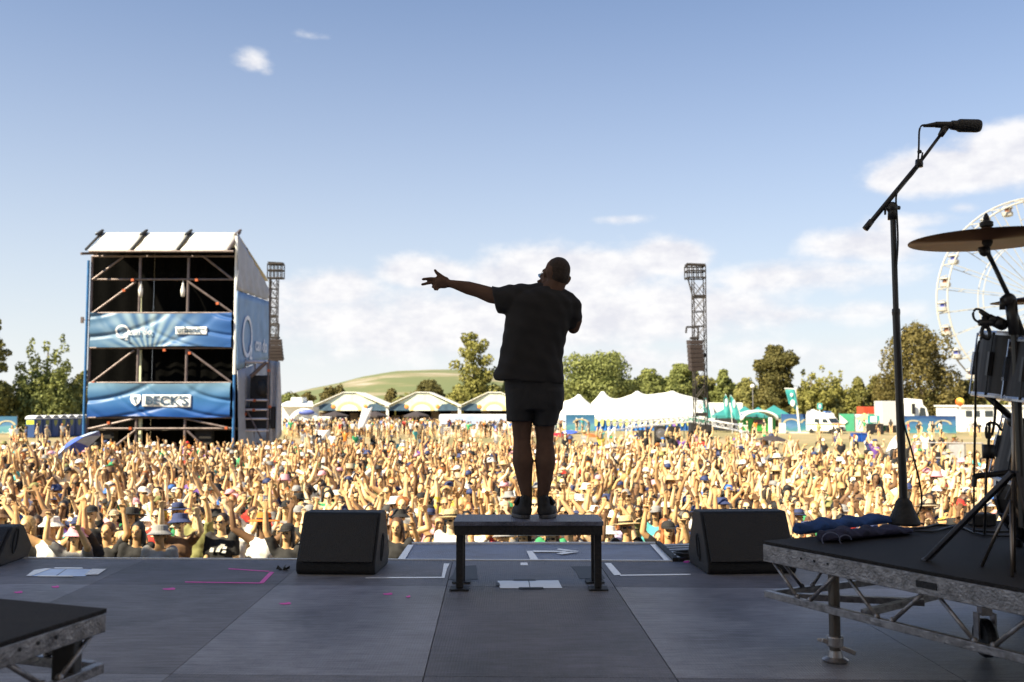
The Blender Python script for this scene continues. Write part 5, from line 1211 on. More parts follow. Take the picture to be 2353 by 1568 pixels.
pa('loudspeaker with a bright round cone under the truss frame', 1516, 996, 22, 34, 64, True)
pa('dark loudspeaker stack left under the truss frame', 1480, 1001, 22, 24, 64, False)
pa('dark loudspeaker stack between the round-cone speaker and the delay tower', 1549, 1000, 24, 40, 65, False)
pa('dark speaker hanging box left of the delay tower foot', 1592, 982, 16, 20, 66, False)
pa('dark speaker box right of the delay tower foot', 1622, 984, 22, 16, 66, False)

# ================================================================== ferris wheel
WD = 180.0; hub = P(4192 * 2353 / 4096, 1200 * 2353 / 4096, WD); WR = 424 / 4 * WD / F
t = thing('ferris_wheel', 'big white ferris wheel cut by the right edge of the photo', 'ferris wheel', (hub.x, WD, GZ))
ay = R(4); ax_ = Vector((-math.sin(ay), -math.cos(ay), 0)); sx_ = Vector((math.cos(ay), -math.sin(ay), 0)) 
M_WW = mat('wheel_white', (.42, .41, .385), .5, .0)
def wp(th, r, off): return hub + sx_ * (r * math.cos(th)) + Vector((0, 0, r * math.sin(th))) + ax_ * off
NG = 26
for off in (-1.5, 1.5):
    g = MB(); g.path([wp(2 * math.pi * k / 78, WR - (0 if off < 0 else .9), off) for k in range(78)], .17, 8, True); g.build('rim', M_WW, t, world=True)
    g = MB(); g.path([wp(2 * math.pi * k / 78, WR * .62, off * .8) for k in range(78)], .09, 6, True); g.build('inner_ring', M_WW, t, world=True)
for k in range(NG):
    th = 2 * math.pi * (k + .5) / NG; g = MB()
    for off in (-1.5, 1.5): g.bar(wp(th, WR - .4, off), hub + ax_ * (off * .9), .15, .10)
    g.bar(wp(th, WR - .1, -1.7), wp(th, WR - .7, 1.7), .28, .2)
    g.bar(wp(th, WR * .8, -1.5), wp(th, WR * .8, 1.5), .12); g.build('spoke', M_WW, t, world=True)
    th2 = 2 * math.pi * k / NG; c = wp(th2, WR - .6, 0)
    if c.x > P(2353, 0, WD).x * 1.25: continue
    g = MB(); g.bar(wp(th2, WR - .4, -1.5), wp(th2, WR - .4, 1.5), .14); g.lathe([(.5, -2.15), (.95, -2.0), (1.0, -1.35), (.85, -1.3)], c=c, n=14); gd = g.build('gondola', M_WW, t, world=True, smooth=False)
    g = MB(); g.lathe([(1.05, -.55), (.9, -.3), (.2, -.15)], c=c, n=14)
    for q in range(4): g.tube(c + Vector((.8 * math.cos(q * 1.57), .8 * math.sin(q * 1.57), -1.4)), c + Vector((.8 * math.cos(q * 1.57), .8 * math.sin(q * 1.57), -.5)), .05, n=5)
    g.v = [tuple(Vector(p_) - Vector((hub.x, WD, GZ))) for p_ in g.v]
    g.build('gondola_roof', M_WW, gd)
    g = MB(); g.lathe([(.55, -1.32), (.6, -.7), (.3, -.6)], c=c + Vector((.1, 0, 0)), n=8); g.v = [tuple(Vector(p_) - Vector((hub.x, WD, GZ))) for p_ in g.v]
    g.build('gondola_seat', mat(('seat_brown', 'seat_blue')[k % 2], ((.25, .10, .05), (.10, .12, .45))[k % 2], .6), gd)
g = MB(); g.lathe([(1.2, -2.6), (1.4, -2.4), (1.4, 2.4), (1.2, 2.6)], Vector((0, 0, 1)).rotation_difference(ax_).to_matrix().to_4x4(), 20, hub); g.build('hub', M_WW, t, world=True)
for off in (-3.4, 3.4):
    for s in (-1, 1):
        e = hub + ax_ * (off * 1.5) + sx_ * (s * 14.6); e.z = GZ; g = MB(); g.bar(hub + ax_ * (off * .8), e, .75, .6); g.build('support_leg', M_WW, t, world=True)

# ================================================================== trees
def leaf_mat(name, c, c2):
    m = bpy.data.materials.new(name); m.use_nodes = True; tt = m.node_tree; b = tt.nodes['Principled BSDF']; b.inputs['Roughness'].default_value = .7
    tc = N(tt, 'ShaderNodeTexCoord'); n = N(tt, 'ShaderNodeTexNoise', i={'Scale': .55, 'Detail': 6.0, 'Roughness': .7}); LK(tt, tc.outputs['Object'], n.inputs['Vector'])
    r = N(tt, 'ShaderNodeValToRGB'); e = r.color_ramp.elements; e[0].position = .35; e[0].color = (*c, 1); e[1].position = .65; e[1].color = (*c2, 1); LK(tt, n.outputs[0], r.inputs[0]); LK(tt, r.outputs[0], b.inputs['Base Color'])
    b.inputs['Specular IOR Level'].default_value = .25
    tr = N(tt, 'ShaderNodeBsdfTranslucent'); LK(tt, r.outputs[0], tr.inputs[0]); mx = N(tt, 'ShaderNodeMixShader', i={0: .22}); out = tt.nodes['Material Output']
    LK(tt, b.outputs[0], mx.inputs[1]); LK(tt, tr.outputs[0], mx.inputs[2]); LK(tt, mx.outputs[0], out.inputs[0]); return m
LM = {'olive': leaf_mat('olive_leaves', (.12, .13, .04), (.27, .25, .08)), 'yellow': leaf_mat('yellow_leaves', (.16, .165, .04), (.32, .30, .09)),
      'green': leaf_mat('green_leaves', (.12, .145, .045), (.26, .28, .09)), 'brown': leaf_mat('brown_leaves', (.085, .075, .025), (.19, .155, .05)), 'dark': leaf_mat('dark_leaves', (.065, .065, .02), (.16, .14, .045))}
M_BARK = mat('bark', (.10, .08, .06), .9, var=.3)
def leaves(blobs, n, size, seed, name, m, parent):
    r = np.random.default_rng(seed); vol = np.array([b[3] * b[4] * b[5] for b in blobs]) ** .75; w = vol / vol.sum()
    bi = r.choice(len(blobs), n, p=w); B = np.array([b[:6] for b in blobs])[bi]
    d = r.normal(size=(n, 3)); d /= np.linalg.norm(d, axis=1)[:, None]
    rad = r.uniform(.35, 1, n) ** .5 * (1 + .10 * np.sin(d[:, 0] * 7 + bi) + .10 * np.sin(d[:, 2] * 9 + bi * 2)); c = B[:, :3] + d * B[:, 3:] * rad[:, None]
    # clumps
    u = r.normal(size=(n, 3)); u /= np.linalg.norm(u, axis=1)[:, None]; t_ = np.cross(u, d + r.normal(size=(n, 3)) * .3); t_ /= np.linalg.norm(t_, axis=1)[:, None] + 1e-6; v = np.cross(t_, u) 
    s = (size * r.uniform(.6, 1.4, n))[:, None]
    V = np.stack([c - u * s - t_ * s * .6, c + u * s * .2 - t_ * s, c + u * s + t_ * s * .6, c - u * s * .2 + t_ * s], 1).reshape(-1, 3)
    me = bpy.data.meshes.new(name); me.vertices.add(4 * n); me.vertices.foreach_set('co', V.astype(np.float32).ravel()); me.loops.add(4 * n); me.loops.foreach_set('vertex_index', np.arange(4 * n, dtype=np.int32))
    me.polygons.add(n); me.polygons.foreach_set('loop_start', np.arange(0, 4 * n, 4, dtype=np.int32)); me.polygons.foreach_set('loop_total', np.full(n, 4, dtype=np.int32)); me.update(calc_edges=True); me.materials.append(m)
    o = bpy.data.objects.new(name, me); COL.objects.link(o); o.parent = parent; return o
def tree(label, x0, x1, ytop, D, kind, form, seed, dens=1.0, group=None, cat='tree', name='tree', ybot=None):
    r = random.Random(seed); a, b = XY(x0, D), XY(x1, D); c = (a + b) / 2; w = (b.x - a.x) * 1.22; H = (ZZ(ytop, D) - GZ) * 1.03; t = thing(name, label, cat, c, 0, group)
    bl = []
    z0 = H * (.14 if form != 'bush' else .02)
    if form == 'round':
        for k in range(16):
            q = r.random() * 6.28; z = z0 + (H - z0) * (.15 + .72 * r.random()); e = math.sin(math.pi * min(1, max(0, ((z - z0) / (H - z0)) * .82 + .13))) ** .6; rr = w * .5 * e * .68 * r.uniform(.5, 1)
            s = w * r.uniform(.13, .22); bl.append((rr * math.cos(q), rr * math.sin(q), z, s, s, s * r.uniform(.7, 1)))
        bl.append((0, 0, H * .55, w * .33, w * .33, H * .33)); bl.append((0, 0, H * .84, w * .2, w * .2, H * .14))
    elif form == 'cone':
        for k in range(60):
            q = r.random() * 6.28; f = (k / 59); z = z0 + (H - z0) * (f * .93); rr = w * .5 * (1.04 - f ** 3.6) * .80 * r.uniform(.55, 1.05); s = w * r.uniform(.08, .13); bl.append((rr * math.cos(q), rr * math.sin(q), z, s, s, s * r.uniform(.9, 1.5)))
        bl.append((0, 0, H * .42, w * .33, w * .33, H * .34)); bl.append((0, 0, H * .83, w * .19, w * .19, H * .16))
    elif form == 'spires':
        for k in range(15):
            X = w * (-.42 + .84 * (k + r.random() * .6) / 15); top = H * r.uniform(.55, .95) * (1 - .35 * abs(X) / (w * .5)); 
            if k in (5, 10): top = H * (.95 if k == 5 else 1)
            for j in range(9): z = z0 + (top - z0) * j / 8.6; s = w * .10 * (1.3 - j / 11) * r.uniform(.8, 1.1); bl.append((X + r.uniform(-.05, .05) * w, r.uniform(-.3, .3) * w, z, s, s, s * 1.7))
        bl.append((0, 0, H * .30, w * .42, w * .36, H * .26))
    elif form == 'airy':
        for k in range(70):
            f = (k / 69) ** 1.1; z = H * (.12 + .86 * f); q = r.random() * 6.28; rr = w * .5 * (.85 - .5 * f + .12 * math.sin(f * 13)) * r.random() ** .6; s = w * (.155 - .07 * f) * r.uniform(.6, 1.1); bl.append((rr * math.cos(q), rr * math.sin(q), z, s, s, s * .8))
        for k in range(8): q = k * .8; bl.append((w * .27 * math.cos(q), w * .27 * math.sin(q), H * r.uniform(.18, .34), w * .2, w * .2, H * .13))
    else:
        for k in range(max(5, int(w / 2))):
            X = w * (-.45 + .9 * r.random()); hh = H * r.uniform(.55, 1) * (1 - .3 * abs(X / w)); s = max(w * .1, H * .22); bl.append((X, r.uniform(-1, 1) * w * .1, hh * .55, s, s, hh * .45))
            bl.append((X + s * .3, 0, hh * .8, s * .5, s * .5, hh * .2))
    size = max(.16, D / F * 1.05)
    area = w * H; n = int(min(16000, max(900, dens * area / (size * size) * 3.4)))
    leaves(bl, n, size, seed, 'crown', LM[kind], t)
    g = MB(); tr = max(.12, H * .022); g.path([(0, 0, 0), (.02 * H, 0, H * .3), (-.01 * H, .01 * H, H * .6), (0, 0, H * .85)], [tr * 1.3, tr, tr * .6, tr * .2], 8)
    for k in range(7): q = bl[(k * 5) % len(bl)]; z = min(q[2] * .55, H * .6); g.path([(0, 0, z), (q[0] * .5, q[1] * .5, (z + q[2]) / 2 + .1), (q[0], q[1], q[2])], [tr * .5, tr * .35, tr * .1], 6)
    g.build('trunk', M_BARK, t, smooth=True); return t
tree('leafy tree cut by the left edge of the photo', -75, 24, 738, 118, 'olive', 'airy', 1, 1.0)
tree('tall tree with two spires left of the scaffold tower', 46, 168, 770, 122, 'green', 'spires', 2, 1.1)
tree('lower tree between the two-spired tree and the scaffold tower', 150, 222, 858, 128, 'olive', 'airy', 3, 1.5)
tree('low broad bush under the tree at the left edge', -40, 62, 862, 132, 'olive', 'bush', 4, 1.2)
tree('low dark bush behind the portable toilets', 40, 210, 885, 137, 'olive', 'bush', 5, 1.2)
tree('small far tree just right of the scaffold tower', 646, 676, 905, 210, 'green', 'round', 6)
tree('small brownish tree on the foot of the hill', 692, 722, 900, 260, 'brown', 'round', 7)
tree('brown hedge behind the first gabled tent', 736, 842, 885, 260, 'brown', 'bush', 8)
tree('brownish bush between the first two gabled tents', 845, 950, 893, 250, 'brown', 'bush', 9)
tree('dark brown rounded bush left of the airy tall tree', 938, 1032, 873, 190, 'dark', 'round', 10, 1.3)
tree('tall airy yellow-green tree left of the performer', 1028, 1152, 772, 165, 'yellow', 'airy', 11, 2.6)
tree('small green tree just left of the performer', 1140, 1200, 868, 170, 'green', 'round', 12)
tree('big rounded green tree right of the performer', 1282, 1452, 812, 160, 'green', 'round', 13, 1.25)
tree('broad green tree second right of the performer', 1446, 1536, 846, 165, 'green', 'round', 14, 1.2)
tree('green tree filling the gap left of the delay tower', 1490, 1560, 868, 175, 'green', 'round', 32, 1.2)
tree('low green tree between the two round trees', 1410, 1480, 872, 175, 'green', 'round', 33, 1.2)
tree('rounded green tree behind the delay tower', 1522, 1602, 834, 165, 'green', 'round', 15, 1.2)
tree('darker tree right behind the delay tower mast', 1575, 1645, 862, 170, 'olive', 'round', 16, 1.2)
tree('narrow pointed tree right of the delay tower', 1636, 1692, 850, 165, 'green', 'cone', 17)
tree('olive tree filling the gap right of the narrow pointed tree', 1655, 1720, 882, 168, 'olive', 'round', 31, 1.2)
tree('small olive tree behind the balloon light', 1686, 1746, 868, 160, 'olive', 'round', 18)
tree('tall dark olive tree behind the green food stall', 1732, 1832, 792, 150, 'dark', 'round', 19, 1.2)
tree('low yellow-green bushes below the tall dark olive tree', 1690, 1850, 905, 150, 'olive', 'bush', 20, 1.2)
tree('yellowish bushy tree right of the tall teal flag', 1826, 1906, 845, 148, 'yellow', 'spires', 21, 1.3)
tree('yellowish tree behind the white van', 1880, 1960, 852, 150, 'yellow', 'spires', 22, 1.3)
tree('thin pointed tree left of the big brown-green tree', 1950, 1996, 868, 152, 'olive', 'cone', 23)
tree('second thin pointed tree next to the big brown-green tree', 1988, 2034, 868, 154, 'olive', 'cone', 24)
tree('olive shrubs behind the red container', 1920, 2050, 905, 149, 'olive', 'bush', 25, 1.2)
tree('biggest dense brown-green tree left of the ferris wheel', 2022, 2200, 755, 142, 'brown', 'cone', 26, 2.6)
tree('dark tree at the right foot of the biggest tree', 2178, 2262, 872, 146, 'dark', 'round', 27, 1.2)
tree('low dark bush behind the white booth', 2230, 2420, 905, 150, 'dark', 'bush', 28)

# far wood behind the fields, one mass
bl = []; r = random.Random(77)
for k in range(170):
    x = -60 + 2480 * k / 169; D = 235 + r.uniform(-12, 12)
    if 640 < x < 940: continue
    p_ = XY(x, D); h = (ZZ((893 if x > 1640 else 900 if x > 1250 else 905) + r.uniform(-9, 12), D) - GZ); bl.append((p_.x, D, GZ + h * .5, 7.5, 5, h * .52))
o = leaves(bl, 26000, .62, 5, 'far_wood', LM['olive'], None); tag(o, 'low far line of trees behind the tents and fences', 'wood', kind='stuff')
# ================================================================== people
def evaluate(g, voxel, smooth=2, dec=None, name='m'):
    """union of the overlapping shapes in g as one continuous surface"""
    me = g.mesh(name); bm = bmesh.new(); bm.from_mesh(me); bmesh.ops.recalc_face_normals(bm, faces=bm.faces); bm.to_mesh(me); bm.free()
    o = bpy.data.objects.new('tmp', me); COL.objects.link(o)
    m = o.modifiers.new('r', 'REMESH'); m.mode = 'VOXEL'; m.voxel_size = voxel; m.use_smooth_shade = True
    if smooth: s = o.modifiers.new('s', 'SMOOTH'); s.factor = .5; s.iterations = smooth
    if dec: d = o.modifiers.new('d', 'DECIMATE'); d.ratio = dec
    dg = bpy.context.evaluated_depsgraph_get(); dg.update()
    out = bpy.data.meshes.new_from_object(o.evaluated_get(dg)); out.name = name
    bpy.data.objects.remove(o); bpy.data.meshes.remove(me); return out
def obj(name, me, m, parent, mtx=None):
    o = bpy.data.objects.new(name, me); COL.objects.link(o); o.parent = parent
    if m is not None:
        if not me.materials: me.materials.append(m)
        o.material_slots[0].link = 'OBJECT'; o.material_slots[0].material = m
    if mtx is not None: o.matrix_local = mtx
    return o
def skin_mat(name, c):
    m = mat(name, c, .6, 0, .14, 9); b = m.node_tree.nodes['Principled BSDF']; b.inputs['Specular IOR Level'].default_value = .35; return m
def chain(g, pts, rs, n=12):
    for (p, q), (r1, r2) in zip(zip(pts, pts[1:]), zip(rs, rs[1:])): g.cap(p, r1, q, r2, n)

# ---- the performer, seen from behind, left arm held out
PYY = (BYN + BYF) / 2 + .0
def H(x, y, dy=0.0): return P(x * 2353 / 4096, y * 2353 / 4096, PYY + dy)
PX = 1 / (F * 4 / PYY)      # metres per photo pixel at the performer
root = thing('person', 'performer in black t-shirt and shorts on the bench, left arm held out to the crowd', 'person', (H(2138, 2060).x, PYY, BENCH_Z))
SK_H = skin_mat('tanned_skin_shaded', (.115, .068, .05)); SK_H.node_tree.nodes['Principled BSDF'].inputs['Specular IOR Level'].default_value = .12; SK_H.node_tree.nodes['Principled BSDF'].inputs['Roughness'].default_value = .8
g = MB()
# head: skull, jaw turned to the left, ears, nose, lips
hc = H(2229, 1086, .02)
g.ell(H(2231, 1082, .0), (.086, .100, .090), Matrix.Rotation(R(12), 4, 'Y')); g.ell(H(2226, 1106, .02), (.074, .088, .07), Matrix.Rotation(R(12), 4, 'Y'))
g.ell(H(2202, 1122, .07), (.050, .062, .055)); g.cap(H(2190, 1112, .07), .04, H(2172, 1120, .10), .022); g.ell(H(2190, 1135, .06), (.045, .05, .035))
g.ell(H(2155, 1127, .11), (.013, .02, .012)); g.ell(H(2158, 1134, .11), (.012, .02, .008)); g.cap(H(2178, 1100, .11), .02, H(2163, 1108, .13), .012)
def ear(x, y, rot, s):
    M = Matrix.Rotation(rot, 4, 'Y'); c = H(x, y, .01); g.ell(c, (.013, .018, .032), M); g.ell(c + Vector((s * .006, .008, .012)), (.010, .016, .018), M)
ear(2180, 1092, R(8), -1); ear(2274, 1122, R(30), 1); g.ell(H(2262, 1128), (.024, .024, .022))
g.cap(H(2226, 1125, .0), .062, H(2208, 1175, -.01), .070); g.cap(H(2236, 1130, -.0), .05, H(2220, 1168, -.01), .06)
# torso core
g.ell(H(2150, 1290), (.19, .11, .19)); g.ell(H(2140, 1420), (.165, .10, .24)); g.cap(H(2060, 1196), .058, H(2270, 1214), .058); g.cap(H(2195, 1165), .065, H(2200, 1240), .09)
# left arm (held out): shoulder, elbow, wrist
arm = [H(2045, 1188, .0), H(1965, 1182, .03), H(1915, 1164, .05), H(1870, 1152, .07), H(1815, 1138, .08), H(1797, 1135, .085)]
chain(g, arm, [.066, .056, .048, .046, .030, .027])
# hand: palm, two long fingers, thumb, two curled fingers
hp = .09
g.cap(H(1795, 1135, hp), .029, H(1768, 1128, hp), .033); g.cap(H(1780, 1140, hp), .026, H(1752, 1142, hp), .022); g.cap(H(1782, 1122, hp), .026, H(1750, 1116, hp + .01), .018); g.cap(H(1760, 1130, hp), .03, H(1748, 1128, hp), .02)
chain(g, [H(1750, 1117, hp), H(1722, 1115, hp + .01), H(1706, 1116.5, hp + .01), H(1692, 1118, hp + .01)], [.0125, .0118, .0112, .0102], 10)
chain(g, [H(1750, 1130, hp + .01), H(1724, 1131, hp + .02), H(1706, 1135, hp + .02), H(1689, 1139, hp + .02)], [.0128, .0118, .0112, .0102], 10)
chain(g, [H(1778, 1118, hp), H(1762, 1104, hp), H(1747, 1092, hp), H(1739.5, 1081.5, hp)], [.020, .0148, .0128, .0095], 10)
chain(g, [H(1752, 1142, hp), H(1735, 1143, hp + .02), H(1731, 1149, hp + .02), H(1740, 1152, hp - .01)], [.011, .0098, .0095, .008], 10)
chain(g, [H(1758, 1150, hp - .01), H(1745, 1154, hp), H(1740, 1159, hp), H(1750, 1160, hp - .02)], [.011, .0095, .009, .0078], 10)
# right arm folded in front, hand near the mouth
chain(g, [H(2285, 1222, .0), H(2300, 1280, .03), H(2294, 1312, .05), H(2260, 1260, .17), H(2200, 1180, .22)], [.062, .05, .042, .036, .028])
g.ell(H(2190, 1168, .23), (.04, .035, .045))
for k in range(4): chain(g, [H(2182, 1152 + k * 11, .22), H(2170, 1152 + k * 11, .25), H(2178, 1154 + k * 11, .27)], [.011, .010, .009], 8)
chain(g, [H(2200, 1160, .23), H(2186, 1143, .25)], [.013, .011], 8)
# hips and legs
g.ell(H(2138, 1560), (.165, .12, .15))
RL_ = [.096, .072, .058, .064, .070, .049, .038, .037]
chain(g, [H(2088, 1600), H(2088, 1680), H(2088, 1764, .005), H(2089, 1805, -.01), H(2091, 1845, -.018), H(2100, 1930, -.005), H(2107, 1982, .0), H(2107, 2020, .005)], RL_)
chain(g, [H(2182, 1600), H(2179, 1680), H(2179, 1764, .005), H(2181, 1805, -.01), H(2181, 1845, -.018), H(2178, 1930, -.005), H(2171, 1982, .0), H(2171, 2020, .005)], RL_)
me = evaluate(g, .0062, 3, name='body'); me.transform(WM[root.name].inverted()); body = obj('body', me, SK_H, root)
# cropped dark hair
g = MB(); g.ell(H(2233, 1080, -.004), (.0845, .099, .088), Matrix.Rotation(R(12), 4, 'Y')); g.ell(H(2237, 1102, -.012), (.074, .086, .066), Matrix.Rotation(R(12), 4, 'Y'))
me = evaluate(g, .0085, 1, name='hair'); me.transform(WM[root.name].inverted()); obj('hair', me, mat('cropped_hair', (.045, .030, .024), .9, var=.3, scale=60, bump=.6, bscale=220), root)
# t-shirt
g = MB()
rings = [(1148, 2158, 2240, .055), (1160, 2100, 2254, .075), (1172, 2058, 2272, .09), (1190, 2026, 2296, .11), (1215, 2020, 2308, .125), (1255, 2024, 2300, .13), (1300, 2016, 2280, .135), (1350, 2010, 2266, .135), (1392, 2002, 2254, .135), (1440, 1995, 2253, .138), (1480, 1984, 2254, .14), (1500, 1976, 2255, .142), (1520, 1978, 2255, .14)]
n = 48; vs = []
for y, xl_, xr_, dd in rings:
    a, b = H(xl_, y), H(xr_, y); c = (a + b) / 2; w = (b.x - a.x) / 2
    for k in range(n):
        q = 2 * math.pi * k / n; ca, sa = math.cos(q), math.sin(q); px = math.copysign(abs(ca) ** .8, ca) * w
        hem = 0
        if y >= 1500: hem = -.035 * max(0, ca + .2) * 0 - (.05 * (1 - abs(ca + 1) / 2) * 0)
        z = c.z + (-(px + w) / (2 * w) * .03 if y >= 1500 else 0)
        fold = .006 * math.sin(q * 7 + y * .02) * min(1, max(0, (y - 1200) / 200))
        vs.append((c.x + px * (1 + fold), PYY + dd * math.copysign(abs(sa) ** .85, sa) * (1 + fold * 6) , z))
m_ = len(rings)
g.add(vs, [(i * n + k, i * n + (k + 1) % n, (i + 1) * n + (k + 1) % n, (i + 1) * n + k) for i in range(m_ - 1) for k in range(n)] + [tuple(range(n)), tuple(range((m_ - 1) * n, m_ * n))])
# left sleeve, wide at the opening
def ringtube(g, rs):
    """rs: (upper point, lower point, half depth)"""
    n = 24; vs = []
    for a, b, dd in rs:
        c = (a + b) / 2; h = (a - b) / 2
        for k in range(n): q = 2 * math.pi * k / n; vs.append(c + h * math.cos(q) + Vector((0, dd * math.sin(q), 0)))
    m = len(rs); g.add(vs, [(i * n + k, i * n + (k + 1) % n, (i + 1) * n + (k + 1) % n, (i + 1) * n + k) for i in range(m - 1) for k in range(n)] + [tuple(range(n)), tuple(range((m - 1) * n, m * n))])
ringtube(g, [(H(2120, 1146), H(2100, 1290), .09), (H(2078, 1139), H(2052, 1268), .09), (H(2040, 1144), H(2024, 1258), .085), (H(2000, 1146, .01), H(2002, 1256, .01), .078), (H(1966, 1143, .02), H(1990, 1254, .02), .072)])
g.ell(H(2080, 1152), (.045, .05, .025)); g.ell(H(2120, 1156), (.05, .05, .03)); g.ell(H(2042, 1152), (.035, .05, .02))
# right sleeve down to the elbow
chain(g, [H(2262, 1205), H(2286, 1228), H(2290, 1262, .02), H(2288, 1284, .03)], [.075, .072, .066, .060])
g.cap(H(2085, 1162), .050, H(2160, 1166), .055); g.cap(H(2160, 1166), .05, H(2212, 1168), .05); g.ell(H(2240, 1175), (.06, .06, .04)); g.ell(H(2204, 1156), (.07, .07, .028))
me = evaluate(g, .0085, 2, name='tshirt')
def wrinkle(me, amp, f):
    n = len(me.vertices); co = np.empty(n * 3, np.float32); me.vertices.foreach_get('co', co); co = co.reshape(-1, 3); no = np.empty(n * 3, np.float32); me.vertices.foreach_get('normal', no); no = no.reshape(-1, 3)
    x, y, z = co.T * f; d = np.sin(x * 3.1 + 2 * np.sin(z * 1.3)) * .5 + np.sin(x * 5.3 + z * 3.7 + 1.5 * np.sin(y * 4)) * .35 + np.sin(z * 7 + x * 2) * .25
    co += no * (d * amp)[:, None]; me.vertices.foreach_set('co', co.ravel()); me.update()
wrinkle(me, .007, 10); me.transform(WM[root.name].inverted())
M_TEE = mat('black_cotton', (.017, .016, .018), .9, var=.2, bump=.4, bscale=300); obj('tshirt', me, M_TEE, root)
# shorts
g = MB()
def legtube(rs):
    n = 28; vs = []
    for y, xa, xb, dd in rs:
        a, b = H(xa, y), H(xb, y); c = (a + b) / 2; w = (b.x - a.x) / 2
        for k in range(n): q = 2 * math.pi * k / n; vs.append((c.x + w * math.cos(q), PYY + dd * math.sin(q), c.z))
    m = len(rs); g.add(vs, [(i * n + k, i * n + (k + 1) % n, (i + 1) * n + (k + 1) % n, (i + 1) * n + k) for i in range(m - 1) for k in range(n)] + [tuple(range(n)), tuple(range((m - 1) * n, m * n))])
legtube([(1480, 2030, 2246, .12), (1530, 2019, 2255, .13), (1600, 2020, 2258, .135), (1640, 2024, 2252, .13)])
legtube([(1560, 2021, 2150, .125), (1620, 2022, 2140, .12), (1660, 2026, 2136, .115), (1686, 2027, 2131, .112)])
legtube([(1560, 2130, 2258, .125), (1620, 2136, 2254, .12), (1660, 2134, 2238, .115), (1704, 2132, 2228, .112)])
me = evaluate(g, .0085, 2, name='shorts'); wrinkle(me, .003, 10); me.transform(WM[root.name].inverted()); obj('shorts', me, mat('black_shorts', (.016, .016, .019), .85, var=.2, bump=.2), root)
# shoes
for s, x in ((-1, 2096), (1, 2180)):
    g = MB(); a = H(x - s * -7, 2040); 
    c = H(x + s * 2, 2050); bz = BENCH_Z + .002
    g.cap((c.x - s * .012, PYY - .035, bz + .045), .042, (c.x + s * .022, PYY + .16, bz + .040), .038); g.cap((c.x - s * .005, PYY - .02, bz + .05), .055, (c.x + s * .015, PYY + .10, bz + .045), .056)
    g.cap((c.x - s * .012, PYY - .03, bz + .06), .042, (c.x - s * .012, PYY - .02, bz + .115), .040)
    g.cap((c.x - s * -.02, PYY + .03, bz + .03), .05, (c.x + s * .035, PYY + .10, bz + .03), .045)
    me = evaluate(g, .008, 2, name='shoe'); me.transform(WM[root.name].inverted())
    for v in me.vertices: v.co.z = max(v.co.z, .02)
    sh = obj('shoe', me, mat('black_sneaker', (.022, .022, .025), .8, var=.3, scale=20), root)
    g = MB(); pts = []
    for k in range(20):
        q = 2 * math.pi * k / 20; pts.append((c.x + s * .018 + .058 * math.cos(q) + s * .022 * math.sin(q), PYY + .06 + .145 * math.sin(q), bz))
    g.poly(pts, .024); g.v = [tuple(WM[root.name].inverted() @ Vector(p_)) for p_ in g.v]; g.build('sole', mat('dark_sole', (.05, .05, .055), .5), sh, bevel=.004)
    g = MB(); r_ = c + Vector((s * .055, .05, 0)); g.bar((r_.x, PYY - .01, bz + .09), (r_.x - s * .03, PYY + .02, bz + .13), .02, .03); g.bar((r_.x - s * .03, PYY + .02, bz + .13), (c.x - s * .01, PYY - .072, bz + .15), .012, .012); g.bar((c.x - s * .01, PYY - .075, bz + .09), (c.x - s * .01, PYY - .07, bz + .155), .02, .012)
    g.v = [tuple(WM[root.name].inverted() @ Vector(p_)) for p_ in g.v]; g.build('heel_tab', M_BLACK, sh)
# sunglasses: pale blue reflecting lens and thin temple
g = MB(); g.path([H(2183, 1083, .03), H(2172, 1080, .06), H(2166, 1096, .10), H(2158, 1100, .13)], .0022, 6)
gl = g.build('sunglasses', M_CHROME, root, world=True); g = MB(); g.poly([H(2152, 1098, .14), H(2169, 1092, .10), H(2172, 1104, .10), H(2164, 1118, .12), H(2153, 1106, .14)], .004, (0, 1, 0))
g.v = [tuple(WM[root.name].inverted() @ Vector(p_)) for p_ in g.v]; g.build('lens', mat('blue_lens', (.10, .25, .60), .1, .6), gl)

# ---- the crowd
def D3(o, f, u): v = Vector((o, -f, u)); v.normalize(); return v
def hand(g, w, d, side, fs, curl=0.15, spread=.12, n=8, simple=False):
    d = d.normalized(); n_ = Vector((0, -1, 0)) - d * Vector((0, -1, 0)).dot(d); n_.normalize() if n_.length > .1 else None
    if n_.length < .5: n_ = Vector((0, 0, 1))
    l = d.cross(n_).normalized() * side     # towards the thumb
    if simple:
        g.cap(w, .028, w + d * .07, .040, n); g.cap(w + d * .07, .034, w + d * .16 + n_ * curl * .08, .022, n); g.cap(w + d * .03 - l * .03, .016, w + d * .08 - l * .075, .012, n); return
    for k in (-1, 0, 1): g.cap(w + d * .01, .022, w + d * .085 + l * k * .026, .017, n)
    for k, ln in enumerate((.072, .082, .076, .058)):
        a = w + d * .085 - l * (.033 - k * .022); q = (d - l * (spread * (1.5 - k) * .5) + n_ * curl * 1.0).normalized(); b = a + q * ln * .55 * fs; q2 = (q + n_ * curl * 1.8).normalized(); g.cap(a, .0105, b, .0095, 6); g.cap(b, .0095, b + q2 * ln * .45 * fs, .008, 6)
    a = w + d * .03 - l * .03; b = a + (d * .6 - l * .8).normalized() * .045; g.cap(a, .014, b, .0115, 6); g.cap(b, .0115, b + (d * .85 - l * .4).normalized() * .03, .009, 6)
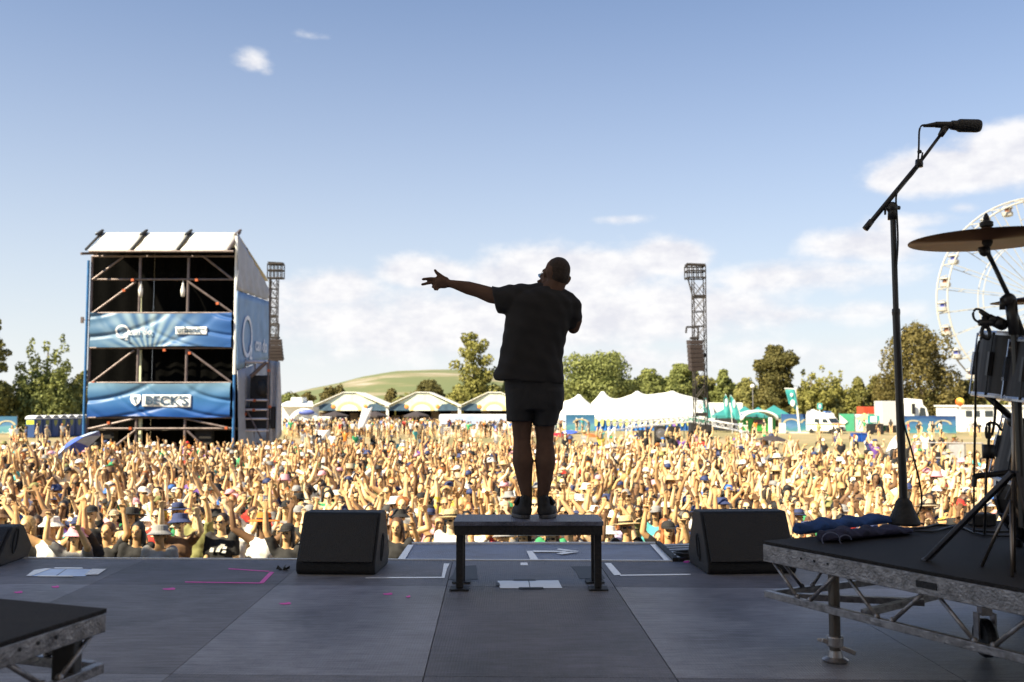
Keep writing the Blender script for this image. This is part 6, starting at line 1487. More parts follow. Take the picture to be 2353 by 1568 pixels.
def figure(pose, tank=False, low=False, turn=0, lean=0):
    """pose: per arm (d1, d2, hand dir, curl, finger length); returns shape sets"""
    B, S, T = MB(), MB(), MB(); n = 8 if low else 10; k = 1.2 if low else 1.12
    hm = Matrix.Translation((0, -.005, 1.50)) @ Euler((R(-8 + lean), R(turn * .3), R(turn))).to_matrix().to_4x4()
    def h(x, y, z): return hm @ Vector((x, y, z))
    Mr = hm.to_3x3()
    B.ell(h(0, .01, .145), (.078, .098, .095), Mr); B.ell(h(0, -.02, .085), (.060, .070, .075), Mr); B.ell(h(0, -.045, .045), (.035, .04, .03), Mr)
    B.cap(h(0, -.085, .125), .011, h(0, -.108, .088), .013, 6); B.cap(h(-.03, -.082, .138), .013, h(.03, -.082, .138), .013, 6)
    if not low:
        for s in (-1, 1): B.ell(h(s * .080, .012, .105), (.012, .02, .03), Mr)
        B.cap(h(-.018, -.082, .058), .008, h(.018, -.082, .058), .008, 6)
    B.cap((0, .01, 1.40), .062, h(0, 0, .06), .055, n)
    B.cap((-.13, .01, 1.385), .062, (.13, .01, 1.385), .062, n); B.ell((0, .0, 1.26), (.155, .10, .16)); B.ell((0, .0, 1.06), (.135, .095, .16)); B.ell((0, .01, .93), (.15, .11, .11))
    S.cap((-.125, .01, 1.37), .078, (.125, .01, 1.37), .078, n); S.ell((0, 0, 1.25), (.178, .122, .18)); S.ell((0, 0, 1.06), (.165, .12, .20)); S.ell((0, .01, .93), (.172, .13, .13))
    T.ell((0, .01, .90), (.165, .125, .13))
    for s in (-1, 1):
        hip, kn, an = Vector((s * .09, .01, .90)), Vector((s * .10, -.01, .49)), Vector((s * .105, .03, .09))
        chain(B, [hip, kn, (s * .105, .02, .33), an], [.085 * k, .055 * k, .055 * k, .035 * k], n); B.cap((s * .108, .03, .045), .038, (s * .12, -.13, .035), .035, n)
        chain(T, [hip, kn + Vector((0, 0, .08))], [.105, .082], n)
        d1, d2, hd, cu, fl = pose[0 if s < 0 else 1]
        d1 = D3(s * d1[0], d1[1], d1[2]); d2 = D3(s * d2[0], d2[1], d2[2]); hd = D3(s * hd[0], hd[1], hd[2])
        sh = Vector((s * .165, .01, 1.375 + .035 * max(0, d1.z))); el_ = sh + d1 * .29; wr_ = el_ + d2 * .255
        chain(B, [sh, sh.lerp(el_, .4), el_, el_.lerp(wr_, .35), wr_], [.060 * k, .049 * k, .040 * k, .039 * k, .026 * k], n)
        hand(B, wr_, hd, s, fl, cu, simple=low)
        if not tank: chain(S, [sh - d1 * .04, sh + d1 * .17], [.078, .066], n)
    return B, S, T, hm
UPA = ((.35, .25, .9), (.02, .10, 1), (.0, .1, 1)); UPB = ((.55, .35, .7), (-.15, .15, 1), (-.1, .2, 1)); UPC = ((.75, .3, .55), (.10, .05, 1), (.25, .1, 1)); UPD = ((.25, .55, .75), (.0, .45, .9), (0, .8, .7))
DN = ((.15, .05, -1), (.05, .35, -.9), (0, .4, -.9)); FW = ((.25, .6, .35), (-.2, .5, .8), (-.1, .5, .8)); CH = ((.35, .45, -.6), (-.45, .55, .55), (-.4, .3, .8)); CLAP = ((.55, .35, .75), (-.62, .15, .75), (-.15, .1, 1)); BROW = ((.7, .35, .35), (-.65, .25, .75), (-.95, .2, .2)); UPL = ((.5, .15, .85), (.35, .1, .95), (.5, .1, .8)); BENT = ((.85, .2, .25), (-.25, .3, 1), (-.2, .5, .8))
def A_(d, cu=.15, fl=1): return (*d, cu, fl)
POSES = [('both arms up', A_(UPA), A_(UPB, .3), 0, 0), ('bent arms up', A_(UPB, .2), A_(BENT, .1), 6, 0), ('one arm up', A_(UPA, .05), A_(DN, .3), -8, 0), ('one fist up', A_(DN, .4), A_(UPD, 1.4, .7), 10, 0),
         ('arms in a V', A_(UPC), A_(UPC, .1), 0, 4), ('clapping overhead', A_(CLAP, .05), A_(CLAP, .05), 0, 0), ('waving', A_(UPL, .1), A_(CH, .4), 12, 0), ('shading eyes', A_(DN, .3), A_(BROW, .05), -5, 3),
         ('hands at mouth', A_(CH, .5), A_(CH, .5), 0, -3), ('arms down', A_(DN, .3), A_(DN, .3), -10, 0), ('arms reaching forward', A_(UPD, .0), A_(FW, .1), 0, 0), ('one arm half raised', A_(UPB, .9, .8), A_(FW, .6, .8), 8, 0),
         ('elbows out hands up', A_(BENT, .3), A_(((.9, .3, .05), (-.1, .35, .95), (.1, .6, .7)), .4), -6, 2), ('pointing up', A_(CH, .4), A_(((.45, .6, .65), (.25, .35, .9), (.3, .5, .8)), .9, .9), 4, 0)]
FULL, LOW = [], []
for i, (nm, L_, R__, turn, lean) in enumerate(POSES):
    B, S, T, hm = figure((L_, R__), tank=(i in (1, 4, 8)), turn=turn, lean=lean)
    FULL.append((evaluate(B, .0125, 1, name='body'), evaluate(S, .02, 2, name='shirt'), evaluate(T, .025, 2, name='trousers'), hm, nm))
for me_ in FULL: wrinkle(me_[1], .007, 11)
def headparts(low=False):
    """hair and hats in head space (origin at the neck pivot)"""
    d = {}; v = .03 if low else .013; q = (lambda f: (f,) if low else (None,))
    def ev(g, vx=None, sm=2, nm='hair', dec=None): return evaluate(g, vx or v, sm, dec, nm)
    g = MB(); g.ell((0, .022, .155), (.088, .102, .098)); g.ell((0, .06, .10), (.075, .055, .07)); d['short hair'] = ev(g)
    g = MB(); g.ell((0, .025, .155), (.092, .106, .10)); g.ell((0, .065, .06), (.095, .06, .12)); g.ell((-.075, .02, .02), (.032, .05, .14)); g.ell((.075, .02, .02), (.032, .05, .14)); g.ell((0, .08, -.08), (.10, .05, .13)); d['long hair'] = ev(g)
    g = MB(); g.ell((0, .025, .155), (.090, .104, .098)); g.ell((0, .05, .255), (.045, .045, .04)); g.ell((0, .06, .1), (.07, .05, .06)); d['hair tied in a bun'] = ev(g)
    g = MB(); r_ = random.Random(3)
    for k in range(26): a = r_.random() * 6.28; e = r_.uniform(-.4, 1.4); g.ell((.095 * math.cos(a) * math.cos(e), .035 + .095 * math.sin(a) * math.cos(e) * (1 if math.sin(a) > -.3 else .4), .155 + .085 * math.sin(e)), .042, n=8, m=6)
    g.ell((0, .03, .16), (.09, .10, .10)); d['curly hair'] = ev(g)
    n = 10 if low else 20
    g = MB(); g.lathe([(.094, .0), (.096, .03), (.086, .07), (.055, .098), (.01, .108)], None, n, (0, .01, .150), 1.12)
    g.poly([(-.08, -.085, .158), (-.07, -.15, .146), (-.03, -.178, .140), (.03, -.178, .140), (.07, -.15, .146), (.08, -.085, .158)], .008); d['cap'] = g
    g = MB(); g.lathe([(.155, -.045), (.160, -.038), (.105, .01), (.092, .075), (.08, .085), (.01, .088)], None, n, (0, .0, .165), 1.1); d['bucket hat'] = g
    g = MB(); g.lathe([(.205, -.012), (.21, -.004), (.15, .006), (.100, .008), (.094, .075), (.085, .10), (.05, .108), (.01, .104)], None, n, (0, .0, .168), 1.05); g2 = MB(); d['straw hat'] = g
    g = MB(); g.lathe([(.102, .012), (.1022, .036)], None, n, (0, 0, .168), 1.05); d['band'] = g
    g = MB()
    for s in (-1, 1): g.poly([(s * .008, -.101, .128), (s * .060, -.088, .130), (s * .056, -.09, .096), (s * .014, -.104, .098)], .006, (0, -1, 0)); g.bar((s * .062, -.088, .127), (s * .086, .01, .125), .004, .005)
    g.bar((-.01, -.105, .124), (.01, -.105, .124), .005); d['glasses'] = g
    g = MB()
    for s in (-1, 1): g.ell((s * .031, -.089, .116), (.017, .008, .009), n=8, m=6)
    g.ell((0, -.089, .050), (.020, .006, .009), n=8, m=6); g.bar((-.031, -.078, .116), (.031, -.078, .116), .005); g.bar((0, -.078, .116), (0, -.086, .050), .005); d['eyes'] = g
    out = {}
    for k, x in d.items():
        out[k] = x if not isinstance(x, MB) else x.mesh(k.replace(' ', '_'), smooth=False)
    return out
HP_ = headparts()
CN = {'black': (.018, .018, .02), 'white': (.78, .77, .74), 'grey': (.26, .26, .27), 'navy': (.03, .045, .13), 'red': (.55, .04, .03), 'orange': (.70, .20, .03), 'yellow': (.72, .55, .08), 'pink': (.72, .36, .42), 'green': (.04, .28, .12), 'turquoise': (.08, .45, .45), 'purple': (.16, .07, .35), 'brown': (.16, .09, .05), 'beige': (.55, .44, .30), 'blue': (.05, .16, .50), 'khaki': (.24, .24, .09), 'lilac': (.50, .42, .66)}
CM = {k: mat('cloth_' + k, v, .85, var=.15, scale=9) for k, v in CN.items()}
HC = {'dark': (.025, .016, .012), 'brown': (.10, .05, .025), 'blond': (.42, .27, .11), 'black': (.012, .011, .012), 'ginger': (.28, .10, .03)}
HM = {k: mat('hair_' + k, v, .55, var=.3, scale=30) for k, v in HC.items()}
M_STRAW = mat('straw', (.60, .46, .24), .8, var=.2, scale=50, bump=.5)
SKC = [(.74, .49, .255), (.61, .37, .18), (.84, .63, .40), (.46, .27, .13), (.18, .10, .055)]
SKM = [skin_mat('skin_%s' % n, c) for n, c in zip(('fair', 'tanned', 'pale', 'olive', 'deep'), SKC)]
M_DG = mat('sunglass_black', (.01, .01, .012), .2); M_EYE = mat('eye_dark', (.03, .015, .012), .4); M_JEAN = mat('denim', (.05, .08, .16), .9); M_DPANT = mat('dark_trousers', (.02, .02, .022), .9)
used = set(); GCR = 'festival crowd facing the stage'
prr = random.Random(11)
def person(X, Y, a, label=None, face=None):
    """a: pose, shirt, head, hcol, hatcol, glasses, skin, sc, rz"""
    B, S, T, hm, nm = FULL[a['pose']]
    o = thing('person', label, 'person', (X, Y, GZ), a['rz'], GCR); o.scale = (a['sc'] * a.get('w', 1), a['sc'] * a.get('w', 1), a['sc'])
    obj('body', B, SKM[a['skin']], o); obj('shirt', S, CM[a['shirt']], o); obj('trousers', T, a['pants'], o)
    hd = a['head']
    if hd in ('cap', 'bucket hat', 'straw hat'):
        h_ = obj('hat', HP_[hd], (M_STRAW if (hd == 'straw hat' and a['hat'] == 'straw') else CM[a['hat']]), o, hm)
        if hd == 'straw hat': obj('hat_band', HP_['band'], CM['black'], h_)
        obj('hair', HP_[a['under']], HM[a['hair']], o, hm @ Matrix.Diagonal((.98, .98, .93, 1)))
    else: obj('hair', HP_[hd], HM[a['hair']], o, hm)
    if a['glasses']: obj('sunglasses', HP_['glasses'], M_DG, o, hm)
    else: obj('eyes', HP_['eyes'], M_EYE, o, hm)
    return o
def describe(a, where):
    nm = FULL[a['pose']][4]; s = []
    if a['head'] in ('cap', 'bucket hat'): s.append('%s %s' % (a['hat'], a['head']))
    elif a['head'] == 'straw hat': s.append('%s hat' % ('straw' if a['hat'] == 'straw' else a['hat'] + ' wide'))
    else: s.append('%s %s' % (a['hair'], a['head'].replace('hair tied in a ', '')))
    if a['glasses']: s.append('sunglasses')
    return 'person, %s, %s %s, %s, %s' % (', '.join(s), a['shirt'], 'vest' if a['pose'] in (1, 4, 8) else 'tee', nm, where)
ZONES = [(-99, 60, 'left edge'), (60, 200, 'left of tower'), (200, 350, 'below tower left'), (350, 520, 'below tower right'), (520, 690, 'near left monitor'), (690, 880, 'behind left monitor'), (880, 1030, 'left of bench'),
         (1030, 1180, 'behind bench left'), (1180, 1390, 'behind bench right'), (1390, 1500, 'right of bench'), (1500, 1640, 'below delay tower'), (1640, 1820, 'behind right monitor'), (1820, 2050, 'left of microphone'), (2050, 2200, 'right of microphone'), (2200, 3000, 'behind drums')]
def where_of(X, Y):
    x = 1176 + X * F / Y * 2353 / 1024
    z = [w for a, b, w in ZONES if a <= x < b]; z = z[0] if z else 'left edge'
    return ('front row' if Y < 13.8 else 'second row' if Y < 15.6 else 'third rows' if Y < 17.8 else 'farther back') + ' ' + z
W_SH = ['black'] * 13 + ['white'] * 11 + ['grey'] * 3 + ['navy'] * 2 + ['beige'] * 2 + list(CN)
W_HEAD = ['short hair'] * 6 + ['long hair'] * 5 + ['hair tied in a bun'] * 2 + ['curly hair'] * 1 + ['cap'] * 5 + ['bucket hat'] * 3 + ['straw hat'] * 1
W_POSE = [0, 1, 1, 1, 2, 3, 4, 5, 5, 6, 7, 8, 8, 9, 9, 9, 9, 9, 10, 10, 11, 11, 12, 12, 13, 13]
def rattr(r):
    return dict(pose=r.choice(W_POSE), shirt=r.choice(W_SH), head=r.choice(W_HEAD), hair=r.choice(['dark', 'dark', 'brown', 'brown', 'blond', 'blond', 'black', 'ginger']), hat=r.choice(['black', 'black', 'black', 'black', 'white', 'white', 'white', 'white', 'beige', 'beige', 'navy', 'pink', 'grey', 'grey', 'khaki', 'navy', 'brown', r.choice(['red', 'green', 'blue', 'orange'])]), glasses=r.random() < .34,
                skin=r.choice([0, 0, 0, 1, 1, 2, 2, 3, 4]), sc=r.uniform(.91, 1.07), w=r.uniform(.92, 1.05), rz=r.gauss(0, .22), under=r.choice(['short hair', 'long hair']), pants=r.choice([M_JEAN, M_DPANT]))
# people one can pick out near the stage: x, y of the face, distance, attributes, label
KEY = [(118, 1202, 13.9, dict(pose=4, shirt='white', head='bucket hat', hat='white', glasses=False, skin=1), 'person in white floppy hat and pale tank top, arms up, near the left edge'),
       (172, 1236, 13.4, dict(pose=11, shirt='grey', head='bucket hat', hat='pink', glasses=False, skin=0), 'person in pink bucket hat with one hand up, front row left'),
       (246, 1224, 13.6, dict(pose=0, shirt='black', head='short hair', hair='brown', glasses=False, skin=1), 'person with cropped brown hair and black top, arms raised, front row'),
       (316, 1224, 13.5, dict(pose=9, shirt='black', head='long hair', hair='black', glasses=False, skin=3), 'smiling person with long black hair and black top, arms down, below the tower'),
       (301, 1188, 14.9, dict(pose=8, shirt='beige', head='straw hat', hat='black', glasses=False, skin=1), 'bearded person in a black wide-brimmed hat below the tower'),
       (367, 1232, 13.3, dict(pose=9, shirt='grey', head='bucket hat', hat='grey', glasses=False, skin=3), 'person in grey bucket hat and grey top in the shade, front row'),
       (413, 1204, 14.3, dict(pose=10, shirt='brown', head='bucket hat', hat='navy', glasses=False, skin=2), 'pale person in a navy bucket hat looking right, second row'),
       (510, 1200, 14.4, dict(pose=9, shirt='black', head='short hair', hair='dark', glasses=True, skin=0, sc=1.06), 'person in sunglasses and black t-shirt with white print, front row'),
       (455, 1180, 15.3, dict(pose=3, shirt='khaki', head='short hair', hair='dark', glasses=True, skin=0), 'person in sunglasses and khaki shirt with one fist up behind the black t-shirt'),
       (606, 1196, 14.2, dict(pose=4, shirt='white', head='straw hat', hat='orange', glasses=False, skin=4, sc=1.06), 'person in an orange hat and loose white t-shirt, arms in a wide V'),
       (660, 1228, 13.6, dict(pose=2, shirt='black', head='cap', hat='black', glasses=False, skin=1), 'person in black cap and black top right beside the left floor monitor'),
       (62, 1190, 14.0, dict(pose=9, shirt='black', head='long hair', hair='blond', glasses=False, skin=0), 'blond long-haired person above the cut-off monitor at the left edge'),
       (210, 1160, 15.4, dict(pose=9, shirt='black', head='cap', hat='black', glasses=False, skin=0), 'person in black cap and black top, arms down, behind the pink bucket hat'),
       (912, 1212, 13.8, dict(pose=9, shirt='black', head='long hair', hair='brown', glasses=False, skin=1), 'long-haired person in black shirt between the left floor monitor and the runway'),
       (1036, 1186, 14.6, dict(pose=9, shirt='white', head='straw hat', hat='straw', glasses=True, skin=2, sc=1.08), 'tall person in straw hat and sunglasses beside the left end of the bench'),
       (1205, 1240, 13.2, dict(pose=9, shirt='white', head='straw hat', hat='white', glasses=False, skin=0), 'person in white brimmed hat seen under the bench, left one'),
       (1269, 1240, 13.2, dict(pose=9, shirt='blue', head='straw hat', hat='white', glasses=True, skin=2), 'person in white brimmed hat seen under the bench, right one'),
       (1440, 1214, 13.9, dict(pose=9, shirt='black', head='straw hat', hat='straw', glasses=True, skin=1, sc=1.06), 'person in straw hat and black t-shirt just right of the bench'),
       (1535, 1222, 13.8, dict(pose=11, shirt='black', head='cap', hat='black', glasses=False, skin=1), 'person in black cap left of the right floor monitor, chin raised'),
       (1925, 1162, 16.0, dict(pose=9, shirt='black', head='long hair', hair='black', glasses=False, skin=1), 'long black-haired person above the towels on the riser'),
       (2130, 1150, 16.2, dict(pose=1, shirt='black', head='straw hat', hat='beige', glasses=True, skin=1), 'person in beige brimmed hat and sunglasses right of the microphone stand base'),
       (2205, 1150, 16.4, dict(pose=8, shirt='red', head='cap', hat='red', glasses=False, skin=1), 'person in red cap and red top behind the cymbal stand leg')]
placed = []
for (x, y, D, a, lab) in KEY:
    b = rattr(prr); b.update(a); b['rz'] = prr.gauss(0, .12); p_ = P(x, y, D)
    # height from the face height in the photograph, kept between 1.55 and 1.9 m
    b['sc'] = max(.90, min(1.10, (p_.z - GZ) / 1.61)); b['w'] = 1.0
    o = person(p_.x, D, b, lab); placed.append((p_.x, D)); used.add(lab)
    if 'white print' in lab:
        sh = [c for c in o.children if c.name.startswith('shirt')][0]
        g = MB(); rr = random.Random(5)
        for k in range(9): cx, cz = rr.uniform(-.09, .10), 1.28 + rr.uniform(-.05, .05); g.poly([(cx - .03, -.137, cz - .012), (cx + .025, -.137, cz - .015), (cx + .035, -.137, cz + .015), (cx - .01, -.137, cz + .02)], .008, (0, -1, 0))
        g.build('shirt_print', CM['white'], sh)
def free(X, Y, rad):
    for (a, b) in placed[-900:]:
        if (a - X) ** 2 + (b - Y) ** 2 < rad * rad: return False
    return True
# rows of the near crowd
cand = []
Y = 12.9
while Y < 20.6:
    half = 0.5389 * Y * 1.06 + .5; n = int(2 * half / .60)
    for k in range(n + 1): cand.append((-half + 2 * half * k / n + prr.uniform(-.17, .17), Y + prr.uniform(-.2, .2)))
    Y += .62
cand.sort(key=lambda c: c[1])
NEAR = 300; cnt = len(KEY) + 1; last = 12.9; shirts = list(CN)
far_start = []
placed_key = list(placed)
for (X, Y) in cand:
    if any((a - X) ** 2 + ((b - Y) * 1.0) ** 2 < .30 for a, b in placed_key): continue
    if any(abs(a / b - X / Y) < .030 and Y < b and b - Y > .25 for a, b in placed_key if b < 15.5): continue     # do not hide the picked-out people
    if cnt >= NEAR: far_start.append((X, Y)); continue
    a = rattr(prr)
    if Y < 13.6: a['sc'] = prr.uniform(.86, .97)
    w = where_of(X, Y); lab = describe(a, w); k = 0
    while lab in used and k < 60:
        a['shirt'] = prr.choice(shirts); a['glasses'] = prr.random() < .5; lab = describe(a, w); k += 1
    used.add(lab); person(X, Y, a, lab); cnt += 1; placed.append((X, Y))

# ---- the rest of the crowd: one object
def mesh_arrays(me):
    me.calc_loop_triangles(); v = np.empty(len(me.vertices) * 3, np.float32); me.vertices.foreach_get('co', v); t_ = np.empty(len(me.loop_triangles) * 3, np.int32); me.loop_triangles.foreach_get('vertices', t_); return v.reshape(-1, 3), t_.reshape(-1, 3)
def xf(v, M): A = np.array(M); return v @ A[:3, :3].T + A[:3, 3]
HL = headparts(True); HLA = {k: mesh_arrays(m) for k, m in HL.items()}
LOWP = []; jr = random.Random(4)
def jit(a):
    f = lambda d, k: tuple(c + jr.uniform(-k, k) for c in d)
    return (f(a[0], .34), f(a[1], .36), f(a[2], .4), a[3], a[4])
for i, (nm, L_, R__, turn, lean) in enumerate(POSES * 3):
    i = i % len(POSES)
    B, S, T, hm = figure((jit(L_), jit(R__)), tank=(i in (1, 4, 8)), low=True, turn=turn + jr.uniform(-15, 15), lean=lean)
    B_ = mesh_arrays(evaluate(B, .024, 1, .22)); S_ = mesh_arrays(evaluate(S, .045, 1, .5)); T_ = mesh_arrays(evaluate(T, .06, 1, .5)); LOWP.append((B_, S_, T_, hm))
VV, TT, CC = [], [], []; off = 0
rs = random.Random(23)
def lin(c, j): return [min(1, max(0, k * j)) for k in c]
def stuff_person(X, Y, rz=None, force_pose=None):
    global off
    a = rattr(rs)
    if force_pose is not None: a['pose'] = force_pose
    elif X * F / Y > (1760 - 1176) * 1024 / 2353 and Y > 26 and rs.random() < .7: a['pose'] = rs.choice([9, 9, 8, 11])
    elif Y > 35 and rs.random() < .62: a['pose'] = rs.choice([9, 8, 11])
    elif X * F / Y < (200 - 1176) * 1024 / 2353 and Y > 34 and rs.random() < .6: a['pose'] = rs.choice([9, 8, 11])
    B_, S_, T_, hm = LOWP[a['pose'] + len(POSES) * rs.randrange(3)]; sc = a['sc'] * (1.05 if Y < 60 else 1); rz_ = a['rz'] if rz is None else rz
    M = Matrix.Translation((X, Y, GZ)) @ Matrix.Rotation(rz_, 4, 'Z') @ Matrix.Diagonal((sc * a['w'], sc * a['w'], sc, 1))
    if rs.random() < .5 and rz is None: M = M @ Matrix.Diagonal((-1, 1, 1, 1)); flip = True
    else: flip = False
    j = rs.uniform(.78, 1.2); parts = [(B_, None, lin(SKC[a['skin']], j)), (S_, None, lin(CN[a['shirt']], j)), (T_, None, rs.choice([(.05, .08, .16), (.02, .02, .022), (.3, .27, .2)]))]
    hd = a['head']
    if hd in ('cap', 'bucket hat', 'straw hat'):
        parts.append((HLA[hd], hm, (.60, .46, .24) if hd == 'straw hat' and rs.random() < .6 else lin(CN[a['hat']], j))); parts.append((HLA[a['under']], hm @ Matrix.Diagonal((.97, .97, .93, 1)), HC[a['hair']]))
    else: parts.append((HLA[hd], hm, HC[a['hair']]))
    if Y < 40: parts.append((HLA['glasses'], hm, (.01, .01, .012)) if a['glasses'] else (HLA['eyes'], hm, (.05, .03, .02)))
    for (v, t_), m, c in parts:
        vv = xf(v, M @ m if m is not None else M); VV.append(vv); TT.append((t_[:, ::-1] if flip else t_) + off); off += len(vv); CC.append(np.tile(np.array([*c, 1], np.float32), (len(vv), 1)))
for X, Y in far_start: stuff_person(X, Y)
Y = 20.7
while Y < 56:
    half = .5389 * Y * 1.05 + .5; n = int(2 * half / (.74 + .004 * (Y - 20)))
    for k in range(n + 1):
        X = -half + 2 * half * k / n + rs.uniform(-.24, .24); y_ = Y + rs.uniform(-.28, .28); x = 1176 + X * F / y_ * 2353 / 1024
        lim = 44 if x < 560 else 45 if x < 700 else 44 if x < 1300 else 43 if x < 1750 else 38 if x < 1900 else 35
        if y_ > lim and rs.random() > .07: continue
        if y_ > lim - 6 and rs.random() < .25: continue
        if XL - 1.0 < X < XR + 3.4 and y_ > TYD - 1.6: continue
        if abs(X - XY(1609, 62).x) < .01: continue
        stuff_person(X, y_)
    Y += .74 + .004 * (Y - 20)
# thinner rear crowd and strollers on the open field
for k in range(230):
    u = rs.random(); Y = 50 + 54 * rs.random() ** 1.6; x = rs.uniform(-30, 2400)
    if 200 < x < 640 and Y < 62: continue
    if x < 215 and Y > 58: continue
    if x > 1760 and Y > 52 and rs.random() < .90: continue
    if Y > 72 and rs.random() < .6: continue
    if x > 1290 and Y > 68 and rs.random() < .7: continue
    stuff_person(XY(x, Y).x, Y, rs.gauss(0, 1.0), rs.choice([9, 9, 9, 8, 2, 11, 0]))
for k in range(420):
    x = rs.uniform(650, 1300); Y = rs.uniform(98, 126); stuff_person(XY(x, Y).x, Y, rs.uniform(0, 6.28), 9)
for x, Y in ((1702, 111), (1716, 110), (1735, 108), (1755, 112), (1325, 118), (1338, 117), (1298, 115), (1985, 113), (2018, 104), (2046, 112), (2086, 105), (2110, 100), (2137, 106), (2142, 102), (2160, 100), (2230, 104), (2240, 105), (2248, 100), (2275, 108), (2300, 106), (40, 84), (62, 80), (88, 88), (30, 78), (145, 92), (158, 95), (110, 84), (1880, 92), (1925, 88), (1915, 84)):
    stuff_person(XY(x, Y).x, Y, rs.uniform(0, 6.28), 9)
V = np.concatenate(VV).astype(np.float32); T_ = np.concatenate(TT).astype(np.int32); C = np.concatenate(CC).astype(np.float32)
me = bpy.data.meshes.new('crowd'); me.vertices.add(len(V)); me.vertices.foreach_set('co', V.ravel()); me.loops.add(T_.size); me.loops.foreach_set('vertex_index', T_.ravel()); me.polygons.add(len(T_)); me.polygons.foreach_set('loop_start', np.arange(0, T_.size, 3, dtype=np.int32)); me.polygons.foreach_set('loop_total', np.full(len(T_), 3, dtype=np.int32)); me.update(calc_edges=True)
me.polygons.foreach_set('use_smooth', np.ones(len(T_), dtype=bool)); at = me.color_attributes.new('cloth_and_skin', 'FLOAT_COLOR', 'POINT'); at.data.foreach_set('color', C.ravel())
m = bpy.data.materials.new('crowd_colours'); m.use_nodes = True; b = m.node_tree.nodes['Principled BSDF']; ca = N(m.node_tree, 'ShaderNodeVertexColor', layer_name='cloth_and_skin'); LK(m.node_tree, ca.outputs[0], b.inputs['Base Color']); b.inputs['Roughness'].default_value = .6; b.inputs['Specular IOR Level'].default_value = .3
me.materials.append(m); o = bpy.data.objects.new('crowd', me); COL.objects.link(o); tag(o, 'dense festival crowd with raised arms filling the field', 'crowd', kind='stuff')
print('crowd tris', len(T_), 'near', cnt)

# ---- things held up in the crowd
def flag(label, x, y, w, h, D, m, rot=0):
    s = D / F * 1024 / 2353; c = P(x, y, D); t = thing('hand_flag', label, 'flag', (c.x, D, GZ))
    g = MB(); g.grid(lambda a, b: (c.x - w * s / 2 + w * s * (a if not rot else a * (1 - .0 * b)) + (rot * (1 - b) * w * s * .6), D + .1 * math.sin(a * 6 + b * 3), c.z + h * s / 2 - h * s * b - .15 * h * s * math.sin(a * 3)), 12, 10); g.build('cloth', m, t, world=True, smooth=True, solid=.01)
    g = MB(); g.tube((c.x + w * s / 2, D, GZ + 1.5), (c.x + w * s / 2 + rot * .3, D, c.z + h * s * .6), .02, n=6); g.build('pole', M_BLACK, t, world=True)
t = thing('hand_flag', 'white flag held up in the crowd left of the tall microphone stand', 'flag', XY(2060, 44))
g = MB(); a, b, c, d = P(2060, 1000, 44), P(2030, 1042, 44), P(2052, 1056, 44), P(2072, 1052, 44)
g.grid(lambda i, j: a.lerp(d, i).lerp(b.lerp(c, i), j) + Vector((0, .12 * math.sin(i * 7 + j * 5), 0)), 12, 12); g.build('cloth', mat('flag_white', (.74, .75, .82), .6, var=.15, scale=2), t, world=True, smooth=True, solid=.01)
g = MB(); g.tube((d.x + .05, 44, GZ + 1.4), a + Vector((.05, 0, .1)), .02, n=6); g.build('pole', M_BLACK, t, world=True)
flag('white flag leaning above the rear crowd before the beer tents', 834, 956, 22, 44, 100, MATS['flag_white'], rot=.8)
flag('white sheet held up behind the crowd below the first beer tent', 741, 998, 34, 22, 76, MATS['flag_white'])
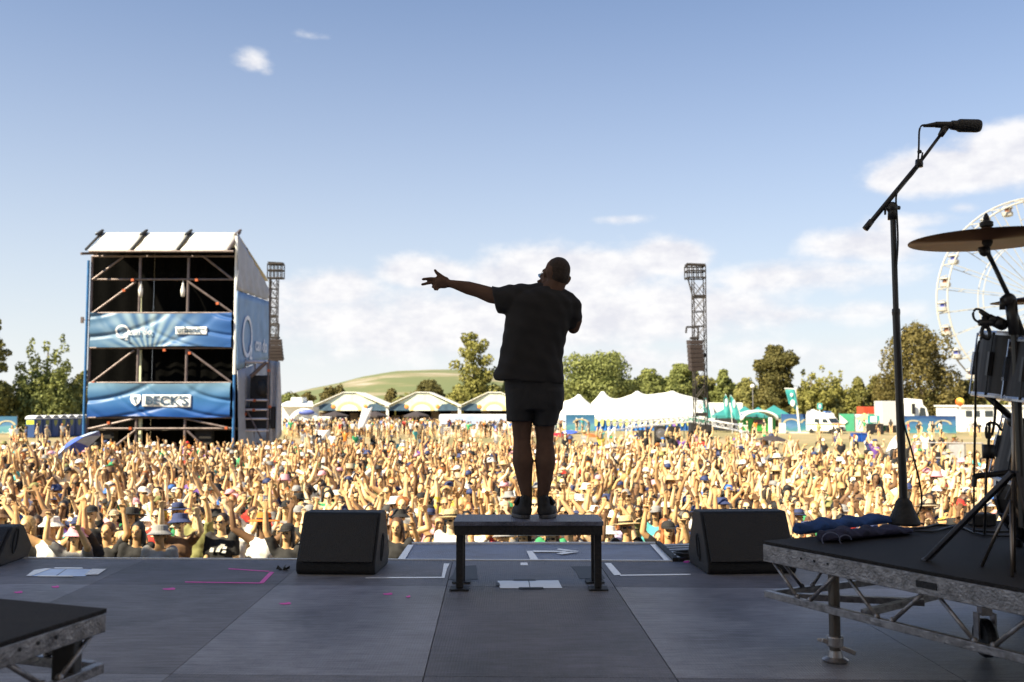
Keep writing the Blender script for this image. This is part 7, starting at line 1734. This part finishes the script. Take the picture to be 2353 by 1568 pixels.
def umbrella(label, x, y, D, r, mats, tilt, yaw=0):
    c = P(x, y, D); t = thing('umbrella', label, 'umbrella', (c.x, D, GZ), group='umbrellas in the crowd'); M = Matrix.Rotation(yaw, 4, 'Z') @ Matrix.Rotation(tilt, 4, 'Y'); n = 8
    for par in (0, 1):
        g = MB()
        for k in range(par, n, 2):
            a, b = 2 * math.pi * k / n, 2 * math.pi * (k + 1) / n; prof = [(0.02, .30), (.35, .26), (.7, .15), (1, 0)]
            for (r1, z1), (r2, z2) in zip(prof, prof[1:]): g.poly([c + M @ Vector((r * rr * math.cos(q), r * rr * math.sin(q), r * zz)) for rr, zz, q in ((r1, z1, a), (r2, z2, a), (r2, z2, b), (r1, z1, b))])
        g.build('panels', mats[par], t, world=True, solid=.01)
    g = MB(); g.tube(c + M @ Vector((0, 0, r * .35)), c + M @ Vector((0, 0, -.6)), .012, n=6); g.build('shaft', M_STEEL, t, world=True)
umbrella('blue and pale umbrella tilted above the crowd at the left foot of the tower', 176, 1030, 33, .95, (mat('umbrella_blue', (.06, .12, .60), .5), mat('umbrella_pale', (.50, .62, .88), .5)), R(-38))
umbrella('red umbrella right beside the performer\'s leg', 1286, 1003, 66, .75, (mat('umbrella_red', (.60, .02, .04), .5), MATS['umbrella_red']), R(10))
umbrella('blue umbrella next to the red one behind the performer', 1303, 998, 68, .85, (MATS['umbrella_blue'], MATS['umbrella_blue']), R(-10))
umbrella('orange umbrella in the rear crowd before the marquee', 1358, 1004, 68, .7, (mat('umbrella_orange', (.75, .14, .03), .5), MATS['umbrella_orange']), R(5))
umbrella('black umbrella in the crowd left of the blue bins', 1776, 1013, 50, .85, (M_PAR, M_PAR), R(4))
t = thing('crowd_barrier', 'steel crowd barrier across the crowd right of the tall microphone stand', 'barrier', XY(2170, 41))
a, b = XY(2095, 41.5), XY(2255, 40.5); g = MB()
for z in (2.0, 1.35): g.tube(a + Vector((0, 0, z - .12)), b + Vector((0, 0, z - .12)), .035, n=6)
for k in range(5): p_ = a.lerp(b, k / 4); g.tube(p_, p_ + Vector((0, 0, 1.9)), .03, n=6)
g.build('rails', M_STEEL, t, world=True)
for k in (2,):
    p0, p1 = a.lerp(b, k / 4), a.lerp(b, (k + 1) / 4); g = MB(); g.poly([p0 + Vector((.05, 0, .6)), p1 + Vector((-.05, 0, .6)), p1 + Vector((-.05, 0, 1.85)), p0 + Vector((.05, 0, 1.85))], .02, (0, 1, 0)); g.build('panel', mat('grey_panel', (.30, .30, .32), .5), t, world=True)
